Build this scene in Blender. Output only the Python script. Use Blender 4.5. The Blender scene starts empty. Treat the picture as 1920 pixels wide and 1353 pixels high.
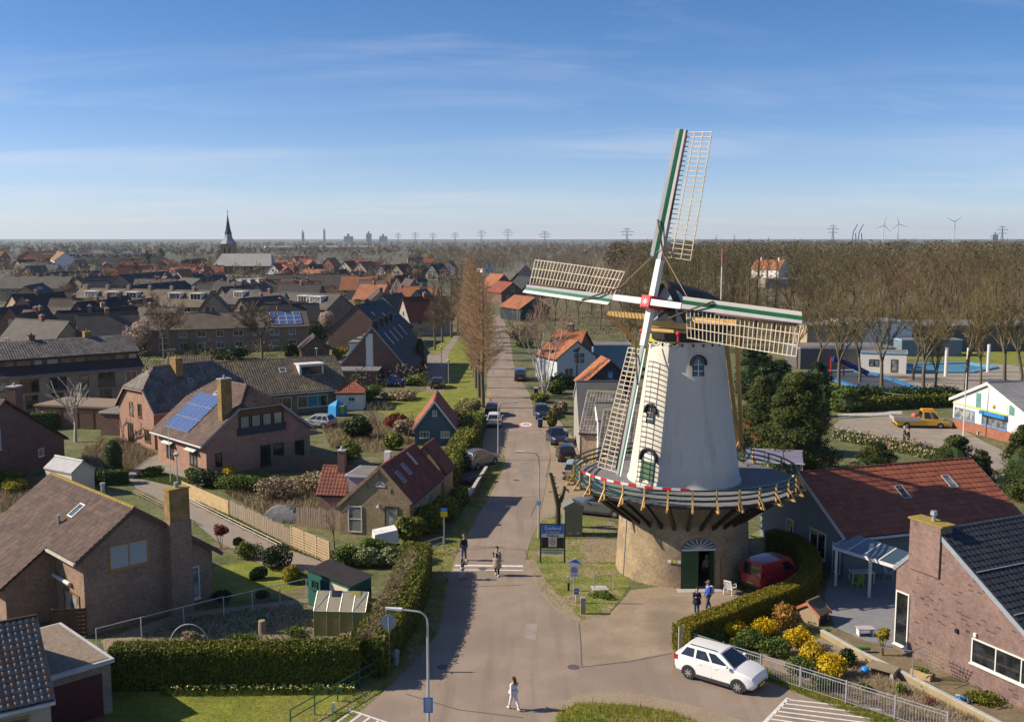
import bpy, math, random
import numpy as np
from mathutils import Vector, Matrix
R = math.radians
random.seed(7)
RNG = np.random.default_rng(11)
scene = bpy.context.scene
col = scene.collection

# ------------------------------------------------------------------ camera, sky, sun, exposure
CAM_H, FOC = 23.0, 1900.0
PITCH = math.atan(229.5 / FOC)
CP, SP = math.cos(PITCH), math.sin(PITCH)
cam = bpy.data.cameras.new('camera')
cam.sensor_width = 36.0
cam.lens = 36.0 * FOC / 1920.0
cam.clip_start, cam.clip_end = .5, 40000.0
camo = bpy.data.objects.new('camera', cam)
col.objects.link(camo)
camo.location = (0, 0, CAM_H)
camo.rotation_euler = (R(90) - PITCH, 0, 0)
scene.camera = camo

SUN_EL = 34.0
SH = Vector((1.0, -.035, 0)).normalized()            # where shadows fall on the ground
world = bpy.data.worlds.new('World')
scene.world = world
world.use_nodes = True
wn, wl = world.node_tree.nodes, world.node_tree.links
wn.clear()
sky = wn.new('ShaderNodeTexSky')
sky.sky_type = 'NISHITA'
sky.sun_disc = False
sky.sun_elevation = R(SUN_EL)
sky.sun_rotation = math.atan2(-SH.x, -SH.y) % (2 * math.pi)
sky.altitude = 0
sky.air_density = .6
sky.dust_density = .5
sky.ozone_density = 4.0
bg = wn.new('ShaderNodeBackground')
bg.inputs['Strength'].default_value = .096
wo = wn.new('ShaderNodeOutputWorld')
# thin cirrus: stretched noise on the sky vault (direction projected on a high flat layer)
tc = wn.new('ShaderNodeTexCoord')
sep = wn.new('ShaderNodeSeparateXYZ'); wl.new(tc.outputs['Generated'], sep.inputs[0])
def wmath(op, a, b=None, clamp=False):
 m = wn.new('ShaderNodeMath'); m.operation = op; m.use_clamp = clamp
 for i, v in enumerate((a, b)):
  if v is None: continue
  if isinstance(v, (int, float)): m.inputs[i].default_value = v
  else: wl.new(v, m.inputs[i])
 return m.outputs[0]
zc = wmath('ADD', wmath('MAXIMUM', sep.outputs['Z'], .0), .11)
px = wmath('DIVIDE', sep.outputs['X'], zc)
py = wmath('DIVIDE', sep.outputs['Y'], zc)
cmb = wn.new('ShaderNodeCombineXYZ'); wl.new(px, cmb.inputs[0]); wl.new(py, cmb.inputs[1])
mp = wn.new('ShaderNodeMapping'); wl.new(cmb.outputs[0], mp.inputs[0])
mp.inputs['Rotation'].default_value = (0, 0, R(-38)); mp.inputs['Scale'].default_value = (.42, 1.25, 1)
mp.inputs['Location'].default_value = (3.1, .4, 0)
nz = wn.new('ShaderNodeTexNoise'); wl.new(mp.outputs[0], nz.inputs['Vector'])
nz.inputs['Scale'].default_value = 1.1; nz.inputs['Detail'].default_value = 7; nz.inputs['Roughness'].default_value = .62
nz.inputs['Distortion'].default_value = .7
nz2 = wn.new('ShaderNodeTexNoise'); wl.new(cmb.outputs[0], nz2.inputs['Vector'])
nz2.inputs['Scale'].default_value = .55; nz2.inputs['Detail'].default_value = 2
cr = wn.new('ShaderNodeValToRGB'); wl.new(nz.outputs['Fac'], cr.inputs[0])
cr.color_ramp.elements[0].position = .45; cr.color_ramp.elements[0].color = (0, 0, 0, 1)
cr.color_ramp.elements[1].position = .84; cr.color_ramp.elements[1].color = (1, 1, 1, 1)
cr2 = wn.new('ShaderNodeValToRGB'); wl.new(nz2.outputs['Fac'], cr2.inputs[0])
cr2.color_ramp.elements[0].position = .3; cr2.color_ramp.elements[1].position = .6
cf = wmath('MULTIPLY', wmath('MULTIPLY', cr.outputs[0], cr2.outputs[0]), .36)
cf = wmath('ADD', cf, wmath('MINIMUM', wmath('DIVIDE', .0066, wmath('MULTIPLY', zc, zc)), .6), True)   # thin veil, thicker towards the horizon
mix = wn.new('ShaderNodeMixRGB'); wl.new(cf, mix.inputs[0])
hs = wn.new('ShaderNodeHueSaturation'); hs.inputs['Saturation'].default_value = 1.3; wl.new(sky.outputs[0], hs.inputs['Color'])
wl.new(hs.outputs[0], mix.inputs[1]); mix.inputs[2].default_value = (6.6, 6.35, 6.6, 1)
wl.new(mix.outputs[0], bg.inputs['Color'])
wl.new(bg.outputs[0], wo.inputs['Surface'])

sun = bpy.data.lights.new('sun', 'SUN')
sun.energy = 5.0; sun.angle = R(.53); sun.color = (1.0, .87, .69)
suno = bpy.data.objects.new('sun', sun); col.objects.link(suno)
sd = Vector((SH.x * math.cos(R(SUN_EL)), SH.y * math.cos(R(SUN_EL)), -math.sin(R(SUN_EL))))
suno.rotation_euler = sd.to_track_quat('-Z', 'Y').to_euler()
suno.location = (-60, -10, 60)

vs = scene.view_settings
vs.view_transform = 'Standard'; vs.look = 'None'; vs.exposure = .52; vs.gamma = 1.0
vs.use_curve_mapping = False
scene.cycles.use_denoising = True
scene.cycles.max_bounces = 5; scene.cycles.diffuse_bounces = 2; scene.cycles.glossy_bounces = 2
scene.cycles.transparent_max_bounces = 6; scene.cycles.transmission_bounces = 3
scene.cycles.volume_bounces = 0
scene.cycles.caustics_reflective = False; scene.cycles.caustics_refractive = False

# ------------------------------------------------------------------ survey helper: a picture point on level z -> metres
def G(x, y, z=.0):
 u, w = (x - 960) / FOC, (y - 676.5) / FOC
 t = (CAM_H - z) / (SP + w * CP)
 return Vector((u * t, (CP - w * SP) * t, z))

# ------------------------------------------------------------------ materials
MATS = {}
def nodes_of(name):
 m = bpy.data.materials.new(name); m.use_nodes = True
 n = m.node_tree.nodes; b = n['Principled BSDF']
 return m, n, m.node_tree.links, b
def rgba(c): return (c[0], c[1], c[2], 1.0)
def M(name, c, rough=.8, var=.18, scale=1.5, c2=None, bump=.0, bscale=20.0, island=.0, metal=.0, spec=.4,
      fine=.0, fscale=30.0, c3=None, patch=.25, transl=.0, pw=(.42, .6), coat=.0, streak=None):
 """plain surface: colour broken up by noise in world space, optional second/third colour in patches, per-piece variation, relief"""
 if name in MATS: return MATS[name]
 m, n, l, b = nodes_of(name)
 geo = n.new('ShaderNodeNewGeometry')
 pos = geo.outputs['Position']
 t = n.new('ShaderNodeTexNoise'); l.new(pos, t.inputs['Vector'])
 t.inputs['Scale'].default_value = scale; t.inputs['Detail'].default_value = 4; t.inputs['Roughness'].default_value = .6
 cur = None
 def mixc(fac, a, bb, mode='MIX'):
  x = n.new('ShaderNodeMixRGB'); x.blend_type = mode
  for i, v in enumerate((fac, a, bb)):
   if isinstance(v, (int, float)): x.inputs[i].default_value = v
   elif isinstance(v, tuple): x.inputs[i].default_value = v
   else: l.new(v, x.inputs[i])
  return x.outputs[0]
 def ramp(src, p0, p1):
  r = n.new('ShaderNodeMapRange'); l.new(src, r.inputs[0]); r.inputs[1].default_value = p0; r.inputs[2].default_value = p1
  return r.outputs[0]
 cur = rgba(c)
 if c2 is not None:
  cur = mixc(ramp(t.outputs['Fac'], *pw), cur, rgba(c2))
 if c3 is not None:
  t3 = n.new('ShaderNodeTexNoise'); l.new(pos, t3.inputs['Vector'])
  t3.inputs['Scale'].default_value = patch; t3.inputs['Detail'].default_value = 3
  cur = mixc(ramp(t3.outputs['Fac'], .5, .64), cur, rgba(c3))
 if streak is not None:
  ms_ = n.new('ShaderNodeMapping'); l.new(pos, ms_.inputs[0]); ms_.inputs['Scale'].default_value = streak[1]; ts = n.new('ShaderNodeTexNoise'); l.new(ms_.outputs[0], ts.inputs['Vector']); ts.inputs['Scale'].default_value = 1; ts.inputs['Detail'].default_value = 4
  cur = mixc(ramp(ts.outputs['Fac'], *streak[2]), cur, rgba(streak[0]))
 if var:
  v = n.new('ShaderNodeMapRange'); l.new(t.outputs['Fac'], v.inputs[0])
  v.inputs[1].default_value = .25; v.inputs[2].default_value = .75
  v.inputs[3].default_value = 1 - var; v.inputs[4].default_value = 1 + var
  cur = mixc(1.0, cur, v.outputs[0], 'MULTIPLY')
 if fine:
  tf = n.new('ShaderNodeTexNoise'); l.new(pos, tf.inputs['Vector']); tf.inputs['Scale'].default_value = fscale; tf.inputs['Detail'].default_value = 2
  v = n.new('ShaderNodeMapRange'); l.new(tf.outputs['Fac'], v.inputs[0])
  v.inputs[1].default_value = .3; v.inputs[2].default_value = .7
  v.inputs[3].default_value = 1 - fine; v.inputs[4].default_value = 1 + fine
  cur = mixc(1.0, cur, v.outputs[0], 'MULTIPLY')
 if island:
  v = n.new('ShaderNodeMapRange'); l.new(geo.outputs['Random Per Island'], v.inputs[0])
  v.inputs[3].default_value = 1 - island; v.inputs[4].default_value = 1 + island
  cur = mixc(1.0, cur, v.outputs[0], 'MULTIPLY')
 if isinstance(cur, tuple): b.inputs['Base Color'].default_value = cur
 else: l.new(cur, b.inputs['Base Color'])
 b.inputs['Roughness'].default_value = rough
 b.inputs['Metallic'].default_value = metal
 b.inputs['Specular IOR Level'].default_value = spec
 if coat: b.inputs['Coat Weight'].default_value = coat; b.inputs['Coat Roughness'].default_value = .05
 if bump:
  tb = n.new('ShaderNodeTexNoise'); l.new(pos, tb.inputs['Vector']); tb.inputs['Scale'].default_value = bscale; tb.inputs['Detail'].default_value = 3
  bp = n.new('ShaderNodeBump'); bp.inputs['Strength'].default_value = bump; bp.inputs['Distance'].default_value = .05
  l.new(tb.outputs['Fac'], bp.inputs['Height']); l.new(bp.outputs[0], b.inputs['Normal'])
 if transl:
  tr = n.new('ShaderNodeBsdfTranslucent'); ms = n.new('ShaderNodeMixShader'); ms.inputs[0].default_value = transl
  if isinstance(cur, tuple): tr.inputs[0].default_value = cur
  else: l.new(cur, tr.inputs[0])
  l.new(b.outputs[0], ms.inputs[1]); l.new(tr.outputs[0], ms.inputs[2])
  l.new(ms.outputs[0], n['Material Output'].inputs['Surface'])
 MATS[name] = m
 return m
def brick(name, c1, c2, mortar, bw=.22, bh=.068, var=.2, odd=None, stain=None, bump=.25):
 """brickwork in metres on the UV map, with odd dark bricks and large weathering patches"""
 if name in MATS: return MATS[name]
 m, n, l, b = nodes_of(name)
 uv = n.new('ShaderNodeUVMap')
 bt = n.new('ShaderNodeTexBrick'); l.new(uv.outputs[0], bt.inputs['Vector'])
 bt.inputs['Color1'].default_value = rgba(c1); bt.inputs['Color2'].default_value = rgba(c2); bt.inputs['Mortar'].default_value = rgba(mortar)
 bt.inputs['Scale'].default_value = 1.0; bt.inputs['Brick Width'].default_value = bw; bt.inputs['Row Height'].default_value = bh
 bt.inputs['Mortar Size'].default_value = .008; bt.inputs['Bias'].default_value = -.1
 geo = n.new('ShaderNodeNewGeometry')
 t = n.new('ShaderNodeTexNoise'); l.new(geo.outputs['Position'], t.inputs['Vector']); t.inputs['Scale'].default_value = .9
 t.inputs['Detail'].default_value = 5; t.inputs['Roughness'].default_value = .65
 v = n.new('ShaderNodeMapRange'); l.new(t.outputs['Fac'], v.inputs[0])
 v.inputs[1].default_value = .25; v.inputs[2].default_value = .75; v.inputs[3].default_value = 1 - var; v.inputs[4].default_value = 1 + var
 x = n.new('ShaderNodeMixRGB'); x.blend_type = 'MULTIPLY'; x.inputs[0].default_value = 1
 cur = bt.outputs['Color']
 if odd is not None:
  mpo = n.new('ShaderNodeMapping'); l.new(uv.outputs[0], mpo.inputs[0]); mpo.inputs['Scale'].default_value = (1 / .3, 1 / .072, 1)
  w = n.new('ShaderNodeTexWhiteNoise'); w.noise_dimensions = '2D'
  fl = n.new('ShaderNodeVectorMath'); fl.operation = 'FLOOR'; l.new(mpo.outputs[0], fl.inputs[0]); l.new(fl.outputs[0], w.inputs['Vector'])
  gt = n.new('ShaderNodeMath'); gt.operation = 'GREATER_THAN'; gt.inputs[1].default_value = .968; l.new(w.outputs['Value'], gt.inputs[0])
  xo = n.new('ShaderNodeMixRGB'); l.new(gt.outputs[0], xo.inputs[0]); l.new(cur, xo.inputs[1]); xo.inputs[2].default_value = rgba(odd)
  cur = xo.outputs[0]
 if stain is not None:
  t3 = n.new('ShaderNodeTexNoise'); l.new(geo.outputs['Position'], t3.inputs['Vector']); t3.inputs['Scale'].default_value = .35; t3.inputs['Detail'].default_value = 4
  r3 = n.new('ShaderNodeMapRange'); l.new(t3.outputs['Fac'], r3.inputs[0]); r3.inputs[1].default_value = .5; r3.inputs[2].default_value = .68
  r3.inputs[4].default_value = .6
  xs = n.new('ShaderNodeMixRGB'); l.new(r3.outputs[0], xs.inputs[0]); l.new(cur, xs.inputs[1]); xs.inputs[2].default_value = rgba(stain)
  cur = xs.outputs[0]
 tm = n.new('ShaderNodeTexNoise'); l.new(geo.outputs['Position'], tm.inputs['Vector']); tm.inputs['Scale'].default_value = 5; tm.inputs['Detail'].default_value = 3; vm = n.new('ShaderNodeMapRange'); l.new(tm.outputs['Fac'], vm.inputs[0]); vm.inputs[1].default_value = .3; vm.inputs[2].default_value = .7; vm.inputs[3].default_value = .84; vm.inputs[4].default_value = 1.16
 xm = n.new('ShaderNodeMixRGB'); xm.blend_type = 'MULTIPLY'; xm.inputs[0].default_value = 1; l.new(cur, xm.inputs[1]); l.new(vm.outputs[0], xm.inputs[2]); cur = xm.outputs[0]
 l.new(cur, x.inputs[1]); l.new(v.outputs[0], x.inputs[2]); l.new(x.outputs[0], b.inputs['Base Color'])
 b.inputs['Roughness'].default_value = .9; b.inputs['Specular IOR Level'].default_value = .25
 bp = n.new('ShaderNodeBump'); bp.inputs['Strength'].default_value = bump; bp.inputs['Distance'].default_value = .02
 l.new(bt.outputs['Fac'], bp.inputs['Height']); bp.invert = True; l.new(bp.outputs[0], b.inputs['Normal'])
 MATS[name] = m
 return m
def rooftex(name, c, row=.34, colw=.3, var=.25, c2=None):
 """far tiled roof: rows and columns in metres on the UV map"""
 if name in MATS: return MATS[name]
 m, n, l, b = nodes_of(name)
 uv = n.new('ShaderNodeUVMap')
 bt = n.new('ShaderNodeTexBrick'); l.new(uv.outputs[0], bt.inputs['Vector'])
 d = tuple(q * .72 for q in c)
 bt.inputs['Color1'].default_value = rgba(c); bt.inputs['Color2'].default_value = rgba(c2 or tuple(q * .85 for q in c)); bt.inputs['Mortar'].default_value = rgba(tuple(q * .4 for q in c))
 bt.inputs['Scale'].default_value = 1; bt.inputs['Brick Width'].default_value = colw; bt.inputs['Row Height'].default_value = row
 bt.inputs['Mortar Size'].default_value = .03; bt.offset = 0
 geo = n.new('ShaderNodeNewGeometry')
 t = n.new('ShaderNodeTexNoise'); l.new(geo.outputs['Position'], t.inputs['Vector']); t.inputs['Scale'].default_value = .5; t.inputs['Detail'].default_value = 5
 v = n.new('ShaderNodeMapRange'); l.new(t.outputs['Fac'], v.inputs[0]); v.inputs[1].default_value = .25; v.inputs[2].default_value = .75
 v.inputs[3].default_value = 1 - var; v.inputs[4].default_value = 1 + var
 x = n.new('ShaderNodeMixRGB'); x.blend_type = 'MULTIPLY'; x.inputs[0].default_value = 1
 l.new(bt.outputs['Color'], x.inputs[1]); l.new(v.outputs[0], x.inputs[2]); l.new(x.outputs[0], b.inputs['Base Color'])
 b.inputs['Roughness'].default_value = .75; b.inputs['Specular IOR Level'].default_value = .3
 bp = n.new('ShaderNodeBump'); bp.inputs['Strength'].default_value = .5; bp.inputs['Distance'].default_value = .04
 l.new(bt.outputs['Fac'], bp.inputs['Height']); bp.invert = True; l.new(bp.outputs[0], b.inputs['Normal'])
 MATS[name] = m
 return m

# ------------------------------------------------------------------ mesh helpers
class MB:
 def __init__(s): s.v, s.f = [], []
 def add(s, vs, fs):
  o = len(s.v); s.v += [tuple(p) for p in vs]; s.f += [tuple(i + o for i in f) for f in fs]; return s
 def box(s, x0, x1, y0, y1, z0, z1):
  return s.add([(x0, y0, z0), (x1, y0, z0), (x1, y1, z0), (x0, y1, z0), (x0, y0, z1), (x1, y0, z1), (x1, y1, z1), (x0, y1, z1)],
                     [(0, 3, 2, 1), (4, 5, 6, 7), (0, 1, 5, 4), (1, 2, 6, 5), (2, 3, 7, 6), (3, 0, 4, 7)])
 def frame(s, p0, p1, up=(0, 0, 1)):
  p0, p1 = Vector(p0), Vector(p1); d = (p1 - p0).normalized(); u = Vector(up)
  if abs(d.dot(u)) > .97: u = Vector((1, 0, 0)) if abs(d.x) < .9 else Vector((0, 1, 0))
  a = d.cross(u).normalized(); return p0, p1, d, a, a.cross(d).normalized()
 def beam(s, p0, p1, w, h, up=(0, 0, 1), w1=None, h1=None):
  p0, p1, d, a, u = s.frame(p0, p1, up); vs = []
  for p, ww, hh in ((p0, w, h), (p1, w1 or w, h1 or h)):
   for sa, su in ((-1, -1), (1, -1), (1, 1), (-1, 1)): vs.append(p + a * (sa * ww / 2) + u * (su * hh / 2))
  return s.add(vs, [(0, 1, 2, 3), (7, 6, 5, 4), (0, 4, 5, 1), (1, 5, 6, 2), (2, 6, 7, 3), (3, 7, 4, 0)])
 def tube(s, p0, p1, r0, r1=None, n=8, cap=True):
  p0, p1, d, a, u = s.frame(p0, p1); r1 = r0 if r1 is None else r1; vs = []
  for p, r in ((p0, r0), (p1, r1)):
   for i in range(n):
    t = 2 * math.pi * i / n; vs.append(p + a * (r * math.cos(t)) + u * (r * math.sin(t)))
  fs = [(i, (i + 1) % n, n + (i + 1) % n, n + i) for i in range(n)]
  if cap: fs += [tuple(range(n))[::-1], tuple(range(n, 2 * n))]
  return s.add(vs, fs)
 def path(s, pts, r, n=6):
  for a, b in zip(pts[:-1], pts[1:]): s.tube(a, b, r, r, n)
  return s
 def poly(s, pts): return s.add(pts, [tuple(range(len(pts)))])
 def slab(s, pts, t, d=None):
  """planar polygon thickened by t against its normal (or along d)"""
  pts = [Vector(p) for p in pts]; nrm = Vector((0, 0, 0))
  for i in range(len(pts)):
   a, b = pts[i], pts[(i + 1) % len(pts)]; nrm += a.cross(b)
  nrm.normalize(); o = (Vector(d) if d else -nrm) * t; k = len(pts)
  return s.add(pts + [p + o for p in pts], [tuple(range(k)), tuple(range(2 * k - 1, k - 1, -1))] + [(i, k + i, k + (i + 1) % k, (i + 1) % k) for i in range(k)])
 def lathe(s, prof, n=24, c=(0, 0, 0), cap=True):
  vs = []
  for r, z in prof:
   for i in range(n):
    t = 2 * math.pi * i / n; vs.append((c[0] + r * math.cos(t), c[1] + r * math.sin(t), c[2] + z))
  fs = [(j * n + i, j * n + (i + 1) % n, (j + 1) * n + (i + 1) % n, (j + 1) * n + i) for j in range(len(prof) - 1) for i in range(n)]
  if cap: fs += [tuple(range(n))[::-1], tuple(range((len(prof) - 1) * n, len(prof) * n))]
  return s.add(vs, fs)
 def ball(s, c, r, n=10, sz=1.0):
  prof = [(max(1e-3, r * math.sin(math.pi * k / n)), -r * sz * math.cos(math.pi * k / n)) for k in range(n + 1)]
  return s.lathe(prof, 2 * n, c, False)
 def mesh(s, name, smooth=False, uv=True):
  me = bpy.data.meshes.new(name); me.from_pydata(s.v, [], s.f); me.update()
  if uv: autouv(me)
  if smooth:
   me.polygons.foreach_set('use_smooth', [True] * len(me.polygons))
   if smooth == 'auto': me.set_sharp_from_angle(angle=R(35))
  return me
 def build(s, name, mat, parent=None, smooth=False, uv=True, **props):
  return link(name, s.mesh(name, smooth, uv), mat, parent, **props)
def autouv(me):
 n = len(me.polygons)
 if not n: return
 nl = len(me.loops)
 nrm = np.empty(n * 3); me.polygons.foreach_get('normal', nrm); nrm = nrm.reshape(-1, 3)
 tot = np.empty(n, int); me.polygons.foreach_get('loop_total', tot)
 vi = np.empty(nl, int); me.loops.foreach_get('vertex_index', vi)
 co = np.empty(len(me.vertices) * 3); me.vertices.foreach_get('co', co); co = co.reshape(-1, 3)
 u = np.stack([-nrm[:, 1], nrm[:, 0], np.zeros(n)], 1); L = np.linalg.norm(u, axis=1)
 u[L < .05] = (1, 0, 0); L[L < .05] = 1; u /= L[:, None]
 w = np.cross(nrm, u)
 idx = np.repeat(np.arange(n), tot); P = co[vi]
 uvs = np.stack([(P * u[idx]).sum(1), (P * w[idx]).sum(1)], 1)
 lay = me.uv_layers.new(name='UVMap'); lay.data.foreach_set('uv', uvs.ravel())
def link(name, me, mat, parent=None, **props):
 o = bpy.data.objects.new(name, me); col.objects.link(o)
 if mat is not None and me is not None and not me.materials: me.materials.append(mat)
 if parent is not None: o.parent = parent
 for k, v in props.items(): o[k] = v
 return o
def npmesh(name, verts, faces, mat=None, smooth=False):
 """big mesh from arrays: verts (n,3), faces (m,k) all of the same k"""
 me = bpy.data.meshes.new(name); k = faces.shape[1]
 me.vertices.add(len(verts)); me.vertices.foreach_set('co', np.ascontiguousarray(verts, dtype=np.float32).ravel())
 me.loops.add(faces.size); me.loops.foreach_set('vertex_index', faces.astype(np.int32).ravel())
 me.polygons.add(len(faces)); me.polygons.foreach_set('loop_start', np.arange(0, faces.size, k, dtype=np.int32))
 me.polygons.foreach_set('loop_total', np.full(len(faces), k, dtype=np.int32))
 if smooth: me.polygons.foreach_set('use_smooth', np.ones(len(faces), dtype=bool))
 me.update(calc_edges=True)
 if mat: me.materials.append(mat)
 return me
def thing(name, label, cat, loc=(0, 0, 0), rz=.0, group=None):
 o = bpy.data.objects.new(name, None); o.empty_display_size = .3; col.objects.link(o)
 o.location = loc; o.rotation_euler = (0, 0, rz); o['label'] = label; o['category'] = cat
 if group: o['group'] = group
 return o
def tag(o, label, cat, group=None):
 o['label'] = label; o['category'] = cat
 if group: o['group'] = group
 return o
def copy_tree(o, parent=None):
 c = o.copy(); col.objects.link(c)
 if parent is not None: c.parent = parent
 for ch in o.children: copy_tree(ch, c)
 return c
def structure(name, me, mat): return link(name, me, mat, kind='structure')
def sheet(name, pts, z, mat, kind='structure', sub=.0):
 """flat ground sheet from surveyed outline points (picture points or metres)"""
 m = MB(); m.poly([(p[0], p[1], z) for p in pts]); me = m.mesh(name); return link(name, me, mat, kind=kind)
def gp(*pp): return [G(x, y) for x, y in pp]


# ------------------------------------------------------------------ shared materials
asphalt = M('asphalt', (.25, .194, .152), .88, .08, .35, c2=(.275, .214, .168), bump=.12, bscale=40, fine=.07, fscale=9, c3=(.226, .176, .138), patch=.11, streak=((.205, .16, .126), (1.3, .07, 1), (.5, .72)))
gravel = M('packed_gravel', (.31, .242, .165), .95, .2, .5, c2=(.24, .182, .122), bump=.3, bscale=25, fine=.14, fscale=6)
soil = M('soil', (.20, .145, .10), .95, .3, .9, c2=(.13, .10, .07), bump=.6, bscale=9, fine=.25, fscale=5)
drysoil = M('dry_soil', (.30, .235, .165), .95, .25, .8, c2=(.21, .165, .115), bump=.6, bscale=8, fine=.25, fscale=5)
grass = M('lawn_grass', (.14, .168, .012), .9, .25, .5, c2=(.185, .195, .022), bump=.7, bscale=14, fine=.25, fscale=5, c3=(.19, .185, .03), patch=.12)
verge = M('verge_grass', (.14, .18, .028), .92, .25, .7, c2=(.22, .20, .07), bump=.8, bscale=12, fine=.3, fscale=4, c3=(.24, .195, .12), patch=.45)
paver = M('paving', (.26, .215, .18), .9, .12, .6, c2=(.22, .18, .15), fine=.12, fscale=5)
bluestone = M('patio_stone', (.20, .205, .215), .8, .12, .7, fine=.08, fscale=3)
white = M('white_paint', (.64, .63, .60), .5, .05, 1.0)
roadwhite = M('road_marking_paint', (.62, .60, .56), .8, .2, 3.0, fine=.15, fscale=14)
greenp = M('mill_green_paint', (.015, .125, .06), .35, .2, 2.0)
dgreen = M('dark_green_paint', (.012, .05, .036), .4, .15, 2.0)
ochre = M('ochre_paint', (.52, .32, .10), .5, .12, 2.0)
steel = M('galvanised_steel', (.42, .43, .43), .45, .1, 3.0, metal=.6)
greyp = M('grey_paint', (.30, .30, .33), .6, .12, 2.0)
black = M('black_paint', (.018, .017, .018), .5, .2, 2.0)
redp = M('red_paint', (.55, .025, .03), .4, .08, 2.0)
bluep = M('blue_paint', (.02, .16, .55), .4, .06, 2.0)
yellowp = M('yellow_paint', (.75, .52, .02), .45, .08, 2.0)
wood = M('weathered_wood', (.30, .235, .165), .9, .25, 2.0, c2=(.22, .18, .14), island=.2, fine=.15, fscale=8)
freshwood = M('fresh_wood', (.43, .315, .165), .8, .18, 2.0, island=.18)
concrete = M('concrete', (.40, .385, .35), .9, .14, 1.5, fine=.1, fscale=9)
def glassmat(name, c, rough=.06):
 m, n, l, b = nodes_of(name)
 b.inputs['Base Color'].default_value = rgba(c); b.inputs['Roughness'].default_value = rough
 b.inputs['Specular IOR Level'].default_value = .75; b.inputs['IOR'].default_value = 1.6
 MATS[name] = m; return m
pane = glassmat('window_glass', (.035, .042, .05))
def curtains(m):
 n, l = m.node_tree.nodes, m.node_tree.links; oi = n.new('ShaderNodeObjectInfo'); r_ = n.new('ShaderNodeValToRGB'); l.new(oi.outputs['Random'], r_.inputs[0]); e = r_.color_ramp.elements; e[0].color = (.02, .023, .026, 1); e[1].color = (.30, .29, .27, 1); e[0].position = .45; e[1].position = .95
 g = n.new('ShaderNodeNewGeometry'); t = n.new('ShaderNodeTexNoise'); l.new(g.outputs['Position'], t.inputs['Vector']); t.inputs['Scale'].default_value = 1.6; mr = n.new('ShaderNodeMapRange'); l.new(t.outputs['Fac'], mr.inputs[0]); mr.inputs[1].default_value = .42; mr.inputs[2].default_value = .58; mr.inputs[3].default_value = .5; mr.inputs[4].default_value = 1.3
 x = n.new('ShaderNodeMixRGB'); x.blend_type = 'MULTIPLY'; x.inputs[0].default_value = 1; l.new(r_.outputs[0], x.inputs[1]); l.new(mr.outputs[0], x.inputs[2]); l.new(x.outputs[0], n['Principled BSDF'].inputs['Base Color'])
curtains(pane)
paneblue = glassmat('sky_window_glass', (.07, .12, .18), .1)
carglass = glassmat('car_glass', (.012, .015, .018))
bark = M('bark', (.16, .125, .085), .95, .3, 3.0, c2=(.115, .095, .06), bump=.5, bscale=12)
twig_red = M('redwood_twigs', (.37, .235, .13), .95, .25, .25, island=.3)
twig_brown = M('brown_twigs', (.185, .135, .085), .95, .3, .08, island=.3)
twig_olive = M('olive_twigs', (.165, .13, .055), .95, .35, .05, island=.35)
twig_wood = M('wood_twigs', (.125, .096, .038), .95, .55, .022, c2=(.092, .084, .026), c3=(.13, .085, .038), patch=.012, island=.4)
birchbark = M('birch_bark', (.55, .50, .44), .85, .3, 4.0, island=.12)
birchtwig = M('birch_twigs', (.30, .20, .15), .95, .25, .5, island=.3)
palebark = M('pale_bark', (.45, .41, .36), .9, .2, 4.0)
def leafm(name, c, c2=None, isl=.4, tr=.25): return M(name, c, .55, .2, .6, c2=c2, island=isl, transl=tr, spec=.2)
lf_hedge = leafm('hedge_leaves', (.15, .155, .014), (.085, .10, .01))
lf_trim = leafm('trimmed_hedge_leaves', (.24, .195, .013), (.18, .15, .011))
lf_laurel = leafm('laurel_leaves', (.20, .21, .03), (.11, .13, .022), .5)
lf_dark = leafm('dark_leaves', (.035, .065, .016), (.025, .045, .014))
lf_conifer = leafm('conifer_sprays', (.035, .052, .009), (.068, .08, .013), .45)
lf_thuja = leafm('thuja_sprays', (.05, .085, .018), None, .35)
lf_yellow = leafm('forsythia_flowers', (.62, .43, .01), (.42, .30, .015), .35)
lf_orange = leafm('copper_leaves', (.38, .20, .045), (.26, .16, .03), .4)
lf_green = leafm('green_leaves', (.13, .175, .028), (.08, .12, .022), .45)
lf_variegated = leafm('variegated_leaves', (.30, .33, .16), (.08, .12, .03), .5)
lf_willow = leafm('willow_haze', (.30, .24, .06), (.22, .18, .05), .3)
lf_blossom = leafm('blossom', (.58, .47, .42), (.40, .30, .24), .3)
lf_red = leafm('red_leaves', (.30, .06, .035), (.16, .05, .03), .4)
lf_golden = leafm('golden_leaves', (.36, .30, .02), (.24, .22, .02), .4)
lf_grass = leafm('grass_blades', (.19, .215, .025), (.26, .23, .05), .45, .3)
lf_dry = leafm('dry_stalks', (.34, .27, .16), (.24, .18, .11), .4, .1)

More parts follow.
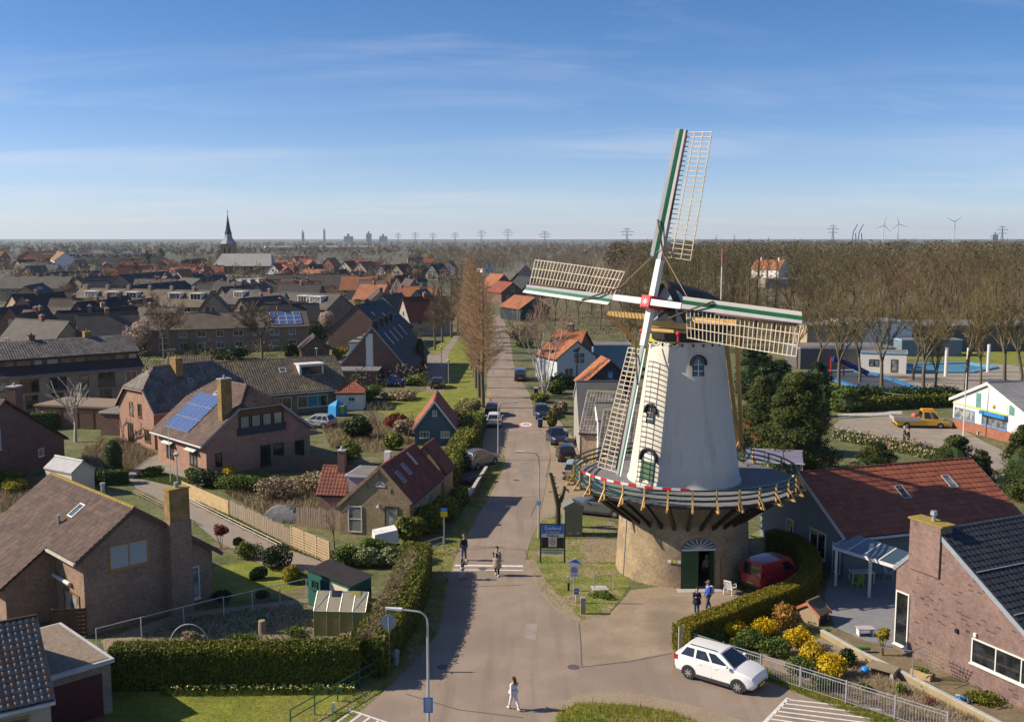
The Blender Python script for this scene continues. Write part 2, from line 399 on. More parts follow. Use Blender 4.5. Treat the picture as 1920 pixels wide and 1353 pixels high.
# ------------------------------------------------------------------ vegetation helpers (arrays)
def unit(v): return v / np.maximum(np.linalg.norm(v, axis=-1, keepdims=True), 1e-9)
def leaves(pts, size, nrm=None, spread=1.0, asp=1.0, rng=RNG):
 """one small quad per point, facing about nrm (or any way); size scalar or array"""
 n = len(pts); r = rng.normal(size=(n, 3))
 nn = unit(r if nrm is None else nrm + spread * .5 * r)
 a = unit(np.cross(nn, rng.normal(size=(n, 3)))); b = np.cross(nn, a)
 s = (np.asarray(size) * rng.uniform(.6, 1.3, n))[:, None] if np.ndim(size) == 0 else (size * rng.uniform(.6, 1.3, n))[:, None]
 a = a * s * .5; b = b * s * .5 * asp
 v = np.stack([pts - a, pts - b * .9, pts + a, pts + b * .9], 1).reshape(-1, 3)
 return v, np.arange(4 * n).reshape(-1, 4)
def cat(parts):
 vs, fs, o = [], [], 0
 for v, f in parts: vs.append(v); fs.append(f + o); o += len(v)
 return np.concatenate(vs), np.concatenate(fs)
def segmesh(segs, n=3):
 """tapered n-sided sticks: segs (m,8) = p0, p1, r0, r1"""
 s = np.asarray(segs, float); p0, p1, r0, r1 = s[:, :3], s[:, 3:6], s[:, 6:7], s[:, 7:8]
 d = unit(p1 - p0); ref = np.where(np.abs(d[:, 2:3]) > .9, np.array([[1., 0, 0]]), np.array([[0, 0, 1.]]))
 a = unit(np.cross(d, ref)); b = np.cross(d, a); m = len(s); vs = []
 for p, r in ((p0, r0), (p1, r1)):
  for k in range(n):
   t = 2 * math.pi * k / n; vs.append(p + r * (math.cos(t) * a + math.sin(t) * b))
 v = np.stack(vs, 1).reshape(-1, 3); base = np.arange(m)[:, None] * 2 * n
 f = np.concatenate([base + np.array([[k, (k + 1) % n, n + (k + 1) % n, n + k]]) for k in range(n)])
 return v, f
def grow(rng, h, r0, levels, kids, spread, up, trunk=.35, ratio=.62, wob=.12, minr=.012, first=None, lean=(0, 0)):
 """bare broadleaf tree: list of limb segments (thick) and twig segments (thin)"""
 thick, thin = [], []
 def limb(p, d, L, r, lev):
  k = 3 if lev < 2 else 2
  for i in range(k):
   q = p + d * (L / k); rr = max(minr, r * (.86 if lev else .9))
   (thick if lev < 2 else thin).append((*p, *q, r, rr)); p, r = q, rr
   d = unit(d + rng.normal(size=3) * wob + np.array([0, 0, up * .12]))
   if lev and i < k - 1 and lev < levels:
    branch(p, d, L * .7, r * .6, lev + 1, 1)
  if lev < levels: branch(p, d, L, r, lev + 1, kids if np.isscalar(kids) else kids[min(lev, len(kids) - 1)])
 def branch(p, d, L, r, lev, n):
  for j in range(n):
   t = rng.normal(size=3); t -= d * t.dot(d); t = unit(t)
   a = spread * rng.uniform(.6, 1.25)
   nd = unit(d * math.cos(a) + t * math.sin(a) + np.array([0, 0, up * .35]))
   limb(p, nd, L * ratio * rng.uniform(.75, 1.2), max(minr, r * .68), lev)
 d0 = unit(np.array([lean[0], lean[1], 1.0]))
 limb(np.zeros(3), d0, h * trunk, r0, 0)
 return thick, thin
def spire(rng, h, r0, w, n_br, droop=.15, twigs=6, base=.12, minr=.014, top=.3):
 """upright conical tree (swamp cypress, poplar): straight trunk, many short side branches with twigs"""
 thick, thin = [], []; z = 0; k = 8
 ax = np.array([.0, 0, 0])
 for i in range(k):
  q = np.array([rng.normal() * .05, rng.normal() * .05, h * (i + 1) / k]); ra, rb = r0 * (1 - i / k * .93), r0 * (1 - (i + 1) / k * .93)
  thick.append((*ax, *q, ra, rb)); ax = q
 for i in range(n_br):
  t = base + (1 - base) * (i + rng.uniform(0, 1)) / n_br; z = h * t
  prof = w * (1 - (t - base) / (1 - base)) ** .75 * min(1, (t - base) / .1 + .45) + top * .3
  L = prof * rng.uniform(.4, 1.25); a = rng.uniform(0, 2 * math.pi)
  d = unit(np.array([math.cos(a), math.sin(a), rng.uniform(.15, .75) - droop])); p = np.array([0, 0, z]); rr = .05 * (1 - t) + .02
  m = 3
  for j in range(m):
   q = p + d * L / m; thin.append((*p, *q, rr, max(minr, rr * .7)))
   for _ in range(twigs if j else twigs // 2):
    td = unit(d * .6 + rng.normal(size=3) * .7 + np.array([0, 0, .25])); tl = L * rng.uniform(.18, .42)
    s = p + (q - p) * rng.uniform(0, 1); thin.append((*s, *(s + td * tl), minr, minr * .7))
   p, rr = q, max(minr, rr * .7); d = unit(d + np.array([0, 0, .18]) + rng.normal(size=3) * .08)
 return thick, thin
def tree_meshes(name, thick, thin, mtrunk, mtwig, n=5, nt=3):
 v, f = segmesh(thick, n); a = npmesh(name + '_trunk', v, f, mtrunk, True)
 v, f = segmesh(thin, nt); b = npmesh(name + '_crown', v, f, mtwig)
 return a, b
def put_tree(name, label, meshes, loc, s=1.0, rz=None, group=None, sz=None, cat='tree', parts=('trunk', 'crown')):
 t = thing(name, label, cat, loc, random.uniform(0, 6.28) if rz is None else rz, group)
 t.scale = (s, s, sz or s)
 for pn, me in zip(parts, meshes): link(pn, me, None, t)
 return t
def blobpts(n, rx, ry, rz, rng=RNG, lumps=7, shell=.55, flat=.0):
 """points in an uneven, lumpy ellipsoid standing on z=0, with outward normals"""
 c = unit(rng.normal(size=(lumps, 3))) * rng.uniform(.25, .62, (lumps, 1)); c[:, 2] = np.abs(c[:, 2]) * .9 - .15
 rad = rng.uniform(.36, .58, lumps)
 c = np.concatenate([c, [[0, 0, 0]]]); rad = np.append(rad, .6)
 k = rng.integers(0, lumps + 1, n); d = unit(rng.normal(size=(n, 3))); r = rad[k] * (shell + (1 - shell) * rng.uniform(0, 1, n) ** .5)
 p = c[k] + d * r[:, None]
 p[:, 2] = (p[:, 2] + .62) / 1.5
 keep = p[:, 2] > .0
 p, d = p[keep], d[keep]
 return p * np.array([rx, ry, rz]), d
def shrub_mesh(name, n, rx, ry, rz, size, mat, rng=RNG, lumps=7, shell=.55):
 p, d = blobpts(n, rx, ry, rz, rng, lumps, shell); v, f = leaves(p, size, d, 1.4, 1.0, rng)
 return npmesh(name, v, f, mat)
def stems_mesh(name, n, rx, ry, rz, mat, rng=RNG, r=.02):
 s = []
 for _ in range(n):
  a = rng.uniform(0, 6.28); q = np.array([math.cos(a) * rx * .6, math.sin(a) * ry * .6, rz * rng.uniform(.5, .9)])
  b = q * np.array([.15, .15, 0]); m = (b + q) / 2 * np.array([.7, .7, 1.1]); s += [(*b, *m, r, r * .8), (*m, *q, r * .8, r * .4)]
 v, f = segmesh(s, 4); return npmesh(name, v, f, mat)
def shrub(name, label, loc, rx, ry, rz, mat, n=1500, size=.12, group=None, cat='shrub', seed=0, shell=.55, lumps=7, z0=.0, rot=.0):
 rng = np.random.default_rng(seed + 5); t = thing(name, label, cat, loc, rot, group)
 o = link('foliage', shrub_mesh('foliage', n, rx, ry, rz, size, mat, rng, lumps, shell), None, t); o.location.z = z0
 link('stem', stems_mesh('stem', 7, rx, ry, rz * .8 + z0, bark, rng), None, t)
 return t
def ribbon_leaves(pts, hw, h, dens, size, rng=RNG, jag=.06, z0=.0, topw=None):
 """leaf cards over the sides and top of a clipped hedge following a polyline; pts [(x,y)], hw half width, h height"""
 P, N = [], []
 topw = hw if topw is None else topw
 for (a, b) in zip(pts[:-1], pts[1:]):
  a, b = np.array(a[:2], float), np.array(b[:2], float); L = np.linalg.norm(b - a); d = (b - a) / max(L, 1e-6); nn = np.array([-d[1], d[0]])
  for side in (-1, 1):
   m = int(L * h * dens); s = rng.uniform(-.1, L + .1, m); z = rng.uniform(.02, 1, m) ** .9 * h
   w = hw + (topw - hw) * z / h + rng.normal(size=m) * jag
   q = a + d * s[:, None] + nn * (side * w)[:, None]; P.append(np.column_stack([q, z + z0]))
   N.append(np.tile([nn[0] * side, nn[1] * side, .25], (m, 1)))
  m = int(L * 2 * topw * dens); s = rng.uniform(-.1, L + .1, m); w = rng.uniform(-topw, topw, m)
  q = a + d * s[:, None] + nn * w[:, None]; P.append(np.column_stack([q, h + rng.normal(size=m) * jag + z0])); N.append(np.tile([0, 0, 1.0], (m, 1)))
 for (e, o) in ((pts[0], pts[1]), (pts[-1], pts[-2])):
  e, o = np.array(e[:2], float), np.array(o[:2], float); d = unit(e - o); nn = np.array([-d[1], d[0]]); m = int(2 * hw * h * dens)
  q = e + nn * rng.uniform(-hw, hw, m)[:, None] + d * rng.normal(size=m)[:, None] * jag; P.append(np.column_stack([q, rng.uniform(0, h, m) + z0])); N.append(np.tile([d[0], d[1], .2], (m, 1)))
 p, nn = np.concatenate(P), np.concatenate(N)
 return leaves(p, size, nn, 1.3, 1.0, rng)
def ribbon_core(pts, hw, h, topw=None, z0=.0):
 m = MB(); n = len(pts); P = [Vector((p[0], p[1])) for p in pts]; topw = hw if topw is None else topw
 rows = []
 for i, p in enumerate(P):
  d = (P[min(i + 1, n - 1)] - P[max(i - 1, 0)]).normalized(); nn = Vector((-d.y, d.x))
  rows.append([(p.x - nn.x * hw, p.y - nn.y * hw, z0), (p.x - nn.x * topw, p.y - nn.y * topw, h + z0), (p.x + nn.x * topw, p.y + nn.y * topw, h + z0), (p.x + nn.x * hw, p.y + nn.y * hw, z0)])
 vs = [q for r in rows for q in r]; fs = [(i * 4 + k, i * 4 + k + 1, i * 4 + 5 + k, i * 4 + 4 + k) for i in range(n - 1) for k in range(3)]
 fs += [(0, 1, 2, 3), tuple(4 * (n - 1) + k for k in (3, 2, 1, 0))]
 return m.add(vs, fs)
def hedge(name, label, pts, hw, h, mat, dens=70, size=.13, jag=.06, topw=None, cat='hedge', core=None, group=None):
 c = Vector((0, 0, 0)); c.x = sum(p[0] for p in pts) / len(pts); c.y = sum(p[1] for p in pts) / len(pts)
 t = thing(name, label, cat, (c.x, c.y, 0), 0, group); q = [(p[0] - c.x, p[1] - c.y) for p in pts]
 v, f = ribbon_leaves(q, hw, h, dens, size, RNG, jag, topw=topw); link('foliage', npmesh('foliage', v, f, mat), None, t)
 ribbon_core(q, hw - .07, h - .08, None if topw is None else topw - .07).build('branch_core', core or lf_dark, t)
 return t
def tufts(name, label, polys, n, hgt, wid, mat, rng=RNG, z=.0, lean=.35):
 """upright thin blades scattered over ground polygons (triangles fan), one uncountable stuff object"""
 P = []
 for poly in polys:
  q = np.array([(p[0], p[1]) for p in poly]); lo, hi = q.min(0), q.max(0); got = 0
  for _ in range(40):
   s = rng.uniform(lo, hi, (n * 2, 2)); x, y = s[:, 0], s[:, 1]; ins = np.zeros(len(s), bool); j = len(q) - 1
   for i in range(len(q)):
    xi, yi, xj, yj = *q[i], *q[j]
    cnd = ((yi > y) != (yj > y)) & (x < (xj - xi) * (y - yi) / (yj - yi + 1e-12) + xi); ins ^= cnd; j = i
   s = s[ins]; P.append(s[:n - got]); got += len(s[:n - got])
   if got >= n: break
 p = np.concatenate(P); m = len(p); b = np.column_stack([p, np.full(m, z)])
 a = rng.uniform(0, 6.28, m); h = hgt * rng.uniform(.5, 1.3, m); w = wid * rng.uniform(.6, 1.3, m)
 du = np.column_stack([np.cos(a), np.sin(a), np.zeros(m)]) * w[:, None] / 2
 tip = b + np.column_stack([rng.normal(size=m) * lean * h, rng.normal(size=m) * lean * h, h])
 v = np.stack([b - du, b + du, tip], 1).reshape(-1, 3); f = np.arange(3 * m).reshape(-1, 3)
 o = link(name, npmesh(name, v, f, mat), None, kind='stuff'); o['label'] = label; o['category'] = 'grass'
 return o


# ------------------------------------------------------------------ the ground, roads, pavements
base = M('mixed_ground', (.09, .11, .028), .95, .3, .35, c2=(.14, .115, .06), bump=.6, bscale=4, fine=.35, fscale=2.5, c3=(.10, .115, .04), patch=.03)
field = M('far_fields', (.06, .075, .03), .95, .3, .01, c2=(.085, .075, .045), c3=(.11, .095, .06), patch=.004)
m = MB()
m.poly([(-9000, -60, 0), (9000, -60, 0), (9000, 430, 0), (-9000, 430, 0)])
structure('ground', m.mesh('ground'), base)
m = MB(); m.poly([(-30000, 430, 0), (30000, 430, 0), (30000, 30000, 0), (-30000, 30000, 0)])
structure('field', m.mesh('field'), field)
Z1, Z2, Z3, Z4 = .004, .008, .012, .016
road_left = [(560, 1420), (641, 1352), (680, 1324), (732, 1282), (780, 1236), (819, 1188), (831, 1135), (840, 1081), (851, 1048), (878, 998), (899, 959), (908, 943), (932, 900), (944, 872), (943, 850), (939, 804), (922, 775), (912, 745), (914, 700), (916, 680), (919, 640), (922, 610), (925, 590)]
road_right = [(938, 590), (948, 610), (957, 640), (962, 680), (968, 696), (984, 724), (996, 742), (1000, 764), (1008, 798), (1024, 822), (1032, 852), (1030, 880), (1020, 927), (1009, 980), (991, 1024), (985, 1048), (994, 1069), (1012, 1108), (1042, 1141), (1084, 1164), (1150, 1150), (1180, 1110), (1345, 1098), (1400, 1112), (1335, 1150), (1268, 1192), (1262, 1222), (1400, 1262), (1540, 1316), (1640, 1354), (1740, 1395), (2000, 1700), (300, 1700)]
sheet('road', gp(*road_left, *road_right), Z1, asphalt)
sheet('mill_forecourt', gp((1084, 1166), (1140, 1155), (1182, 1108), (1280, 1096), (1345, 1099), (1398, 1113), (1333, 1151), (1267, 1192), (1261, 1221), (1180, 1238), (1090, 1250)), Z2,
      M('worn_forecourt', (.26, .198, .145), .92, .14, .3, c2=(.30, .23, .166), fine=.1, fscale=6, c3=(.215, .166, .123), patch=.25))
sheet('sandy_bank', gp((1150, 1152), (1182, 1106), (1282, 1094), (1287, 1107), (1215, 1125), (1170, 1160)), Z3, gravel)
# lay-by and gravel shoulders along the street
sheet('gravel_shoulder', gp((903, 745), (914, 742), (925, 778), (940, 804), (945, 850), (938, 862), (925, 880), (912, 872), (905, 830), (915, 790), (908, 770)), Z4, gravel)
sheet('parking_strip', gp((1001, 764), (1009, 798), (1025, 822), (1033, 852), (1031, 880), (1021, 927), (1010, 980), (1045, 965), (1140, 955), (1180, 930), (1130, 880), (1085, 850), (1075, 820), (1050, 790), (1020, 765)), Z4, gravel)
for poly in ([(1010, 975), (1045, 962), (1150, 978), (1180, 1010), (1180, 1100), (1140, 1152), (1086, 1164), (1043, 1140), (1013, 1107), (995, 1068), (988, 1046), (993, 1024)],):
 mill_verge = gp(*poly); sheet('mill_verge', mill_verge, Z2, verge)
sheet('bare_earth', gp((1100, 1003), (1158, 1012), (1160, 1052), (1110, 1055), (1085, 1030)), Z3, M('trodden_earth', (.29, .225, .15), .95, .25, .8, c2=(.21, .17, .1), fine=.2, fscale=5))
sheet('sand_edge', gp((985, 1050), (1000, 1046), (1024, 1090), (1062, 1132), (1090, 1160), (1084, 1165), (1042, 1142), (1010, 1110), (993, 1070)), Z3, gravel)
verge_left = gp((945, 852), (948, 862), (945, 875), (933, 902), (909, 945), (900, 960), (880, 998), (853, 1045), (842, 1080), (833, 1132), (822, 1185), (783, 1236), (735, 1282), (690, 1320), (650, 1353), (560, 1420), (520, 1420), (600, 1345), (700, 1255), (760, 1195), (795, 1120), (800, 1050), (845, 1000), (880, 935), (912, 885), (930, 860))
sheet('road_verge', verge_left, Z2, verge)
island = gp((1038, 1360), (1046, 1334), (1082, 1318), (1110, 1316), (1190, 1322), (1262, 1334), (1320, 1360), (1330, 1480), (1000, 1480))
sheet('island_earth', gp((1010, 1375), (1030, 1328), (1075, 1305), (1120, 1296), (1200, 1300), (1290, 1318), (1400, 1352), (1480, 1400), (1400, 1500), (960, 1500)), Z2, gravel)
sheet('traffic_island', island, Z3, grass)
lawn = gp((205, 1290), (690, 1275), (735, 1262), (560, 1420), (150, 1420), (205, 1330))
sheet('front_lawn', lawn, Z1, grass)
verge_fence = gp((1262, 1222), (1285, 1208), (1420, 1252), (1560, 1300), (1760, 1385), (1740, 1394), (1640, 1353), (1540, 1315), (1400, 1261))
sheet('fence_verge', verge_fence, Z2, grass)
sheet('dike_lawn', gp((690, 762), (760, 745), (835, 718), (838, 690), (842, 660), (868, 625), (890, 640), (897, 700), (903, 765), (890, 775), (850, 790), (790, 800), (740, 785)), Z1, grass)
sheet('street_lawn', gp((802, 662), (822, 645), (850, 622), (856, 626), (838, 648), (822, 664)), Z1, grass)
sheet('side_street', gp((799, 735), (800, 690), (801, 664), (824, 664), (858, 624), (866, 626), (842, 660), (837, 690), (833, 735)), Z2, paver)
sheet('side_path', gp((240, 893), (300, 880), (345, 918), (430, 960), (560, 1018), (626, 1046), (608, 1072), (500, 1062), (405, 1012), (350, 966), (288, 930), (255, 915)), Z1, paver)
sheet('house_drive', gp((250, 868), (300, 850), (390, 905), (345, 920), (262, 912), (240, 893)), Z2, M('drive_gravel', (.24, .205, .165), .9, .2, .6, fine=.15, fscale=5))
sheet('garden_lawn', gp((400, 1062), (470, 1052), (560, 1075), (578, 1100), (430, 1130), (400, 1130)), Z2, grass)
sheet('vegetable_bed', gp((190, 1200), (330, 1150), (580, 1120), (600, 1180), (690, 1190), (690, 1215), (200, 1235)), Z1, drysoil)
sheet('schoolyard', gp((1560, 800), (1575, 786), (1690, 778), (1795, 800), (1850, 830), (1935, 870), (1935, 935), (1878, 918), (1850, 885), (1800, 845), (1720, 835), (1630, 822)), Z1, M('yard_asphalt', (.24, .205, .17), .9, .1, .4, c2=(.27, .23, .19), fine=.06, fscale=4))
sheet('kerb_path', gp((1570, 776), (1690, 770), (1692, 776), (1572, 783)), Z2, concrete)
sheet('pool_terrace', gp((1500, 705), (1600, 690), (1690, 682), (1860, 676), (1930, 690), (1930, 715), (1800, 745), (1720, 742), (1600, 720)), Z1, M('pool_tiles', (.27, .23, .185), .9, .15, .5))
sheet('pool_lawn', gp((1690, 665), (1800, 655), (1960, 650), (1960, 688), (1870, 682), (1700, 672)), Z3, grass)
sheet('play_lawn', gp((1440, 720), (1540, 705), (1640, 735), (1560, 750), (1450, 745)), Z3, grass)
sheet('patio', gp((1545, 1120), (1560, 1060), (1690, 1075), (1700, 1165), (1690, 1215), (1620, 1200), (1565, 1175)), Z2, bluestone)
sheet('garden_walk', gp((1565, 1180), (1690, 1220), (1780, 1265), (1960, 1350), (1960, 1400), (1850, 1353), (1700, 1275), (1600, 1225), (1540, 1190)), Z1, M('mossy_paving', (.165, .13, .075), .9, .25, .8, fine=.15, fscale=4))
sheet('rock_garden', gp((1430, 1215), (1540, 1195), (1600, 1228), (1700, 1278), (1850, 1357), (1900, 1400), (1760, 1384), (1560, 1299), (1430, 1252)), Z2, drysoil)
sheet('mill_yard', gp((1400, 1110), (1410, 1000), (1440, 985), (1500, 1000), (1520, 1050), (1480, 1090)), Z1, verge)
# worn tyre tracks and repairs as thin skins of newer asphalt
for k, (pts, c) in enumerate((([(975, 868), (992, 862), (1000, 900), (986, 902), (972, 886)], .20), ([(950, 940), (975, 935), (985, 955), (960, 962)], .19), ([(985, 1170), (1008, 1168), (1004, 1200), (984, 1196)], .25))):
 sheet('asphalt_patch', gp(*pts), Z2, M('asphalt_patch_%d' % k, (c * 1.08, c * .9, c * .78), .9, .15, 1.0, fine=.1, fscale=8))
tar = M('tar_seam', (.10, .085, .072), .7, .2, 4)
for pts in ([(1086, 1168), (1089, 1205), (1091, 1250)], [(845, 1098), (900, 1099), (985, 1096)], [(920, 930), (968, 933), (1018, 929)], [(1031, 862), (1028, 875), (1024, 895)], [(1010, 928), (1003, 950), (995, 968)], [(1091, 1250), (1180, 1240), (1261, 1224)], [(760, 1300), (860, 1330), (980, 1345)], [(945, 815), (975, 812), (1016, 814)], [(868, 1030), (930, 1027), (985, 1030), (990, 1050)]):
 for a, b in zip(pts[:-1], pts[1:]):
  p, q = G(*a), G(*b); d = (q - p).normalized(); nn = Vector((-d.y, d.x, 0)) * .03; m = MB(); m.poly([(*v.xy, .0135) for v in (p - nn, q - nn, q + nn, p + nn)]); link('tar_seam', m.mesh('tar_seam'), tar, kind='structure')
for x, y in ((905, 1066), (1075, 1250), (830, 1250), (968, 900)):
 m = MB(); m.lathe([(.32, 0), (.32, .02)], 18); o = link('drain_cover', m.mesh('drain_cover'), M('cast_iron', (.10, .09, .085), .7, .2, 6), kind='structure'); o.location = G(x, y)
# painted markings
def marking(name, p, q, w):
 p, q = Vector(p), Vector(q); d = (q - p).normalized(); n = Vector((-d.y, d.x, 0)) * w / 2
 m = MB(); m.poly([(*(p - n)[:2], Z3), (*(q - n)[:2], Z3), (*(q + n)[:2], Z3), (*(p + n)[:2], Z3)])
 return link(name, m.mesh(name), roadwhite, kind='structure')
marking('bump_line', G(853, 1059.5), G(981, 1061), .34)
marking('bump_line', G(849, 1067.5), G(981, 1069), .17)
for k in range(8):
 a = G(1476 - k * 6.4, 1311 + k * 7.2); marking('hatch_line', a, a + Vector((4.9 - .25 * k, -1.25 + .0 * k, 0)) * (.95 if k else 1.05), .13)
marking('hatch_edge', G(1478, 1308), G(1420, 1368), .2)
for k in range(6):
 a = G(660 + k * 17, 1333 + k * 5.5); marking('hatch_line', a, a + Vector((-.75, -1.5, 0)), .13)
marking('hatch_edge', G(655, 1330), G(770, 1369), .13)
# 40 roundel worn into the street
ro = thing('speed_roundel', 'worn red and white 40 roundel painted on the street by the white hatchback', 'road marking', G(986, 795.5) + Vector((0, 0, Z2)))
m = MB(); m.lathe([(1.35, 0), (.98, .0)], 40, cap=False);
red_worn = M('worn_red_marking', (.50, .20, .15), .85, .2, 3)
m2 = MB(); n = 40
vs = [(r * math.cos(2 * math.pi * i / n), 1.9 * r * math.sin(2 * math.pi * i / n), 0) for r in (.95, .72) for i in range(n)]
m2.add(vs, [(i, (i + 1) % n, n + (i + 1) % n, n + i) for i in range(n)]); m2.build('ring', red_worn, ro)
m3 = MB(); m3.poly([(.715 * math.cos(2 * math.pi * i / n), 1.9 * .715 * math.sin(2 * math.pi * i / n), .0) for i in range(n)]); m3.build('field', roadwhite, ro)
def text_mesh(s, size, name, mat, parent, loc, rot=(0, 0, 0), sx=1.0, sy=1.0, ext=.0, font_align='CENTER', bold=.0):
 cu = bpy.data.curves.new(name, 'FONT'); cu.body = s; cu.size = size; cu.align_x = font_align; cu.align_y = 'CENTER'; cu.extrude = ext; cu.offset = bold
 o = bpy.data.objects.new(name, cu); col.objects.link(o); dg = bpy.context.evaluated_depsgraph_get()
 me = bpy.data.meshes.new_from_object(o.evaluated_get(dg)); bpy.data.objects.remove(o)
 me.materials.clear(); t = link(name, me, mat, parent); t.location = loc; t.rotation_euler = rot; t.scale = (sx, sy, 1)
 return t
text_mesh('40', .85, 'numeral', M('worn_black_marking', (.10, .09, .085), .85, .2, 3), ro, (0, 0, .004), sy=1.9, bold=.02)


# ------------------------------------------------------------------ the windmill
MX, MY = 12.0, 69.3
mill = thing('tower_mill', 'tall white round tower windmill with gallery, brick base and lattice sails', 'windmill', (MX, MY, 0))
mill_brick = brick('mill_brick', (.36, .27, .163), (.275, .195, .11), (.31, .255, .178), .22, .07, .25, stain=(.185, .137, .093))
def pol(R_, ph, z): return Vector((R_ * math.sin(ph), -R_ * math.cos(ph), z))
DPH = R(4.0); DW, DH, DR = 1.14, 2.62, .8           # doorway: half width, straight height, arch rise
def in_door(ph, z, grow=.0):
 s = (ph - DPH) * 4.55
 if abs(s) > DW + grow: return False
 return z < DH + (DR + grow) * math.sqrt(max(0, 1 - (s / (DW + grow)) ** 2))
NB, NZ = 240, 64
def base_r(z): return 4.66 - .34 * (z / 6.3)
m = MB(); vs = []; fs = []
for j in range(NZ + 1):
 z = 6.3 * j / NZ
 for i in range(NB): vs.append(pol(base_r(z), 2 * math.pi * i / NB, z))
for j in range(NZ):
 for i in range(NB):
  ph = 2 * math.pi * (i + .5) / NB; ph = ph - 2 * math.pi if ph > math.pi else ph
  if in_door(ph, 6.3 * (j + .5) / NZ): continue
  fs.append((j * NB + i, j * NB + (i + 1) % NB, (j + 1) * NB + (i + 1) % NB, (j + 1) * NB + i))
# UVs that run round the drum in metres
me = bpy.data.meshes.new('brick_base'); me.from_pydata(vs, [], fs); me.update()
lay = me.uv_layers.new(name='UVMap')
for p in me.polygons:
 i0 = min(v % NB for v in p.vertices)
 wrap = any(v % NB == 0 for v in p.vertices) and any(v % NB == NB - 1 for v in p.vertices)
 for li in p.loop_indices:
  v = me.loops[li].vertex_index; i = v % NB
  if wrap and i == 0: i = NB
  lay.data[li].uv = (i / NB * 2 * math.pi * 4.5, me.vertices[v].co.z)
me.polygons.foreach_set('use_smooth', [True] * len(me.polygons))
link('brick_base', me, mill_brick, mill)
# dark room inside the open doorway, arch ring, reveals
m = MB(); ang = [DPH + R(32) + R(296) * k / 24 for k in range(25)]
for k in range(24): m.add([pol(4.0, ang[k], .02), pol(4.0, ang[k + 1], .02), pol(4.0, ang[k + 1], 3.6), pol(4.0, ang[k], 3.6)], [(0, 1, 2, 3)])
m.lathe([(4.1, .0), (4.1, .02)], 32); m.lathe([(4.1, 3.6), (4.1, 3.62)], 32); m.build('ground_floor_room', M('dark_interior', (.10, .085, .07), .9, .2, 1.5), mill)
def arch_pts(hw, h, rise, n=18): return [(-hw, 0)] + [(-hw, h)] + [(-hw * math.cos(math.pi * k / n), h + rise * math.sin(math.pi * k / n)) for k in range(1, n)] + [(hw, h), (hw, 0)]
def on_wall(R_, ph0, s, z, out=.0):
 """point on the drum at arc distance s from bearing ph0"""
 return pol(R_ + out, ph0 + s / R_, z)
m = MB(); ap = arch_pts(DW + .03, DH, DR + .03); ao = arch_pts(DW + .3, DH, DR + .3)
for k in range(len(ap) - 1):
 q = []
 for (s, z) in (ap[k], ap[k + 1], ao[k + 1], ao[k]): q.append(on_wall(base_r(z), DPH, s, z, .03))
 if ap[k][1] >= DH - 1e-6 and ap[k + 1][1] >= DH - 1e-6: m.slab(q, .08)
 e = [on_wall(base_r(ap[k][1]), DPH, *ap[k], .03), on_wall(base_r(ap[k + 1][1]), DPH, *ap[k + 1], .03)]
 m.add([e[0], e[1], e[1] * .86 + Vector((0, 0, e[1].z * .14)), e[0] * .86 + Vector((0, 0, e[0].z * .14))], [(0, 1, 2, 3)])
m.build('door_arch', mill_brick, mill)
def dpt(s, z, back=.0):
 c = pol(4.5 - back, DPH, 0); t = Vector((math.cos(DPH), math.sin(DPH), 0)); return c + t * s + Vector((0, 0, z))
m = MB(); m.beam(dpt(-DW, DH + .04), dpt(DW, DH + .04), .12, .12)
for k in range(1, 9):
 a = math.pi * k / 9; m.beam(dpt(0, DH + .1), dpt(-(DW - .02) * math.cos(a), DH + (DR - .02) * math.sin(a)), .05, .045)
fan = m.build('fanlight', white, mill)
m = MB(); m.poly([dpt(s, z, .05) for s, z in [(-DW, DH)] + [(-DW * math.cos(math.pi * k / 16), DH + DR * math.sin(math.pi * k / 16)) for k in range(1, 16)] + [(DW, DH)]]); m.build('pane', paneblue, fan)
m = MB(); m.slab([dpt(-DW, .05, .1), dpt(.0, .05, .1), dpt(.0, DH, .1), dpt(-DW, DH, .1)], .06)
d1 = m.build('door_leaf', M('door_green', (.03, .085, .035), .5, .15, 2), mill)
m = MB()
for k in range(6): m.beam(dpt(-DW + .1 + k * .19, .1, .03), dpt(-DW + .1 + k * .19, DH - .05, .03), .16, .02, up=pol(1, DPH, 0))
m.build('door_board', MATS['door_green'], d1)
m = MB(); m.beam(dpt(DW - .05, .05, .1), dpt(DW - .1, .05, 1.2), .06, .06); m.slab([dpt(DW - .04, .05, .1), dpt(DW - .1, .05, 1.15), dpt(DW - .1, DH, 1.15), dpt(DW - .04, DH, .1)], .06); m.build('door_leaf', MATS['door_green'], mill)
m = MB(); m.slab([dpt(-1.5, .03, -.75), dpt(1.5, .03, -.75), dpt(1.4, .03, .4), dpt(-1.4, .03, .4)], .06); m.build('threshold', concrete, mill)
m = MB(); m.tube(on_wall(base_r(0), DPH, DW + .42, .1, .05), on_wall(base_r(2), DPH, DW + .42, 2.0, .05), .04); m.build('rain_pipe', M('rust', (.30, .12, .05), .8), mill)
m = MB(); m.tube(on_wall(base_r(0), R(-68), 0, .0, .03), on_wall(base_r(4), R(-68), 0, 4.0, .03), .035); m.build('rain_pipe', greyp, mill)
for s, c in ((-2.05, white), (-1.72, M('plate_lime', (.35, .45, .05), .5)), (-1.42, white)):
 m = MB(); m.slab([on_wall(4.6, DPH, s, 1.72, .06), on_wall(4.6, DPH, s + .24, 1.72, .06), on_wall(4.6, DPH, s + .24, 1.93, .06), on_wall(4.6, DPH, s, 1.93, .06)], .03); m.build('wall_plate', c, mill)
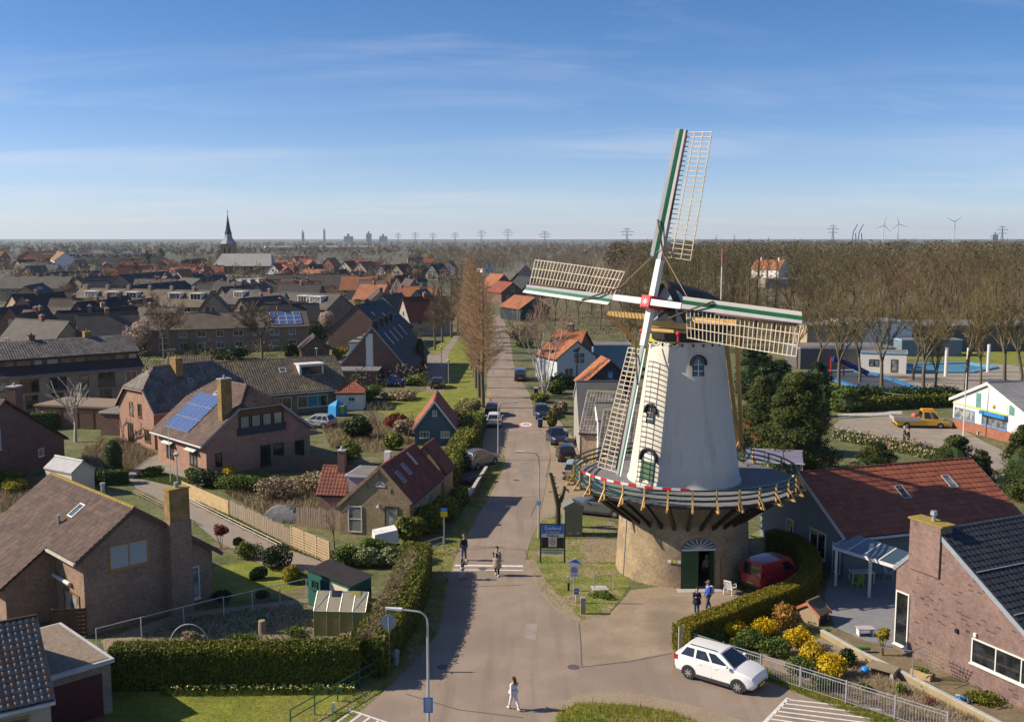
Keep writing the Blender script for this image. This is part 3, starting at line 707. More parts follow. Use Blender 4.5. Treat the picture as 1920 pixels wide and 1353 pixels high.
# white rendered tower
TZ0, TZ1, TR0, TR1 = 6.4, 16.25, 3.86, 2.46
def tower_r(z): return TR0 + (TR1 - TR0) * (z - TZ0) / (TZ1 - TZ0)
render = M('white_render', (.60, .56, .49), .85, .05, .35, c2=(.55, .51, .44), bump=.10, bscale=1.1, fine=.03, fscale=3, c3=(.545, .50, .43), patch=.16, streak=((.45, .405, .33), (1.6, 1.6, .16), (.56, .78)))
m = MB(); m.lathe([(TR0 + .07, TZ0 - .1), (TR0 + .07, TZ0 + .12), (TR0, TZ0 + .2)] + [(tower_r(z), z) for z in np.linspace(TZ0 + .5, TZ1, 9)], 64); m.build('tower', render, mill, smooth='auto')
m = MB(); m.lathe([(TR1 + .12, TZ1 - .08), (TR1 + .22, TZ1 + .05), (TR1 + .22, TZ1 + .42), (TR1, TZ1 + .5)], 64); m.build('curb_ring', black, mill, smooth='auto')
m = MB()
for k in range(22):
 p = pol(tower_r(15.95) + .02, 2 * math.pi * k / 22, 15.95); m.box(p.x - .06, p.x + .06, p.y - .06, p.y + .06, 15.86, 16.04)
m.build('putlog_hole', black, mill, kind='stuff')
def mill_window(ph, z, hw, h, rise, door=False):
 rr = tower_r(z + h / 2); sl = (TR1 - TR0) / (TZ1 - TZ0)
 def wp(s, zz, out): return pol(tower_r(z + zz) + out, ph + s / rr, z + zz)
 m = MB(); a0, a1 = arch_pts(hw, h, rise, 12), arch_pts(hw - .09, h, rise - .09, 12)
 for k in range(len(a0) - 1): m.slab([wp(*a1[k], .05), wp(*a1[k + 1], .05), wp(*a0[k + 1], .05), wp(*a0[k], .05)], .1)
 f = m.build('doorway' if door else 'window', dgreen, mill)
 m = MB(); m.poly([wp(s, zz, .02) for s, zz in arch_pts(hw - .07, h, rise - .07, 12)]); m.build('pane', pane, f)
 if door:
  m = MB(); m.slab([wp(-hw + .08, .02, .045), wp(hw - .08, .02, .045), wp(hw - .08, h - .15, .045), wp(-hw + .08, h - .15, .045)], .05); m.build('door_leaf', M('faded_green', (.06, .12, .07), .6, .2, 2), f)
  m = MB(); m.poly([wp(s, max(zz, h - .1), .03) for s, zz in arch_pts(hw - .1, h, rise - .1, 12)]); m.build('fanlight', white, f)
 else:
  m = MB(); m.beam(wp(0, .02, .04), wp(0, h + rise - .1, .04), .04, .05); m.beam(wp(-hw + .08, h * .9, .04), wp(hw - .08, h * .9, .04), .04, .05)
  m.beam(wp(-hw + .08, h * .4, .04), wp(hw - .08, h * .4, .04), .04, .05); m.build('glazing_bar', white, f)
 m = MB(); b0 = [p for p in arch_pts(hw + .08, h, rise + .08, 14)][1:-1]; b1 = [p for p in arch_pts(hw + .2, h, rise + .2, 14)][1:-1]
 b0 = [(b0[0][0], h - .12)] + b0 + [(b0[-1][0], h - .12)]; b1 = [(b1[0][0], h - .12)] + b1 + [(b1[-1][0], h - .12)]
 for k in range(len(b0) - 1): m.slab([wp(*b0[k], .2), wp(*b0[k + 1], .2), wp(*b1[k + 1], .2), wp(*b1[k], .2)], .22)
 m.build('hood', black, f)
mill_window(R(7), 13.95, .38, .85, .38)
mill_window(R(-56), 10.6, .38, .8, .38)
mill_window(R(-51), TZ0 + .08, .62, 1.75, .6, True)
# gallery
SR, SZ, NP = 7.65, 6.4, 32
decking = M('deck_planks', (.17, .165, .17), .75, .2, 1.2, island=.2, fine=.1, fscale=6)
m = MB(); m.lathe([(3.8, SZ - .14), (3.8, SZ - .1), (SR - .05, SZ - .1), (SR - .05, SZ - .14)], 96); deck = m.build('gallery_deck', black, mill)
NPL = 110
m = MB(); w0, w1 = 2 * math.pi * 3.9 / NPL * .47, 2 * math.pi * SR / NPL * .485
m.slab([(-w0, -3.9, 0), (w0, -3.9, 0), (w1, -SR, 0), (-w1, -SR, 0)], .05, d=(0, 0, -1)); pl = m.mesh('plank')
for k in range(NPL):
 o = link('plank', pl, decking, deck); o.location = (0, 0, SZ + random.uniform(-.008, .008)); o.rotation_euler = (0, 0, 2 * math.pi * k / NPL)
for nm, rr, z, w, h in (('fascia', SR, SZ - .1, .06, .2), ('top_rail', SR + .02, SZ + 1.0, .1, .09), ('middle_rail', SR + .02, SZ + .66, .05, .12), ('lower_rail', SR + .02, SZ + .33, .05, .14)):
 m = MB()
 for k in range(NP): m.beam(pol(rr, 2 * math.pi * k / NP, z), pol(rr, 2 * math.pi * (k + 1) / NP, z), w, h)
 m.build(nm, black if nm == 'fascia' else dgreen, mill)
m = MB(); m.beam((0, -SR - .08, SZ - .3), (0, -SR - .08, SZ + 1.0), .1, .1); m.beam((0, -SR - .5, SZ - .2), (0, -SR - .12, SZ + .4), .08, .08); m.beam((0, -SR + .25, SZ - .27), (0, -SR - .6, SZ - .27), .11, .12)
post = m.mesh('railing_post')
m = MB(); m.beam((0, -4.36, 3.95), (0, -SR + .25, SZ - .22), .2, .24); strut = m.mesh('strut')
for k in range(NP):
 a = 2 * math.pi * (k + .5) / NP
 o = link('railing_post', post, ochre, mill); o.rotation_euler = (0, 0, a)
 o = link('strut', strut, black, mill); o.rotation_euler = (0, 0, a)
# the wind side: cap, shaft, sails
YAW = R(47); NV = Vector((-math.sin(YAW), -math.cos(YAW), 0)); RV = Vector((math.cos(YAW), -math.sin(YAW), 0)); UZ = Vector((0, 0, 1))
TILT, ROLL = R(12.0), R(3.2)
SHAFT = NV * math.cos(TILT) + UZ * math.sin(TILT); UP = -NV * math.sin(TILT) + UZ * math.cos(TILT)
CAPO = RV * -.35; HUB = NV * 3.6 + CAPO + UZ * 18.8
tar = M('tarred_boards', (.028, .026, .025), .55, .3, 1.2, bump=.15, bscale=6)
thatch = M('tarred_thatch', (.06, .052, .042), .85, .3, 1.0, bump=.4, bscale=10)
m = MB(); st = [(2.3, 1.25, 20.2, 18.6), (1.9, 1.8, 20.2, 17.4), (1.0, 2.25, 20.05, 16.85), (0, 2.5, 19.85, 16.75), (-1.4, 2.55, 19.6, 16.75), (-2.8, 2.3, 19.25, 16.8), (-4.2, 1.7, 18.7, 16.95), (-5.2, .8, 18.2, 17.3)]
K = 14; vs = []
for t, w, zr, zb in st:
 for k in range(K + 1):
  a = -1 + 2 * k / K; x = w * math.copysign(abs(a) ** .9, a); hgt = (1 - abs(a) ** 1.35); vs.append(CAPO + NV * t + RV * x + UZ * (zb + (zr - zb) * hgt))
n = len(st); fs = [(j * (K + 1) + k, j * (K + 1) + k + 1, (j + 1) * (K + 1) + k + 1, (j + 1) * (K + 1) + k) for j in range(n - 1) for k in range(K)]
fs.append(tuple((n - 1) * (K + 1) + k for k in range(K + 1)))
m.add(vs, fs); capo = m.build('cap', thatch, mill, smooth='auto')
md = capo.modifiers.new('s', 'SOLIDIFY'); md.thickness = .18
def cp(t, x, z): return CAPO + NV * t + RV * x + UZ * z
m = MB(); m.poly([cp(1.75, s_ * 2.1 * math.copysign(1, s_) if False else x, z) for x, z in ((-2.0, 16.7), (2.0, 16.7), (1.95, 17.8), (1.2, 19.3), (0, 20.0), (-1.2, 19.3), (-1.95, 17.8))]); m.build('cap_front', M('pale_blue_boards', (.36, .43, .47), .7, .15, 2), mill)
m = MB(); m.slab([cp(1.82, -.75, 17.3), cp(1.82, .75, 17.3), cp(1.82, .7, 18.9), cp(1.82, -.7, 18.9)], .04); m.build('cap_hatch', black, mill)
m = MB(); m.beam(cp(2.0, -2.3, 17.25), cp(2.0, 2.3, 17.25), .4, .42); m.beam(cp(2.1, -1.9, 16.85), cp(2.1, 1.9, 16.85), .16, .2); m.build('weather_beam', ochre, mill)
m = MB(); m.slab([cp(2.45, -1.25, 16.05), cp(2.45, 1.25, 16.05), cp(2.45, 1.4, 16.6), cp(2.45, -1.4, 16.6)], .06); beard = m.build('beard_board', M('beard_yellow', (.55, .50, .04), .5, .2, 3), mill)
m = MB()
for k in range(6):
 for q in range(6):
  a0, a1 = math.pi * q / 6, math.pi * (q + 1) / 6; x0 = -1.5 + .5 * k
  m.beam(cp(2.5, x0 + .25 - .25 * math.cos(a0), 16.05 - .16 * math.sin(a0)), cp(2.5, x0 + .25 - .25 * math.cos(a1), 16.05 - .16 * math.sin(a1)), .05, .07)
m.build('scalloped_edge', white, beard)
m = MB(); m.slab([cp(2.43, -1.5, 15.95), cp(2.43, 1.5, 15.95), cp(2.43, 1.45, 16.1), cp(2.43, -1.45, 16.1)], .05); m.build('beard_border', dgreen, beard)
for s_ in (-1, 1):
 m = MB(); m.ball(cp(2.5, 1.55 * s_, 16.75), .17, 6); m.tube(cp(2.5, 1.55 * s_, 16.2), cp(2.5, 1.55 * s_, 16.7), .08); m.build('finial', redp, beard)
m = MB(); m.beam(cp(1.5, -5.5, 17.65), cp(1.5, 5.5, 17.65), .34, .36); m.build('long_tail_beam', ochre, mill)
m = MB(); m.beam(cp(-2.2, -3.0, 17.35), cp(-2.2, 3.0, 17.35), .28, .3); m.build('short_tail_beam', ochre, mill)
TAIL = NV * -6.6 + UZ * 7.3
for x in (-5.35, 5.35): m = MB(); m.beam(cp(1.5, x, 17.6), TAIL + RV * math.copysign(.25, x) + UZ * .4, .24, .26); m.build('long_brace', ochre, mill)
for x in (-2.9, 2.9): m = MB(); m.beam(cp(-2.2, x, 17.3), TAIL + RV * math.copysign(.2, x) + UZ * 1.4, .2, .2); m.build('short_brace', ochre, mill)
m = MB(); m.beam(cp(-4.6, 0, 17.6), TAIL, .34, .34, w1=.28, h1=.28); m.build('tail_pole', ochre, mill)
# winding wheel at the foot of the tail
m = MB(); c = TAIL + RV * .45 + UZ * .3
for k in range(16):
 a0, a1 = 2 * math.pi * k / 16, 2 * math.pi * (k + 1) / 16
 m.beam(c + (NV * math.cos(a0) + UZ * math.sin(a0)) * .95, c + (NV * math.cos(a1) + UZ * math.sin(a1)) * .95, .07, .07)
 if k % 2 == 0: m.beam(c, c + (NV * math.cos(a0) + UZ * math.sin(a0)) * 1.1, .06, .06)
m.build('winding_wheel', dgreen, mill)
m = MB(); m.beam(HUB - SHAFT * 3.2, HUB - SHAFT * .3, .5, .5); m.build('windshaft', M('shaft_red', (.25, .02, .02), .5), mill)
def place(o, X, Y, Zv, loc):
 o.matrix_local = Matrix(((X.x, Y.x, Zv.x, loc.x), (X.y, Y.y, Zv.y, loc.y), (X.z, Y.z, Zv.z, loc.z), (0, 0, 0, 1))); return o
E1 = UP * math.cos(ROLL) + RV * math.sin(ROLL); E2 = RV * math.cos(ROLL) - UP * math.sin(ROLL)
m = MB(); m.box(-.42, .42, -.42, .42, -.55, .42); hub = m.build('poll_end', redp, mill); place(hub, E2, E1, SHAFT, HUB)
m = MB(); m.box(-.36, .36, -.36, .36, .42, .5); m.build('poll_face', M('bright_red', (.62, .03, .04), .4), hub)
m = MB(); star = []
for k in range(16):
 r_ = .31 if k % 2 == 0 else .10; star.append((r_ * math.cos(math.pi * k / 8), r_ * math.sin(math.pi * k / 8), .52))
m.slab(star, .018); m.build('star', white, hub)
LEN, NBAR = 11.65, 27
bar_m = M('sail_lattice_wood', (.52, .445, .33), .75, .2, 2.0, island=.12)
lattice = []
rail_pts = [[], [], []]
for k in range(NBAR):
 r_ = 3.15 + (11.5 - 3.15) * k / (NBAR - 1); th = R(21 - 17 * (k / (NBAR - 1))); W = 2.02
 p0, p1 = Vector((r_, -.02, -.05)), Vector((r_ + .02, W * math.cos(th), -.05 - W * math.sin(th)))
 m = MB(); m.beam(p0, p1 + (p1 - p0) * .03, .055, .05); lattice.append(m.mesh('lattice_bar'))
 for q, fr in enumerate((.36, .68, 1.0)): rail_pts[q].append(p0 + (p1 - p0) * fr + Vector((0, 0, .03)))
def chain(pts, w, h):
 m = MB()
 for a, b in zip(pts[:-1], pts[1:]): m.beam(a, b, w, h)
 return m
rails = [chain(p, .05, .045).mesh('lattice_rail') for p in rail_pts]
m = MB(); m.beam((2.85, 0, 0), (LEN, 0, 0), .3, .3, w1=.2, h1=.2); stock_out = m.mesh('sail')
m = MB(); m.beam((.3, 0, 0), (2.9, 0, 0), .42, .42, w1=.39, h1=.39); stock_in = m.mesh('stock_root')
m = MB(); m.slab([(3.0, -.15, .12), (LEN, -.1, .09), (LEN, -.34, .20), (3.05, -.40, .27)], .03); gboard = m.mesh('green_board')
m = MB(); m.slab([(3.05, -.40, .275), (LEN, -.34, .205), (LEN, -.55, .34), (3.1, -.6, .41)], .03); wboard = m.mesh('white_board')
cloth_m = M('rolled_sailcloth', (.095, .06, .045), .9, .2, 3)
m = MB(); m.path([Vector((11.3, .2, .08)), Vector((5.6, .2, .1))], .075, 6); m.path([Vector((5.5, -.5, .45)), Vector((3.7, .2, .3)), Vector((2.0, .9, .05))], .06, 6); cloth = m.mesh('rolled_cloth', True)
seq = [E1, -E2, -E1, E2]
for k, e in enumerate(seq):
 lead = seq[(k + 1) % 4]; off = SHAFT * (.22 if k % 2 else -.22)
 s = link('sail', stock_out, greyp, mill); place(s, e, -lead, SHAFT, HUB + off)
 if (e.cross(-lead)).dot(SHAFT) < 0: place(s, e, -lead, SHAFT, HUB + off)
 link('stock_root', stock_in, white, s); link('green_board', gboard, greenp, s); link('white_board', wboard, white, s); link('rolled_cloth', cloth, cloth_m, s)
 for b in lattice: link('lattice_bar', b, bar_m, s)
 for b in rails: link('lattice_rail', b, bar_m, s)
rope = M('rope', (.42, .33, .2), .9)
ends = [HUB + e * 3.6 for e in seq]
for a, b in ((0, 1), (0, 3)):
 m = MB(); m.tube(ends[a], ends[b], .022, .022, 5); m.build('stay_rope', rope, mill)
# red and white barrier plank tied to the railing
bt = thing('barrier_plank', 'red and white striped barrier plank tied along the gallery railing', 'barrier', (MX, MY, 0))
for k in range(15):
 a0 = R(-70 + k * 4.2); a1 = R(-70 + (k + 1) * 4.2); m = MB(); m.beam(pol(SR + .1, a0, SZ + 1.08), pol(SR + .1, a1, SZ + 1.08), .03, .16)
 m.build('stripe', redp if k % 2 == 0 else white, bt)
# flagpole behind the mill
fp = G(1347, 760); fl = thing('flagpole', 'thin white flagpole with a red tip behind the mill cap', 'flagpole', fp)
hp = 21.6
m = MB(); m.tube((0, 0, 0), (0, 0, hp - 2.4), .11, .08); m.build('pole', white, fl)
m = MB(); m.tube((0, 0, hp - 2.4), (0, 0, hp), .08, .06); m.build('pole_tip', M('faded_red', (.55, .18, .14), .6), fl)


# ------------------------------------------------------------------ house kit
def inpoly(P, q):
 x, y = P[:, 0], P[:, 1]; ins = np.zeros(len(P), bool); j = len(q) - 1
 for i in range(len(q)):
  xi, yi, xj, yj = *q[i], *q[j]
  ins ^= ((yi > y) != (yj > y)) & (x < (xj - xi) * (y - yi) / (yj - yi + 1e-12) + xi); j = i
 return ins
def tile_arrays(poly, cw=.3, ch=.35, amp=.04, lift=.035, off=.02, rng=RNG, holes=()):
 """every tile of a sloping plane as a small curved piece; poly: 3-D points of the plane (any order)"""
 P = [Vector(p) for p in poly]; nrm = Vector((0, 0, 0))
 for i in range(len(P)): nrm += P[i].cross(P[(i + 1) % len(P)])
 nrm.normalize(); nrm = nrm if nrm.z > 0 else -nrm
 u = Vector((-nrm.y, nrm.x, 0)).normalized(); w = nrm.cross(u)
 if w.z < 0: w, u = -w, -u
 q = [((p - P[0]).dot(u), (p - P[0]).dot(w)) for p in P]; qa = np.array(q); lo, hi = qa.min(0), qa.max(0)
 nu, nv = max(1, round((hi[0] - lo[0]) / cw)), max(1, round((hi[1] - lo[1]) / ch)); cw, ch = (hi[0] - lo[0]) / nu, (hi[1] - lo[1]) / nv
 gu, gv = np.meshgrid(lo[0] + cw * np.arange(nu), lo[1] + ch * np.arange(nv)); gu, gv = gu.ravel(), gv.ravel()
 k = inpoly(np.column_stack([gu + cw / 2, gv + ch / 2]), q); gu, gv = gu[k], gv[k]
 us = np.array([.02, .33, .66, 1.0]) * cw; hs = np.array([.15, 1.0, .25, .1]) * amp
 jit = rng.normal(size=len(gu)) * .004; V = []
 for dv, li in ((.0, lift), (ch * 1.04, .0)):
  for a, h in zip(us, hs): V.append(np.column_stack([gu + a, gv + dv, np.full(len(gu), off + li + h) + jit]))
 L = np.stack(V, 1).reshape(-1, 3); M3 = np.array([u, w, nrm]); W = L @ M3 + np.array(P[0])
 b = np.arange(len(gu))[:, None] * 8
 F = np.concatenate([b + np.array([[i, i + 1, i + 5, i + 4]]) for i in range(3)])
 return W, F
def slab_roof(parent, planes, mat, tilemat=None, cw=.3, ch=.35, th=.14, name='roof', amp=.04):
 m = MB()
 for p in planes:
  P = [Vector(q) for q in p]; nrm = Vector((0, 0, 0))
  for i in range(len(P)): nrm += P[i].cross(P[(i + 1) % len(P)])
  m.slab(P if nrm.z > 0 else P[::-1], th, d=(0, 0, -1))
 r = m.build(name, mat, parent)
 if tilemat is not None:
  v, f = cat([tile_arrays(p, cw, ch, amp) for p in planes]); o = link('roof_tiles', npmesh('roof_tiles', v, f, tilemat), None, r); o['kind'] = 'stuff'
 return r
class House: pass
def wall_frame(h, side):
 """origin on the wall centre line at ground, unit vectors along the wall (to the right seen from outside) and outwards"""
 if side == 'a': return Vector(((h.wr - h.wl) / 2 * 0, -h.yl, 0)), Vector((1, 0, 0)), Vector((0, -1, 0))
 if side == 'b': return Vector((0, h.yl, 0)), Vector((-1, 0, 0)), Vector((0, 1, 0))
 if side == 'l': return Vector((-h.wl, 0, 0)), Vector((0, -1, 0)), Vector((-1, 0, 0))
 return Vector((h.wr, 0, 0)), Vector((0, 1, 0)), Vector((1, 0, 0))
def window_at(parent, o, t, n, s, z, w, hh, cols=2, rows=1, fm=None, pm=None, sill=True, name='window', up=None, fw=.08):
 """framed window: frame mesh > pane, standing proud of the wall plane (origin o, along t, outwards n)"""
 up = up or Vector((0, 0, 1)); c = o + t * s + up * z
 def P(a, b, d): return c + t * a + up * b + n * d
 m = MB()
 def bar(a0, a1, b0, b1):
  m.slab([P(a0, b0, .06), P(a1, b0, .06), P(a1, b1, .06), P(a0, b1, .06)], .06)
 bar(-w / 2, w / 2, 0, fw); bar(-w / 2, w / 2, hh - fw, hh); bar(-w / 2, -w / 2 + fw, fw, hh - fw); bar(w / 2 - fw, w / 2, fw, hh - fw)
 for k in range(1, cols): x = -w / 2 + w * k / cols; bar(x - fw * .4, x + fw * .4, fw, hh - fw)
 for k in range(1, rows): b = hh * k / rows; m.slab([P(-w / 2 + fw, b - fw * .35, .055), P(w / 2 - fw, b - fw * .35, .055), P(w / 2 - fw, b + fw * .35, .055), P(-w / 2 + fw, b + fw * .35, .055)], .05)
 if sill: m.slab([P(-w / 2 - .06, -.06, .13), P(w / 2 + .06, -.06, .13), P(w / 2 + .06, 0, .13), P(-w / 2 - .06, 0, .13)], .13)
 f = m.build(name, fm or white, parent)
 m = MB(); m.poly([P(-w / 2 + .03, .03, .015), P(w / 2 - .03, .03, .015), P(w / 2 - .03, hh - .03, .015), P(-w / 2 + .03, hh - .03, .015)]); m.build('pane', pm or pane, f)
 return f
def house(name, label, r0, r1, zr, wl, wr, el, er, wallm, roofm, tilem=None, ov=.3, eo=.45, hip0=None, hip1=None, wins=(), chimneys=(), skylights=(), dormers=(), cat_='house', group=None,
          gutter=None, barge=None, ridge=None, cw=.3, ch=.35, fm=None, pm=None, th=.14, amp=.04):
 h = House(); r0, r1 = Vector((r0[0], r0[1], 0)), Vector((r1[0], r1[1], 0)); d = r1 - r0; L = d.length; c = (r0 + r1) / 2
 rz = math.atan2(d.y, d.x) - math.pi / 2
 t = thing(name, label, cat_, c, rz, group); h.t = t; h.L, h.wl, h.wr, h.yl, h.zr = L, wl, wr, L / 2 - ov, zr
 sl, sr = (zr - el) / wl, (zr - er) / wr; h.sl, h.sr = sl, sr; y0, y1, yl = -L / 2, L / 2, h.yl
 def endpoly(hip):
  if hip: zh = hip[1]; return [(-wl, 0), (wr, 0), (wr, er), ((zr - zh) / sr, zh - .02), (-(zr - zh) / sl, zh - .02), (-wl, el)]
  return [(-wl, 0), (wr, 0), (wr, er), (0, zr - .02), (-wl, el)]
 m = MB(); m.poly([(x, -yl, z) for x, z in endpoly(hip0)]); m.poly([(x, yl, z) for x, z in endpoly(hip1)][::-1])
 m.poly([(-wl, yl, 0), (-wl, -yl, 0), (-wl, -yl, el), (-wl, yl, el)]); m.poly([(wr, -yl, 0), (wr, yl, 0), (wr, yl, er), (wr, -yl, er)])
 h.wall = m.build('wall', wallm, t)
 def plane(sg):
  w, e, s = (wl, el, sl) if sg < 0 else (wr, er, sr); xe, ze = sg * (w + eo), e - eo * s
  p = [(xe, y0, ze + th), (xe, y1, ze + th)]
  if hip1: zh = hip1[1]; p += [(sg * (zr - zh) / s, y1, zh + th), (0, y1 - hip1[0], zr + th)]
  else: p += [(0, y1, zr + th)]
  if hip0: zh = hip0[1]; p += [(0, y0 + hip0[0], zr + th), (sg * (zr - zh) / s, y0, zh + th)]
  else: p += [(0, y0, zr + th)]
  return p
 planes = [plane(-1), plane(1)]
 for hip, y, sg in ((hip0, y0, 1), (hip1, y1, -1)):
  if hip: zh = hip[1]; planes.append([(-(zr - zh) / sl, y, zh + th), ((zr - zh) / sr, y, zh + th), (0, y + sg * hip[0], zr + th)])
 h.roof = slab_roof(t, planes, roofm, tilem, cw, ch, th, amp=amp); h.planes = planes
 m = MB(); ya, yb = y0 + (hip0[0] if hip0 else 0), y1 - (hip1[0] if hip1 else 0); k = max(1, int((yb - ya) / .4)) if tilem is not None else 1
 for i in range(k):
  a = ya + (yb - ya) * i / k; b = ya + (yb - ya) * (i + 1) / k; m.tube((0, a, zr + th + .01), (0, b + .02, zr + th + .01), .12, .10 if tilem is not None else .12, 6)
 for hip, y, sg in ((hip0, y0, 1), (hip1, y1, -1)):
  if hip:
   zh = hip[1]
   for x in (-(zr - zh) / sl, (zr - zh) / sr): m.tube((x, y, zh + th), (0, y + sg * hip[0], zr + th + .02), .1, .1, 6)
 o = m.build('ridge_tiles', ridge or (tilem if tilem is not None else roofm), h.roof, smooth='auto'); o['kind'] = 'stuff'
 if gutter:
  for sg, w, e, s in ((-1, wl, el, sl), (1, wr, er, sr)):
   x = sg * (w + eo + .06); z = e - eo * s + .02; m = MB(); m.beam((x, y0, z), (x, y1, z), .14, .14); m.build('gutter', gutter, h.roof)
 if barge:
  for y, hip in ((y0 - .025, hip0), (y1 + .025, hip1)):
   for sg, w, e, s in ((-1, wl, el, sl), (1, wr, er, sr)):
    top = (0, zr) if not hip else (sg * (zr - hip[1]) / s, hip[1]); m = MB()
    m.slab([(sg * (w + eo), y, e - eo * s + th + .03), (top[0], y, top[1] + th + .03), (top[0], y, top[1] - .12), (sg * (w + eo), y, e - eo * s - .12)], .04, d=(0, 1 if y < 0 else -1, 0)); m.build('bargeboard', barge, h.roof)
   if hip: x0, x1 = -(zr - hip[1]) / sl, (zr - hip[1]) / sr; m = MB(); m.beam((x0, y, hip[1] + .03), (x1, y, hip[1] + .03), .12, .14); m.build('gutter', barge, h.roof)
 for wn_ in wins:
  side, s, z, w, hh = wn_[:5]; o_, tv, nv = wall_frame(h, side)
  cols = wn_[5] if len(wn_) > 5 else 2; rows = wn_[6] if len(wn_) > 6 else 1; f2 = wn_[7] if len(wn_) > 7 else fm; nm = wn_[8] if len(wn_) > 8 else 'window'; p2 = wn_[9] if len(wn_) > 9 else pm
  window_at(t, o_, tv, nv, s, z, w, hh, cols, rows, f2, p2, name=nm, sill=(nm == 'window'))
 for cdef in chimneys:
  x, y, w, dd, zt, mat = cdef[:6]; cap = cdef[6] if len(cdef) > 6 else concrete; zb = cdef[7] if len(cdef) > 7 else (zr - (sl if x < 0 else sr) * abs(x) - .5)
  m = MB(); m.box(x - w / 2, x + w / 2, y - dd / 2, y + dd / 2, zb, zt); ch_ = m.build('chimney', mat, h.roof)
  m = MB(); m.box(x - w / 2 - .05, x + w / 2 + .05, y - dd / 2 - .05, y + dd / 2 + .05, zt, zt + .1); m.tube((x, y, zt + .1), (x, y, zt + .4), .13, .1); cpo = m.build('chimney_cap', cap, ch_) if False else m.build('chimney_cap', cap, h.roof)
 for sk in skylights:
  side, y, tt, w, hh = sk[:5]; sg, wd, e, s = (-1, wl, el, sl) if side == 'l' else (1, wr, er, sr)
  n_ = Vector((sg * s, 0, 1)).normalized(); upv = Vector((-sg, 0, s)).normalized(); tv = upv.cross(n_)
  o_ = Vector((sg * wd * (1 - tt), y, e + (zr - e) * tt + th)) + n_ * .05; window_at(h.roof, o_, tv, n_, 0, 0, w, hh, 1, 1, sk[5] if len(sk) > 5 else greyp, sk[6] if len(sk) > 6 else paneblue, sill=False, name='skylight', up=upv)
  m = MB(); tv_, uv_ = tv * (w / 2 - .01), upv; m.slab([o_ - tv_ + n_ * .0, o_ + tv_ + n_ * .0, o_ + tv_ + uv_ * hh, o_ - tv_ + uv_ * hh], .12, d=-n_); m.build('skylight_kerb', greyp, h.roof)
 for dm in dormers:
  side, y, w, xf, hh, wm = dm[:6]; cols = dm[6] if len(dm) > 6 else 3; sg, wd, e, s = (-1, wl, el, sl) if side == 'l' else (1, wr, er, sr)
  zb = zr - s * xf; zt = zb + hh; xi = max(.0, (zr - zt) / s)
  m = MB(); m.add([(sg * xf, y - w / 2, zb - .1), (sg * xf, y + w / 2, zb - .1), (sg * xf, y + w / 2, zt), (sg * xf, y - w / 2, zt), (sg * xi, y - w / 2, zt), (sg * xi, y + w / 2, zt)],
      [(0, 1, 2, 3), (0, 3, 4), (1, 5, 2), (3, 2, 5, 4)]); dd_ = m.build('dormer', wm, h.roof)
  m = MB(); xa, xb = sorted((sg * (xf + .2), sg * xi * .9)); m.box(xa, xb, y - w / 2 - .12, y + w / 2 + .12, zt, zt + .16); m.build('dormer_roof', dm[7] if len(dm) > 7 else white, h.roof)
  window_at(h.roof, Vector((sg * xf, y, 0)), Vector((0, -1, 0)) if sg < 0 else Vector((0, 1, 0)), Vector((sg, 0, 0)), 0, zb + .12, w * .9, hh - .22, cols, 1, fm or white, pm, sill=False, name='dormer_window')
 return h
def flatroof(name, label, corner, ang, w, d, z, wallm, roofm, trim=None, wins=(), cat_='shed', group=None, ovh=.15, th=.2):
 """flat roofed box: corner = front-left ground corner, ang = bearing of the front wall"""
 t = thing(name, label, cat_, (corner[0], corner[1], 0), ang, group)
 m = MB(); m.box(0, w, 0, d, 0, z); wl_ = m.build('wall', wallm, t)
 m = MB(); m.box(-ovh, w + ovh, -ovh, d + ovh, z + .002, z + th); rf = m.build('roof_edge', trim or white, t)
 m = MB(); m.box(.05, w - .05, .05, d - .05, z + th, z + th + .03); m.build('roof', roofm, t)
 for side, s, zz, ww, hh, *rest in wins:
  o_, tv, nv = {'a': (Vector((w / 2, 0, 0)), Vector((1, 0, 0)), Vector((0, -1, 0))), 'r': (Vector((w, d / 2, 0)), Vector((0, 1, 0)), Vector((1, 0, 0))), 'l': (Vector((0, d / 2, 0)), Vector((0, -1, 0)), Vector((-1, 0, 0)))}[side]
  window_at(t, o_, tv, nv, s, zz, ww, hh, rest[0] if rest else 1, 1, rest[1] if len(rest) > 1 else white, rest[2] if len(rest) > 2 else None, sill=False, name=rest[3] if len(rest) > 3 else 'window')
 return t


# ------------------------------------------------------------------ house materials
br_brown = brick('brown_brick', (.305, .195, .135), (.24, .15, .105), (.24, .185, .145))
br_pink = brick('pink_brick', (.37, .205, .15), (.31, .17, .122), (.31, .22, .175))
br_rose = brick('rose_brick', (.205, .133, .115), (.172, .108, .093), (.20, .15, .133), odd=(.085, .055, .047), stain=(.235, .155, .135))
br_yellow = brick('yellow_brick', (.36, .265, .145), (.27, .185, .105), (.29, .23, .16), stain=(.30, .17, .09))
br_dark = brick('dark_brick', (.185, .105, .082), (.145, .085, .066), (.14, .10, .08))
br_grey = brick('grey_brown_brick', (.27, .205, .155), (.225, .165, .125), (.235, .19, .155))
br_tan = brick('tan_brick', (.42, .31, .205), (.35, .25, .165), (.35, .28, .21))
br_red = brick('red_brick', (.33, .12, .07), (.27, .095, .06), (.26, .16, .12))
t_brown = M('brown_tiles', (.074, .045, .035), .8, .15, .7, island=.3, c2=(.09, .054, .042))
t_dbrown = M('dark_brown_tiles', (.08, .048, .037), .7, .15, .7, island=.28, c2=(.10, .06, .046))
t_red = M('red_tiles', (.28, .085, .045), .7, .15, .7, island=.16, c2=(.24, .074, .04))
t_dred = M('dark_red_tiles', (.155, .042, .026), .7, .15, .7, island=.2, c2=(.185, .055, .033))
t_orange = M('orange_tiles', (.36, .135, .055), .75, .18, .5, island=.2, c2=(.28, .105, .05))
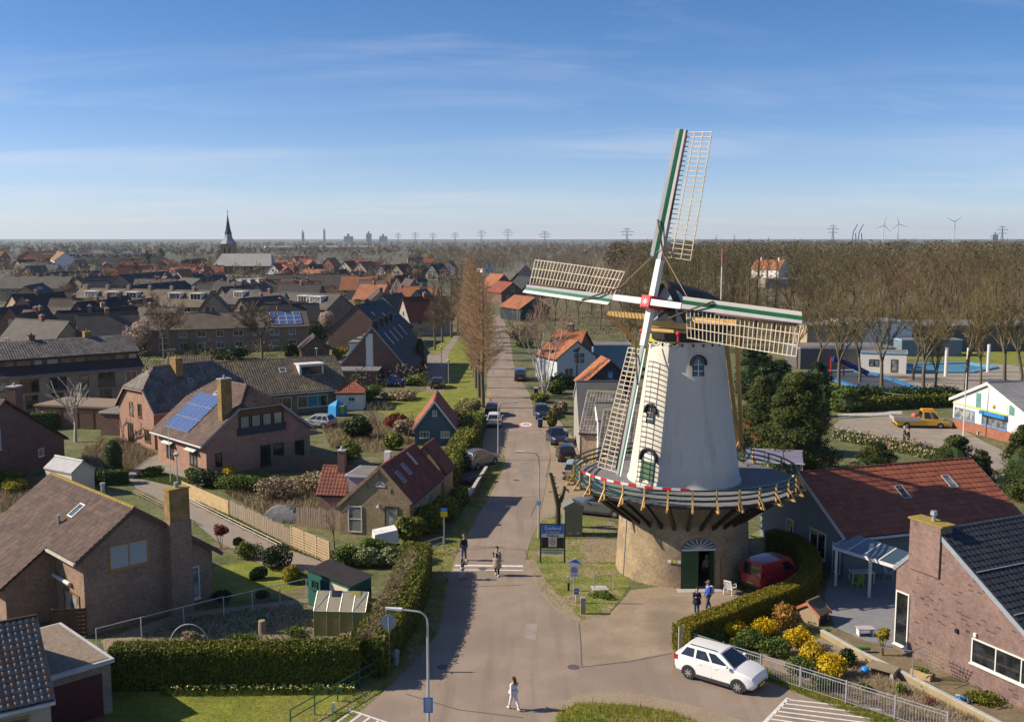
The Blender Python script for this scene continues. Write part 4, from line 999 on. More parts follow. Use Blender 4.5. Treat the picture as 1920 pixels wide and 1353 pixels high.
t_grey = M('grey_tiles', (.115, .105, .098), .6, .2, .7, island=.3, c2=(.15, .135, .12))
t_lichen = M('lichen_tiles', (.165, .128, .092), .8, .2, .5, island=.3, c2=(.12, .096, .072), c3=(.19, .15, .08), patch=.5)
t_slate = M('blue_black_tiles', (.035, .036, .04), .45, .2, .7, island=.2)
mossy = M('mossy_brick', (.235, .155, .04), .95, .3, 1.6, c2=(.26, .165, .08), bump=.3, bscale=12)
moss = M('yellow_moss', (.33, .23, .03), .95, .3, 3.0, c2=(.21, .15, .05), bump=.4, bscale=14)
under = M('roof_underlay', (.05, .035, .03), .9, .1)
timber_brown = M('brown_frames', (.17, .085, .03), .55, .2, 2)
goldwood = M('golden_frames', (.40, .24, .07), .55, .2, 2)
felt = M('roof_felt', (.165, .155, .145), .9, .2, .8, fine=.1, fscale=4)
gravelroof = M('gravel_roof', (.235, .175, .125), .95, .2, .9, fine=.25, fscale=7, c2=(.18, .15, .115))
solar = None
def solarmat():
 m, n, l, b = nodes_of('solar_cells'); uv = n.new('ShaderNodeUVMap'); bt = n.new('ShaderNodeTexBrick'); l.new(uv.outputs[0], bt.inputs['Vector'])
 bt.offset = 0; bt.inputs['Scale'].default_value = 1; bt.inputs['Brick Width'].default_value = .165; bt.inputs['Row Height'].default_value = .165; bt.inputs['Mortar Size'].default_value = .006
 bt.inputs['Color1'].default_value = (.035, .075, .21, 1); bt.inputs['Color2'].default_value = (.045, .09, .25, 1); bt.inputs['Mortar'].default_value = (.25, .28, .36, 1)
 l.new(bt.outputs['Color'], b.inputs['Base Color']); b.inputs['Roughness'].default_value = .22; return m
solar = solarmat()
def rot(o, d): return Vector((o[0], o[1])) + Vector(d)

# ---- A: brown brick house with the tall mossy chimney
a0 = Vector((-22.62, 58.85)); ad = Vector((-.71, .704)).normalized(); A = house('brick_house', 'brown brick house with a tall moss-topped chimney on its gable', a0 - ad * .3, a0 + ad * 12.4, 7.0, 3.06, 5.06, 4.86, 3.46, br_brown, under, t_brown,
 ov=.3, eo=.55, gutter=M('cream_gutter', (.5, .46, .4), .6), ridge=moss, barge=M('dark_barge', (.10, .065, .05), .7), fm=goldwood, cw=.28, ch=.34,
 wins=[('a', -.32, 3.55, 2.4, 1.5, 2, 1, goldwood, 'window', glassmat('bright_glass', (.30, .36, .40), .15)), ('a', 3.7, .5, .85, 2.1, 1, 1, white), ('l', 4.2, .1, 2.3, 2.15, 2, 1, timber_brown, 'patio_door')],
 skylights=[('l', -1.2, .42, .75, 1.1, white)])
t = A.t; m = MB(); m.box(1.95, 3.35, -6.35 - .45, -6.35 + .35, 0, 5.9); m.build('chimney_breast', br_brown, t)
m = MB(); m.box(2.0, 3.3, -6.35 - .4, -6.35 + .3, 5.902, 7.85); m.build('chimney', mossy, t)
m = MB(); m.box(1.95, 3.35, -6.8, -6.0, 7.852, 7.93); m.build('chimney_cap', moss, t); m = MB(); m.tube((2.65, -6.4, 7.93), (2.65, -6.4, 8.25), .16, .14); m.build('chimney_pot', greyp, t)
# low rear wing under the continued roof slope
xo, ya, yb = -6.0, -1.9, 6.05; zl = lambda x: 7.0 + A.sl * x
m = MB(); m.poly([(-3.0, ya, 0), (xo, ya, 0), (xo, ya, zl(xo)), (-3.0, ya, zl(-3.0))]); m.poly([(xo, ya, 0), (xo, yb, 0), (xo, yb, zl(xo)), (xo, ya, zl(xo))]); m.poly([(xo, yb, 0), (-3, yb, 0), (-3, yb, zl(-3)), (xo, yb, zl(xo))]); m.build('wing_wall', br_brown, t)
pp = [(xo - .5, ya - .3, zl(xo - .5) + .14), (xo - .5, 6.35, zl(xo - .5) + .14), (-3.62, 6.35, zl(-3.62) + .14), (-3.62, ya - .3, zl(-3.62) + .14)]
slab_roof(t, [pp], under, t_brown, .28, .34, name='wing_roof'); window_at(t, Vector((xo, 1.5, 0)), Vector((0, -1, 0)), Vector((-1, 0, 0)), 0, .8, 2.4, 1.3, 2, 1, goldwood)
m = MB(); m.beam((xo - .56, ya - .3, zl(xo - .5)), (xo - .56, 6.35, zl(xo - .5)), .14, .14); m.build('gutter', MATS['cream_gutter'], t)
m = MB(); m.tube((-3.2, -4.3, 2.75), (-3.2, -1.9, 2.75), .12, .12, 8); m.build('sunshade_case', white, t)
for x, y, z, hh, r_ in ((-2.35, -.9, 5.3, .7, .1), (.25, -1.4, 6.9, .75, .13)):
 m = MB(); m.tube((x, y, z), (x, y, z + hh), r_, r_); m.tube((x, y, z + hh), (x, y, z + hh + .12), r_ * 1.35, r_ * 1.35); m.build('flue', steel, t)
# ---- E: pantiled roof in the near corner, every tile a piece of its own
e0 = Vector((-22.2, 45.55)); ed = Vector((-.83, -.557)).normalized()
E_ = house('corner_house', 'house corner with weathered grey and orange pantiles and a brown window', e0, e0 + ed * 9.0, 5.35, 3.55, 3.4, 3.0, 3.0, M('cream_plaster', (.42, .34, .26), .85, .1, 1.0), under, None, gutter=M('pale_gutter', (.5, .5, .5), .5), barge=greyp, fm=goldwood, eo=.3, ov=.15,
 wins=[('l', 2.2, .9, 2.6, 1.5, 2, 1, goldwood)])
def pantile(name):
 m = MB(); cw, ch = .27, .33; vs = []
 pr = [(.0, .012), (.2, .055), (.42, .07), (.64, .04), (.82, .0), (1.02, .01)]
 for dv, li in ((0, .05), (ch * 1.06, .0)):
  for a, hh in pr: vs.append((a * cw, dv, hh + li))
 for a, hh in pr: vs.append((a * cw, .0, hh + .02))
 k = len(pr); m.add(vs, [(i, i + 1, k + i + 1, k + i) for i in range(k - 1)] + [(2 * k + i, 2 * k + i + 1, i + 1, i) for i in range(k - 1)])
 return m.mesh(name, True)
ptm = pantile('tile'); ptm2 = pantile('tile'); ptm3 = pantile('tile')
for pm_, mt in ((ptm, M('pantile_grey', (.155, .135, .125), .6, .25, 3.0, c2=(.20, .17, .15))), (ptm2, M('pantile_orange', (.30, .135, .075), .65, .3, 3.0, c2=(.22, .13, .09))), (ptm3, M('pantile_brown', (.20, .13, .10), .6, .25, 3.0))): pm_.materials.append(mt)
up_ = Vector((1, 0, E_.sl)).normalized(); nn_ = Vector((-E_.sl, 0, 1)).normalized(); tv_ = Vector((0, -1, 0)); cw, ch = .27, .33; xe = -(3.55 + .3)
nrow = int(math.hypot(3.85, 3.85 * E_.sl) / ch); cnt = 0
rest = []
for i in range(14):
 for j in range(nrow + 1):
  p = Vector((xe, -4.5 + (i + 1) * cw, 3.0 - .3 * E_.sl + .14)) + up_ * (j * ch) + nn_ * .01
  o = link('tile', random.choices((ptm, ptm2, ptm3), (.6, .16, .24))[0], None, E_.roof); cnt += 1
  o.matrix_local = Matrix(((tv_.x, up_.x, nn_.x, p.x), (tv_.y, up_.y, nn_.y, p.y), (tv_.z, up_.z, nn_.z, p.z), (0, 0, 0, 1)))
v, f = tile_arrays([(xe, -4.5 + 14.05 * cw, 3.0 - .3 * E_.sl + .14), (xe, 4.5, 3.0 - .3 * E_.sl + .14), (0, 4.5, 5.49), (0, -4.5 + 14.05 * cw, 5.49)], cw, ch, .06); o = link('roof_tiles', npmesh('roof_tiles', v, f, MATS['pantile_grey']), None, E_.roof); o['kind'] = 'stuff'
# ---- F: flat garage
gd = Vector((-.707, .707)); gw = Vector((-.707, -.707)); F_c = Vector((-19.55, 47.2)) + gw * 3.3
F_ = flatroof('garage', 'flat gravel-roofed garage with a dark red door beside the tall hedge', F_c, R(45), 3.3, 6.3, 2.55, br_grey, gravelroof, M('pale_trim', (.42, .42, .42), .6), cat_='garage')
m = MB(); m.box(.45, 2.85, -.05, -.01, 0, 2.15); m.build('garage_door', M('maroon_paint', (.075, .012, .018), .45), F_)
# ---- B: pink brick house with the solar array
bd = Vector((-.70, .714)).normalized(); b0 = Vector((-25.5, 100.6)); RB, EB = 8.05, 3.5
B = house('brick_house', 'pink brick house with blue solar panels and a recessed balcony', b0 - bd * .4, b0 + bd * 10.6, RB, 5.9, 5.9, EB, EB, br_pink, under, t_dbrown, hip0=(2.6, 6.25), hip1=(2.6, 6.25), eo=.6, gutter=white, barge=M('grey_barge', (.30, .28, .27), .6), cw=.3, ch=.36,
 chimneys=[(-3.4, -4.6, 1.15, .8, 9.3, mossy, greyp)], skylights=[('l', .6, .72, .7, 1.0, white)],
 wins=[('l', 2.6, .75, 1.5, 1.65, 2, 1, black), ('l', -2.4, .75, 1.5, 1.65, 2, 1, black), ('a', -4.6, .9, .7, 1.3, 1, 1, black), ('a', .6, .15, 1.2, 2.1, 1, 1, dgreen), ('a', 2.1, .15, 1.2, 2.1, 1, 1, dgreen), ('a', 4.6, .4, 1.1, 1.8, 1, 1, dgreen)])
t = B.t; m = MB(); m.slab([(-2.35, -B.yl - .02, 3.75), (2.9, -B.yl - .02, 3.75), (2.9, -B.yl - .02, 6.15), (-2.35, -B.yl - .02, 6.15)], .03); m.build('balcony_recess', M('recess_timber', (.13, .065, .025), .7, .2, 2), t)
for k in range(4): window_at(t, Vector((-1.65 + k * 1.25, -B.yl - .04, 0)), Vector((1, 0, 0)), Vector((0, -1, 0)), 0, 4.25, 1.05, 1.25, 1, 1, black, glassmat('bright_glass_b%d' % k, (.2, .23, .25), .15), sill=False)
m = MB(); m.beam((-2.5, -B.yl - .12, 3.95), (3.0, -B.yl - .12, 3.95), .1, .75); m.build('balcony_parapet', M('blueblack_boards', (.025, .035, .05), .6), t)
for x, z in ((2.6, 2.55), (-2.4, 2.55)):
 m = MB(); m.slab([(-5.95, -x - 1.0, z), (-5.95, -x + 1.0, z), (-6.45, -x + 1.0, z - .25), (-6.45, -x - 1.0, z - .25)], .06); m.build('window_hood', white, t)
sl_ = B.sl; upv = Vector((1, 0, sl_)).normalized(); nv_ = Vector((-sl_, 0, 1)).normalized(); PW, PHH = 1.0, 1.62
fr_m = M('panel_frame', (.62, .64, .68), .4, .05)
m = MB(); m.box(-PW / 2 + .012, PW / 2 - .012, .012, PHH - .012, .0, .05); cellm = m.mesh('cells')
m = MB(); m.box(-PW / 2, PW / 2, 0, PHH, -.01, .045); fram = m.mesh('solar_panel')
o_ = Vector((-(5.9 - .05), 0, EB + .05 * sl_ + .14)) + nv_ * .12
for r_ in range(3):
 for k in range(5):
  p = o_ + upv * (.15 + r_ * (PHH + .07)) + Vector((0, -.9 + .2 + (k - .2) * (PW + .01), 0)); s = link('solar_panel', fram, fr_m, B.roof)
  s.matrix_local = Matrix(((0, upv.x, nv_.x, p.x), (-1, upv.y, nv_.y, p.y), (0, upv.z, nv_.z, p.z), (0, 0, 0, 1))); link('cells', cellm, solar, s)
# ---- C: pink half-hipped house behind
cg = Vector((-42.0, 111.9)); cd = Vector((.669, .743))
C = house('brick_house', 'pink half-hipped house with a dark tiled roof and mossy chimney', cg - cd * .4, cg + cd * 12.2, 8.5, 3.9, 3.9, 4.5, 4.5, br_pink, under, t_grey, hip0=(2.6, 6.3), hip1=(2.6, 6.3), eo=.5, gutter=greyp, barge=M('pink_barge', (.35, .22, .19), .6), cw=.33, ch=.38, ridge=M('pink_ridge', (.32, .19, .15), .7), amp=.07,
 chimneys=[(.7, -1.2, 1.2, .9, 9.4, mossy, moss)], wins=[('a', -1.0, 3.3, .8, 1.5, 1, 1, timber_brown), ('a', .9, 3.3, .8, 1.5, 1, 1, timber_brown), ('a', -1.4, .1, 1.2, 2.3, 2, 1, timber_brown), ('a', 2.4, .7, 1.3, 1.4, 2, 1, timber_brown)], skylights=[('r', -.2, .5, .6, .6)])
# ---- D: yellow brick cottage with the dark red roof
d0 = Vector((-10.2, 76.75)); dd = Vector((.2, .98)).normalized()
D = house('cottage', 'yellow brick cottage with dark red roof and blue skylights', d0 - dd * .1, d0 + dd * 9.2, 5.35, 3.35, 2.35, 2.3, 2.8, br_yellow, under, t_dred, ov=.1, eo=.25, gutter=M('dark_gutter', (.12, .13, .15), .5), ridge=t_red, cw=.26, ch=.32,
 skylights=[('r', -2.9, .38, .72, 1.15), ('r', -.9, .45, .72, 1.15), ('r', 1.6, .55, .35, 1.3, white)],
 wins=[('a', -2.1, .2, 1.15, 2.1, 1, 2, white, 'door'), ('a', .9, .7, 1.1, 1.7, 1, 1, black), ('r', -2.6, .9, .8, 1.2), ('r', .2, .9, .8, 1.2)])
t = D.t; m = MB()
for sg, w, s in ((-1, 3.35, D.sl), (1, 2.35, D.sr)): m.beam((sg * (w + .2), -4.66, 5.35 - s * (w + .2) + .12), (0, -4.66, 5.5), .24, .1, up=(0, -1, 0))
m.build('verge_coping', br_yellow, t)
m = MB(); hw = .36
for k in range(10):
 a0, a1 = math.pi * k / 10, math.pi * (k + 1) / 10; m.beam((-hw * math.cos(a0), -4.56, 3.95 + hw * math.sin(a0)), (-hw * math.cos(a1), -4.56, 3.95 + hw * math.sin(a1)), .06, .07)
m.beam((-hw, -4.56, 3.95), (hw, -4.56, 3.95), .06, .08)
for a in (60, 120): m.beam((0, -4.56, 3.95), (hw * math.cos(R(a)), -4.56, 3.95 + hw * math.sin(R(a))), .04, .05)
f_ = m.build('lunette_window', white, t); m = MB(); m.poly([(-hw * math.cos(math.pi * k / 10), -4.53, 3.95 + hw * math.sin(math.pi * k / 10)) for k in range(11)]); m.build('pane', pane, f_)
for x, z in ((-1.0, 3.9), (.9, 3.6), (.0, 4.75), (-1.9, 2.3), (-2.5, 2.95)): m = MB(); m.beam((x, -4.55, z - .2), (x, -4.55, z + .2), .06, .05); m.build('wall_anchor', black, t)
m = MB(); m.lathe([(.05, .2), (.22, .0)], 10, (-.1, -4.75, 2.35)); m.tube((-.1, -4.75, 2.5), (-.1, -4.5, 2.6), .025); m.build('wall_lamp', greyp, t)
m = MB(); m.box(-3.0, -.55, -3.5, -.3, 2.4, 4.35); m.build('dormer', M('grey_boards', (.34, .33, .34), .7), t); m = MB(); m.box(-3.25, -.4, -3.7, -.1, 4.352, 4.5); m.build('dormer_trim', M('blue_grey_trim', (.40, .45, .52), .6), t); m = MB(); m.box(-3.1, -.5, -3.55, -.25, 4.5, 4.54); m.build('dormer_roof', felt, t)
m = MB(); m.box(-.75, -.25, -1.4, -.9, 4.9, 6.0); m.build('chimney', white, t)
Db = house('annex', 'small brick annex with a red hipped roof behind the yellow cottage', d0 + dd * 3.4 + Vector((-6.2, 2.6)), d0 + dd * 3.4 + Vector((-3.6, 2.2)), 4.1, 1.7, 1.7, 2.3, 2.3, br_pink, under, t_dred, eo=.2, chimneys=[(.2, .4, .6, .6, 5.6, br_dark, concrete)], cat_='house', cw=.28, ch=.34)
D2 = house('rear_wing', 'twin red-tiled rear wing of the yellow brick cottage', d0 + dd * 9.25 + Vector((.75, .15)), d0 + dd * 12.4 + Vector((.75, .15)), 5.1, 3.0, 1.75, 2.4, 2.9, br_yellow, under, t_dred, ov=.1, eo=.2, cw=.28, ch=.34)


# ------------------------------------------------------------------ more houses
def rows(side, length, zs=(.9, 3.5), sp=2.7, w=1.3, h=1.25, fm=None, pm=None, cols=2):
 n = max(1, int(length / sp)); out = []
 for z in zs:
  for k in range(n): out.append((side, (k - (n - 1) / 2) * length / n, z, w * random.uniform(.75, 1.15), h, cols, 1, fm or white, 'window', pm))
 return out
rf_slate = rooftex('far_slate', (.036, .038, .043)); rf_grey = rooftex('far_grey_tiles', (.105, .092, .08)); rf_brown = rooftex('far_brown_tiles', (.09, .06, .046)); rf_lichen = rooftex('far_lichen_tiles', (.155, .124, .09))
rf_orange = rooftex('far_orange_tiles', (.36, .135, .06)); rf_red = rooftex('far_red_tiles', (.27, .075, .038)); rf_dred = rooftex('far_dark_red_tiles', (.135, .035, .025)); rf_moss = rooftex('far_moss_tiles', (.28, .155, .045))
creamw = M('cream_wall', (.55, .47, .34), .85, .1, .8); whitew = M('white_wall', (.68, .66, .62), .85, .08, .8); greyw = M('grey_wall', (.30, .275, .245), .85, .1, .8); bluew = M('blue_boards', (.06, .105, .135), .6, .15, 1.5)
navy = M('navy_boards', (.014, .028, .042), .55, .2, 1.5)
def V(label, p0, p1, z, wl, wr, el, er, wallm, roofm, tilem=None, name='house', **k):
 r0 = G(*p0, z) if not isinstance(p0, Vector) else p0
 r1 = (r0 + Vector((*p1.xy, 0))) if isinstance(p1, Vector) else G(*p1, z)
 return house(name, label, r0, r1, z, wl, wr, el, er, wallm, roofm, tilem, **k)
# M: red roofed house right of the mill with white trim and glass veranda
m0 = Vector((20.75, 71.9)); md_ = Vector((.952, .306)).normalized()
MH = house('red_roofed_house', 'dark blue-grey house with a broad red tiled roof and white bargeboards', m0, m0 + md_ * 15.4, 6.05, 5.3, 5.3, 3.0, 3.0, M('blue_grey_boards', (.155, .185, .20), .65, .1, 1.5), under, t_red, ov=.25, eo=.45, gutter=M('white_gutter', (.6, .62, .65), .5), barge=white, ridge=t_dred, cw=.5, ch=.52, amp=.02,
 skylights=[('r', -.6, .42, .7, 1.35, greyp, pane), ('r', 4.0, .52, .7, 1.35, greyp, pane)], wins=[('a', 2.3, .6, 1.9, 1.9, 2), ('a', -1.2, .4, .9, 2.0, 1), ('a', 4.5, .1, .9, 2.1, 1, 1, white, 'door')])
# veranda
vt = thing('glass_veranda', 'white framed glass veranda against the red-roofed house', 'veranda', (0, 0, 0)); Vz = 2.55
vc = [G(1562, 1026, Vz), G(1678, 1062, Vz), G(1709, 1040, Vz + .35), G(1601, 1003, Vz + .35)]
vt.location = (vc[0].x, vc[0].y, 0); org = Vector((vc[0].x, vc[0].y, 0)); q = [v - org for v in vc]
m = MB(); m.beam(q[0], q[1], .14, .2); m.beam(q[3], q[2], .12, .14); m.build('front_beam', white, vt)
for k in range(5):
 a, b = q[0].lerp(q[1], k / 4), q[3].lerp(q[2], k / 4); m = MB(); m.beam(a + UZ * .08, b + UZ * .08, .09, .12); m.build('rafter', white, vt)
 if k < 4:
  a2, b2 = q[0].lerp(q[1], (k + 1) / 4), q[3].lerp(q[2], (k + 1) / 4); m = MB(); m.poly([a + UZ * .13, a2 + UZ * .13, b2 + UZ * .13, b + UZ * .13]); m.build('roof_pane', glassmat('veranda_glass_%d' % k, (.05, .075, .10), .05), vt)
for f_ in (.06, .62): p = q[0].lerp(q[1], f_); m = MB(); m.box(p.x - .08, p.x + .08, p.y - .08, p.y + .08, 0, Vz); m.build('post', white, vt)
# N: rose brick house at the right edge with slate roof
nA = Vector((21.95, 54.21)); nu = Vector((.432, -.902)); nin = Vector((.902, .432)); n0 = nA + nu * 1.75
N = house('brick_house', 'rose brick house with a black roof and yellow-capped chimney', n0 - nin * .0, n0 + nin * 11, 7.35, 2.65, 7.4, 4.75, 2.55, br_rose, under, t_slate, ov=.02, eo=.15, barge=M('lead_barge', (.24, .28, .33), .5), ridge=M('slate_ridge', (.05, .055, .06), .5), gutter=greyp, cw=.33, ch=.38,
 wins=[('a', 4.75, 1.2, 4.4, 1.35, 3, 1, white), ('a', -2.1, .35, .95, 3.1, 1, 1, white)])
t = N.t; yN = -N.yl; m = MB(); m.box(-1.75, .3, yN - .12, yN + .75, 5.0, 7.75); m.build('chimney', br_rose, t)
m = MB(); m.box(-1.9, .42, yN - .15, yN + .88, 7.752, 7.85); m.build('chimney_cap', moss, t); m = MB(); m.tube((-.6, yN + .35, 7.85), (-.6, yN + .35, 8.2), .12, .1); m.tube((-.6, yN + .35, 8.2), (-.6, yN + .35, 8.42), .2, .16); m.build('chimney_cowl', steel, t)
for x, z, c in ((1.6, 2.55, black), (2.75, 2.75, white)): m = MB(); m.box(x - .08, x + .08, yN - .12, yN, z - .1, z + .1); m.build('wall_fitting', c, t)
m = MB()
for zz, w_ in ((.35, .05), (.66, .05)):
 p0_ = Vector((7.3 * (1 - zz) + .1, 0, 0)); xx = 7.4 * (1 - zz); m.beam((xx, yN + .1, 7.35 - N.sr * xx + .26), (xx, N.yl, 7.35 - N.sr * xx + .26), w_, .03)
m.build('snow_rail', M('pale_lead', (.3, .33, .36), .5), t)
# T1: long terrace with a window band under a tiled roof
T1r0 = Vector((-72.0, 135.6)); T1d = Vector((.788, .616)); T1 = house('terrace', 'long brown terrace with a window band and dark lower roof behind the pruned tree', T1r0, T1r0 + T1d * 20.2, 8.6, 5.3, 5.3, 5.1, 5.1, br_tan, under, None, ov=.15, eo=.1, chimneys=[(-.4, -3.2, 1.0, .8, 9.6, br_dark, black), (-.4, 4.2, 1.1, .9, 9.7, mossy, moss)], cat_='house',
 wins=[('r', -8.2, 2.9, 1.3, 1.4, 1, 1, timber_brown), ('r', -5.0, 2.5, 2.4, 1.8, 2, 1, timber_brown), ('r', -1.4, 2.5, 2.2, 1.8, 2, 1, timber_brown), ('r', 2.0, 2.7, 1.2, 1.6, 1, 1, timber_brown), ('r', 5.0, 2.4, 2.3, 2.0, 2, 1, timber_brown), ('r', 8.4, 2.4, 1.6, 2.0, 2, 1, white)] + [('r', -8 + 3.2 * k, .3, 1.6, 1.8, 2, 1, timber_brown) for k in range(6)])
t = T1.t; y0, y1 = -10.1, 10.1
slab_roof(t, [[(4.55, y0, 6.95), (4.55, y1, 6.95), (-.05, y1, 9.0), (-.05, y0, 9.0)]], under, t_grey, .36, .4, name='upper_roof', amp=.06)
m = MB(); m.poly([(4.1, y0 + .3, 5.6), (4.1, y1 - .3, 5.6), (4.1, y1 - .3, 6.95), (4.1, y0 + .3, 6.95)]); m.build('clerestory_wall', br_dark, t)
for k, w_ in enumerate((1.5, 1.3, 1.9, 1.2, 1.6, 1.5, 1.4, 1.7, 1.5, 1.4, 1.3)): window_at(t, Vector((4.1, y0 + 1.2 + k * 1.8, 0)), Vector((0, 1, 0)), Vector((1, 0, 0)), 0, 5.75, w_ * .95, .95, 1, 1, M('dark_frames', (.08, .06, .05), .6), glassmat('band_glass_%d' % k, random.choice([(.06, .06, .06), (.25, .25, .24), (.12, .08, .06)]), .12), sill=False)
slab_roof(t, [[(5.9, y0, 4.85), (5.9, y1, 4.85), (4.0, y1, 5.75), (4.0, y0, 5.75)]], M('blue_black_roof', (.03, .038, .046), .5, .15, 1), None, name='lower_roof')
m = MB(); m.beam((5.98, y0, 4.8), (5.98, y1, 4.8), .16, .16); m.build('gutter', M('dark_gutter2', (.2, .2, .22), .5), t)
# barn, blue-green with red roof
BH = house('garden_barn', 'small dark teal timber barn with a steep red roof', Vector((-8.62, 111.3)), Vector((-8.85, 118.9)), 4.95, 2.25, 2.25, 2.0, 2.0, bluew, under, t_red, ov=.35, eo=.25, barge=whitew, gutter=None, cw=.27, ch=.33, cat_='barn',
 wins=[('a', -1.15, .85, 1.05, .75, 3), ('a', 1.15, .85, 1.0, .75, 3), ('a', .0, 3.35, .5, .6, 2, 2)])
# school building on the right
sc0 = Vector((55.2, 116.6)); scd = Vector((.97, .243)); S = house('school_building', 'white low building with red brick plinth and blue windows at the yard', sc0, sc0 + scd * 18, 6.2, 6.0, 6.3, 3.6, 3.6, whitew, rooftex('grey_sheet_roof', (.26, .26, .26), 2.0, .4), ov=.3, eo=.5, barge=whitew, cat_='building', th=.2)
t = S.t; yS = -S.yl; m = MB(); m.box(-5.95, 6.3, yS - .06, yS - .01, 0, 1.25); m.build('brick_plinth', br_red, t)
for x, w_, k in ((-3.9, 3.6, 4), (1.2, 4.2, 5)): window_at(t, Vector((0, yS, 0)), Vector((1, 0, 0)), Vector((0, -1, 0)), x, 1.3, w_, 1.35, k, 1, M('blue_frames', (.12, .28, .55), .5), pane)
m = MB(); m.box(-.9, 3.3, yS - .5, yS - .02, 2.6, 3.0); m.build('blue_awning', M('awning_blue', (.02, .20, .50), .6), t); m = MB(); m.box(-6.0, 3.4, yS - .1, yS - .015, 3.02, 3.16); m.build('yellow_band', M('band_yellow', (.65, .60, .1), .6), t)
for x in (-1.6, 3.9): m = MB(); m.box(x - .4, x + .4, yS - .05, yS - .012, 3.2, 4.9 if x < 0 else 4.3); m.build('green_panel', M('teal_panel', (.10, .25, .24), .6), t)
m = MB(); m.slab([(-.9, yS - .04, 3.25), (3.2, yS - .04, 3.25), (3.2, yS - .04, 4.1), (1.1, yS - .04, 4.5), (-.9, yS - .04, 4.3)], .02); m.build('sign_board', white, t)
m = MB(); m.ball((1.1, yS - .06, 3.75), .22, 6, 1.2); m.build('crest', M('crest_gold', (.45, .38, .08), .6), t)
# G: brown house at the left edge
V('brown brick house with a long low roof at the left edge beside the garages', Vector((-48.0, 94.9, 0)), Vector((-10, 1.4)), 7.7, 4.6, 9.6, 4.9, 2.3, br_dark, under, t_dbrown, name='brick_house', eo=.4, wins=[('a', -1.5, 3.2, 1.6, 2.0, 2), ('a', 5.5, 1.2, .9, .8, 1)], gutter=greyp, chimneys=[(4.4, -3.0, 1.2, 1.0, 8.4, br_dark, concrete)], cw=.34, ch=.4)
wn_t = thing('veranda_roof', 'pale blue corrugated veranda roof on the brown house at the left edge', 'awning', G(20, 870)); m = MB(); m.slab([(-3.5, -1.6, 2.3), (2.2, -1.6, 2.3), (2.2, 1.6, 2.8), (-3.5, 1.6, 2.8)], .06); m.build('sheet', M('pale_sheet', (.38, .43, .48), .5, .1, 1), wn_t)
for x in (-3.3, 2.0): m = MB(); m.box(x - .05, x + .05, -1.5, -1.4, 0, 2.3); m.build('post', greyp, wn_t)
# garages behind
flatroof('garage', 'flat-roofed double garage behind the pruned white tree', G(68, 800).xy, R(-12), 10.5, 6, 2.6, br_dark, gravelroof, M('brown_trim', (.25, .15, .1), .7), cat_='garage', wins=[('a', -2.8, .1, 2.2, 2.1, 1, timber_brown, M('brown_door', (.12, .06, .04), .6), 'garage_door'), ('a', 1.6, .1, 2.2, 2.1, 1, timber_brown, MATS['brown_door'], 'garage_door')])
flatroof('garage', 'small flat-roofed shed beside the pink half-hipped house', G(190, 815).xy, R(-12), 4.5, 5, 2.6, br_dark, felt, concrete, cat_='garage')
# white cube shed and plank shed
ws = house('garden_shed', 'white garden shed with grey pitched roof by the columnar thuja', Vector((-42.3, 92.1)), Vector((-38.8, 89.9)), 2.9, 1.15, 1.15, 2.1, 2.1, M('cream_shed', (.55, .48, .39), .7, .06, 1), M('zinc_roof', (.32, .32, .33), .5), ov=.1, eo=.1, cat_='shed')
# tiled row houses in the middle left
R1 = V('row house with lichen tiles, white dormer and pink panels behind the solar roof', (402, 682), (628, 668), 6.6, 4.5, 5.0, 3.0, 3.0, br_brown, under, t_lichen, name='row_house', ov=.1, cw=.33, ch=.38, amp=.06, gutter=white, dormers=[('r', 3.9, 3.4, 2.9, 1.5, white, 1)], skylights=[('r', .2, .55, .9, .9, white)],
 wins=[('r', 3.2, .6, 4.2, 1.6, 3), ('r', -1.0, .6, 2.6, 1.6, 2), ('r', -6, .6, 3.0, 1.6, 3), ('r', 7.6, .9, 1.0, .9, 1)], barge=M('moss_barge', (.28, .22, .08), .8))
V('low tiled roof peeping over the pink half-hipped house', (313, 669), (397, 667), 6.0, 3.5, 3.5, 3.0, 3.0, br_brown, under, t_lichen, name='row_house', ov=.1, cw=.33, ch=.38, amp=.06)
V('white shed with a terracotta hipped roof at the garden lawn', G(626, 768) + Vector((0, 1.5, 0)), Vector((4.2, .2, 0)), 3.4, 1.9, 1.9, 2.3, 2.3, whitew, under, t_red, name='garden_shed', hip0=(1.6, 2.5), hip1=(1.6, 2.5), eo=.2, cat_='shed', wins=[('r', .3, 1.2, .9, .6, 2)])
# A-frame terraces
af0 = G(700, 716) + Vector((.1, -1.5, 0)); AF = V('steep brown brick gable end with a vertical window strip and black roof', af0, Vector((.9, 27)), 9.0, 5.4, 5.6, 2.6, 2.4, br_dark, under, t_slate, name='terrace_house', eo=.5, ov=.15, cw=.36, ch=.42,
 wins=[('a', -.45, 5.9, 1.15, 1.3, 1), ('a', -.45, 2.6, 1.15, 1.3, 1)], barge=M('pale_barge', (.36, .34, .33), .7), chimneys=[(.3, y, .9, .9, 9.8, black, black) for y in (-11.5, -6, -1, 4)], skylights=[('r', y, .5, .7, 2.4, white, greyp) for y in (-9, -4, 1, 7)], dormers=[('l', y, 3.6, 4.0, 2.0, whitew, 1, felt) for y in (-9.5, -3.5, 2.5)])
m = MB(); m.slab([(-.98, -AF.yl - .03, 2.6), (.1, -AF.yl - .03, 2.6), (.1, -AF.yl - .03, 7.9), (-.5, -AF.yl - .03, 8.0), (-.98, -AF.yl - .03, 7.3)], .03); m.build('white_panel', whitew, AF.t)
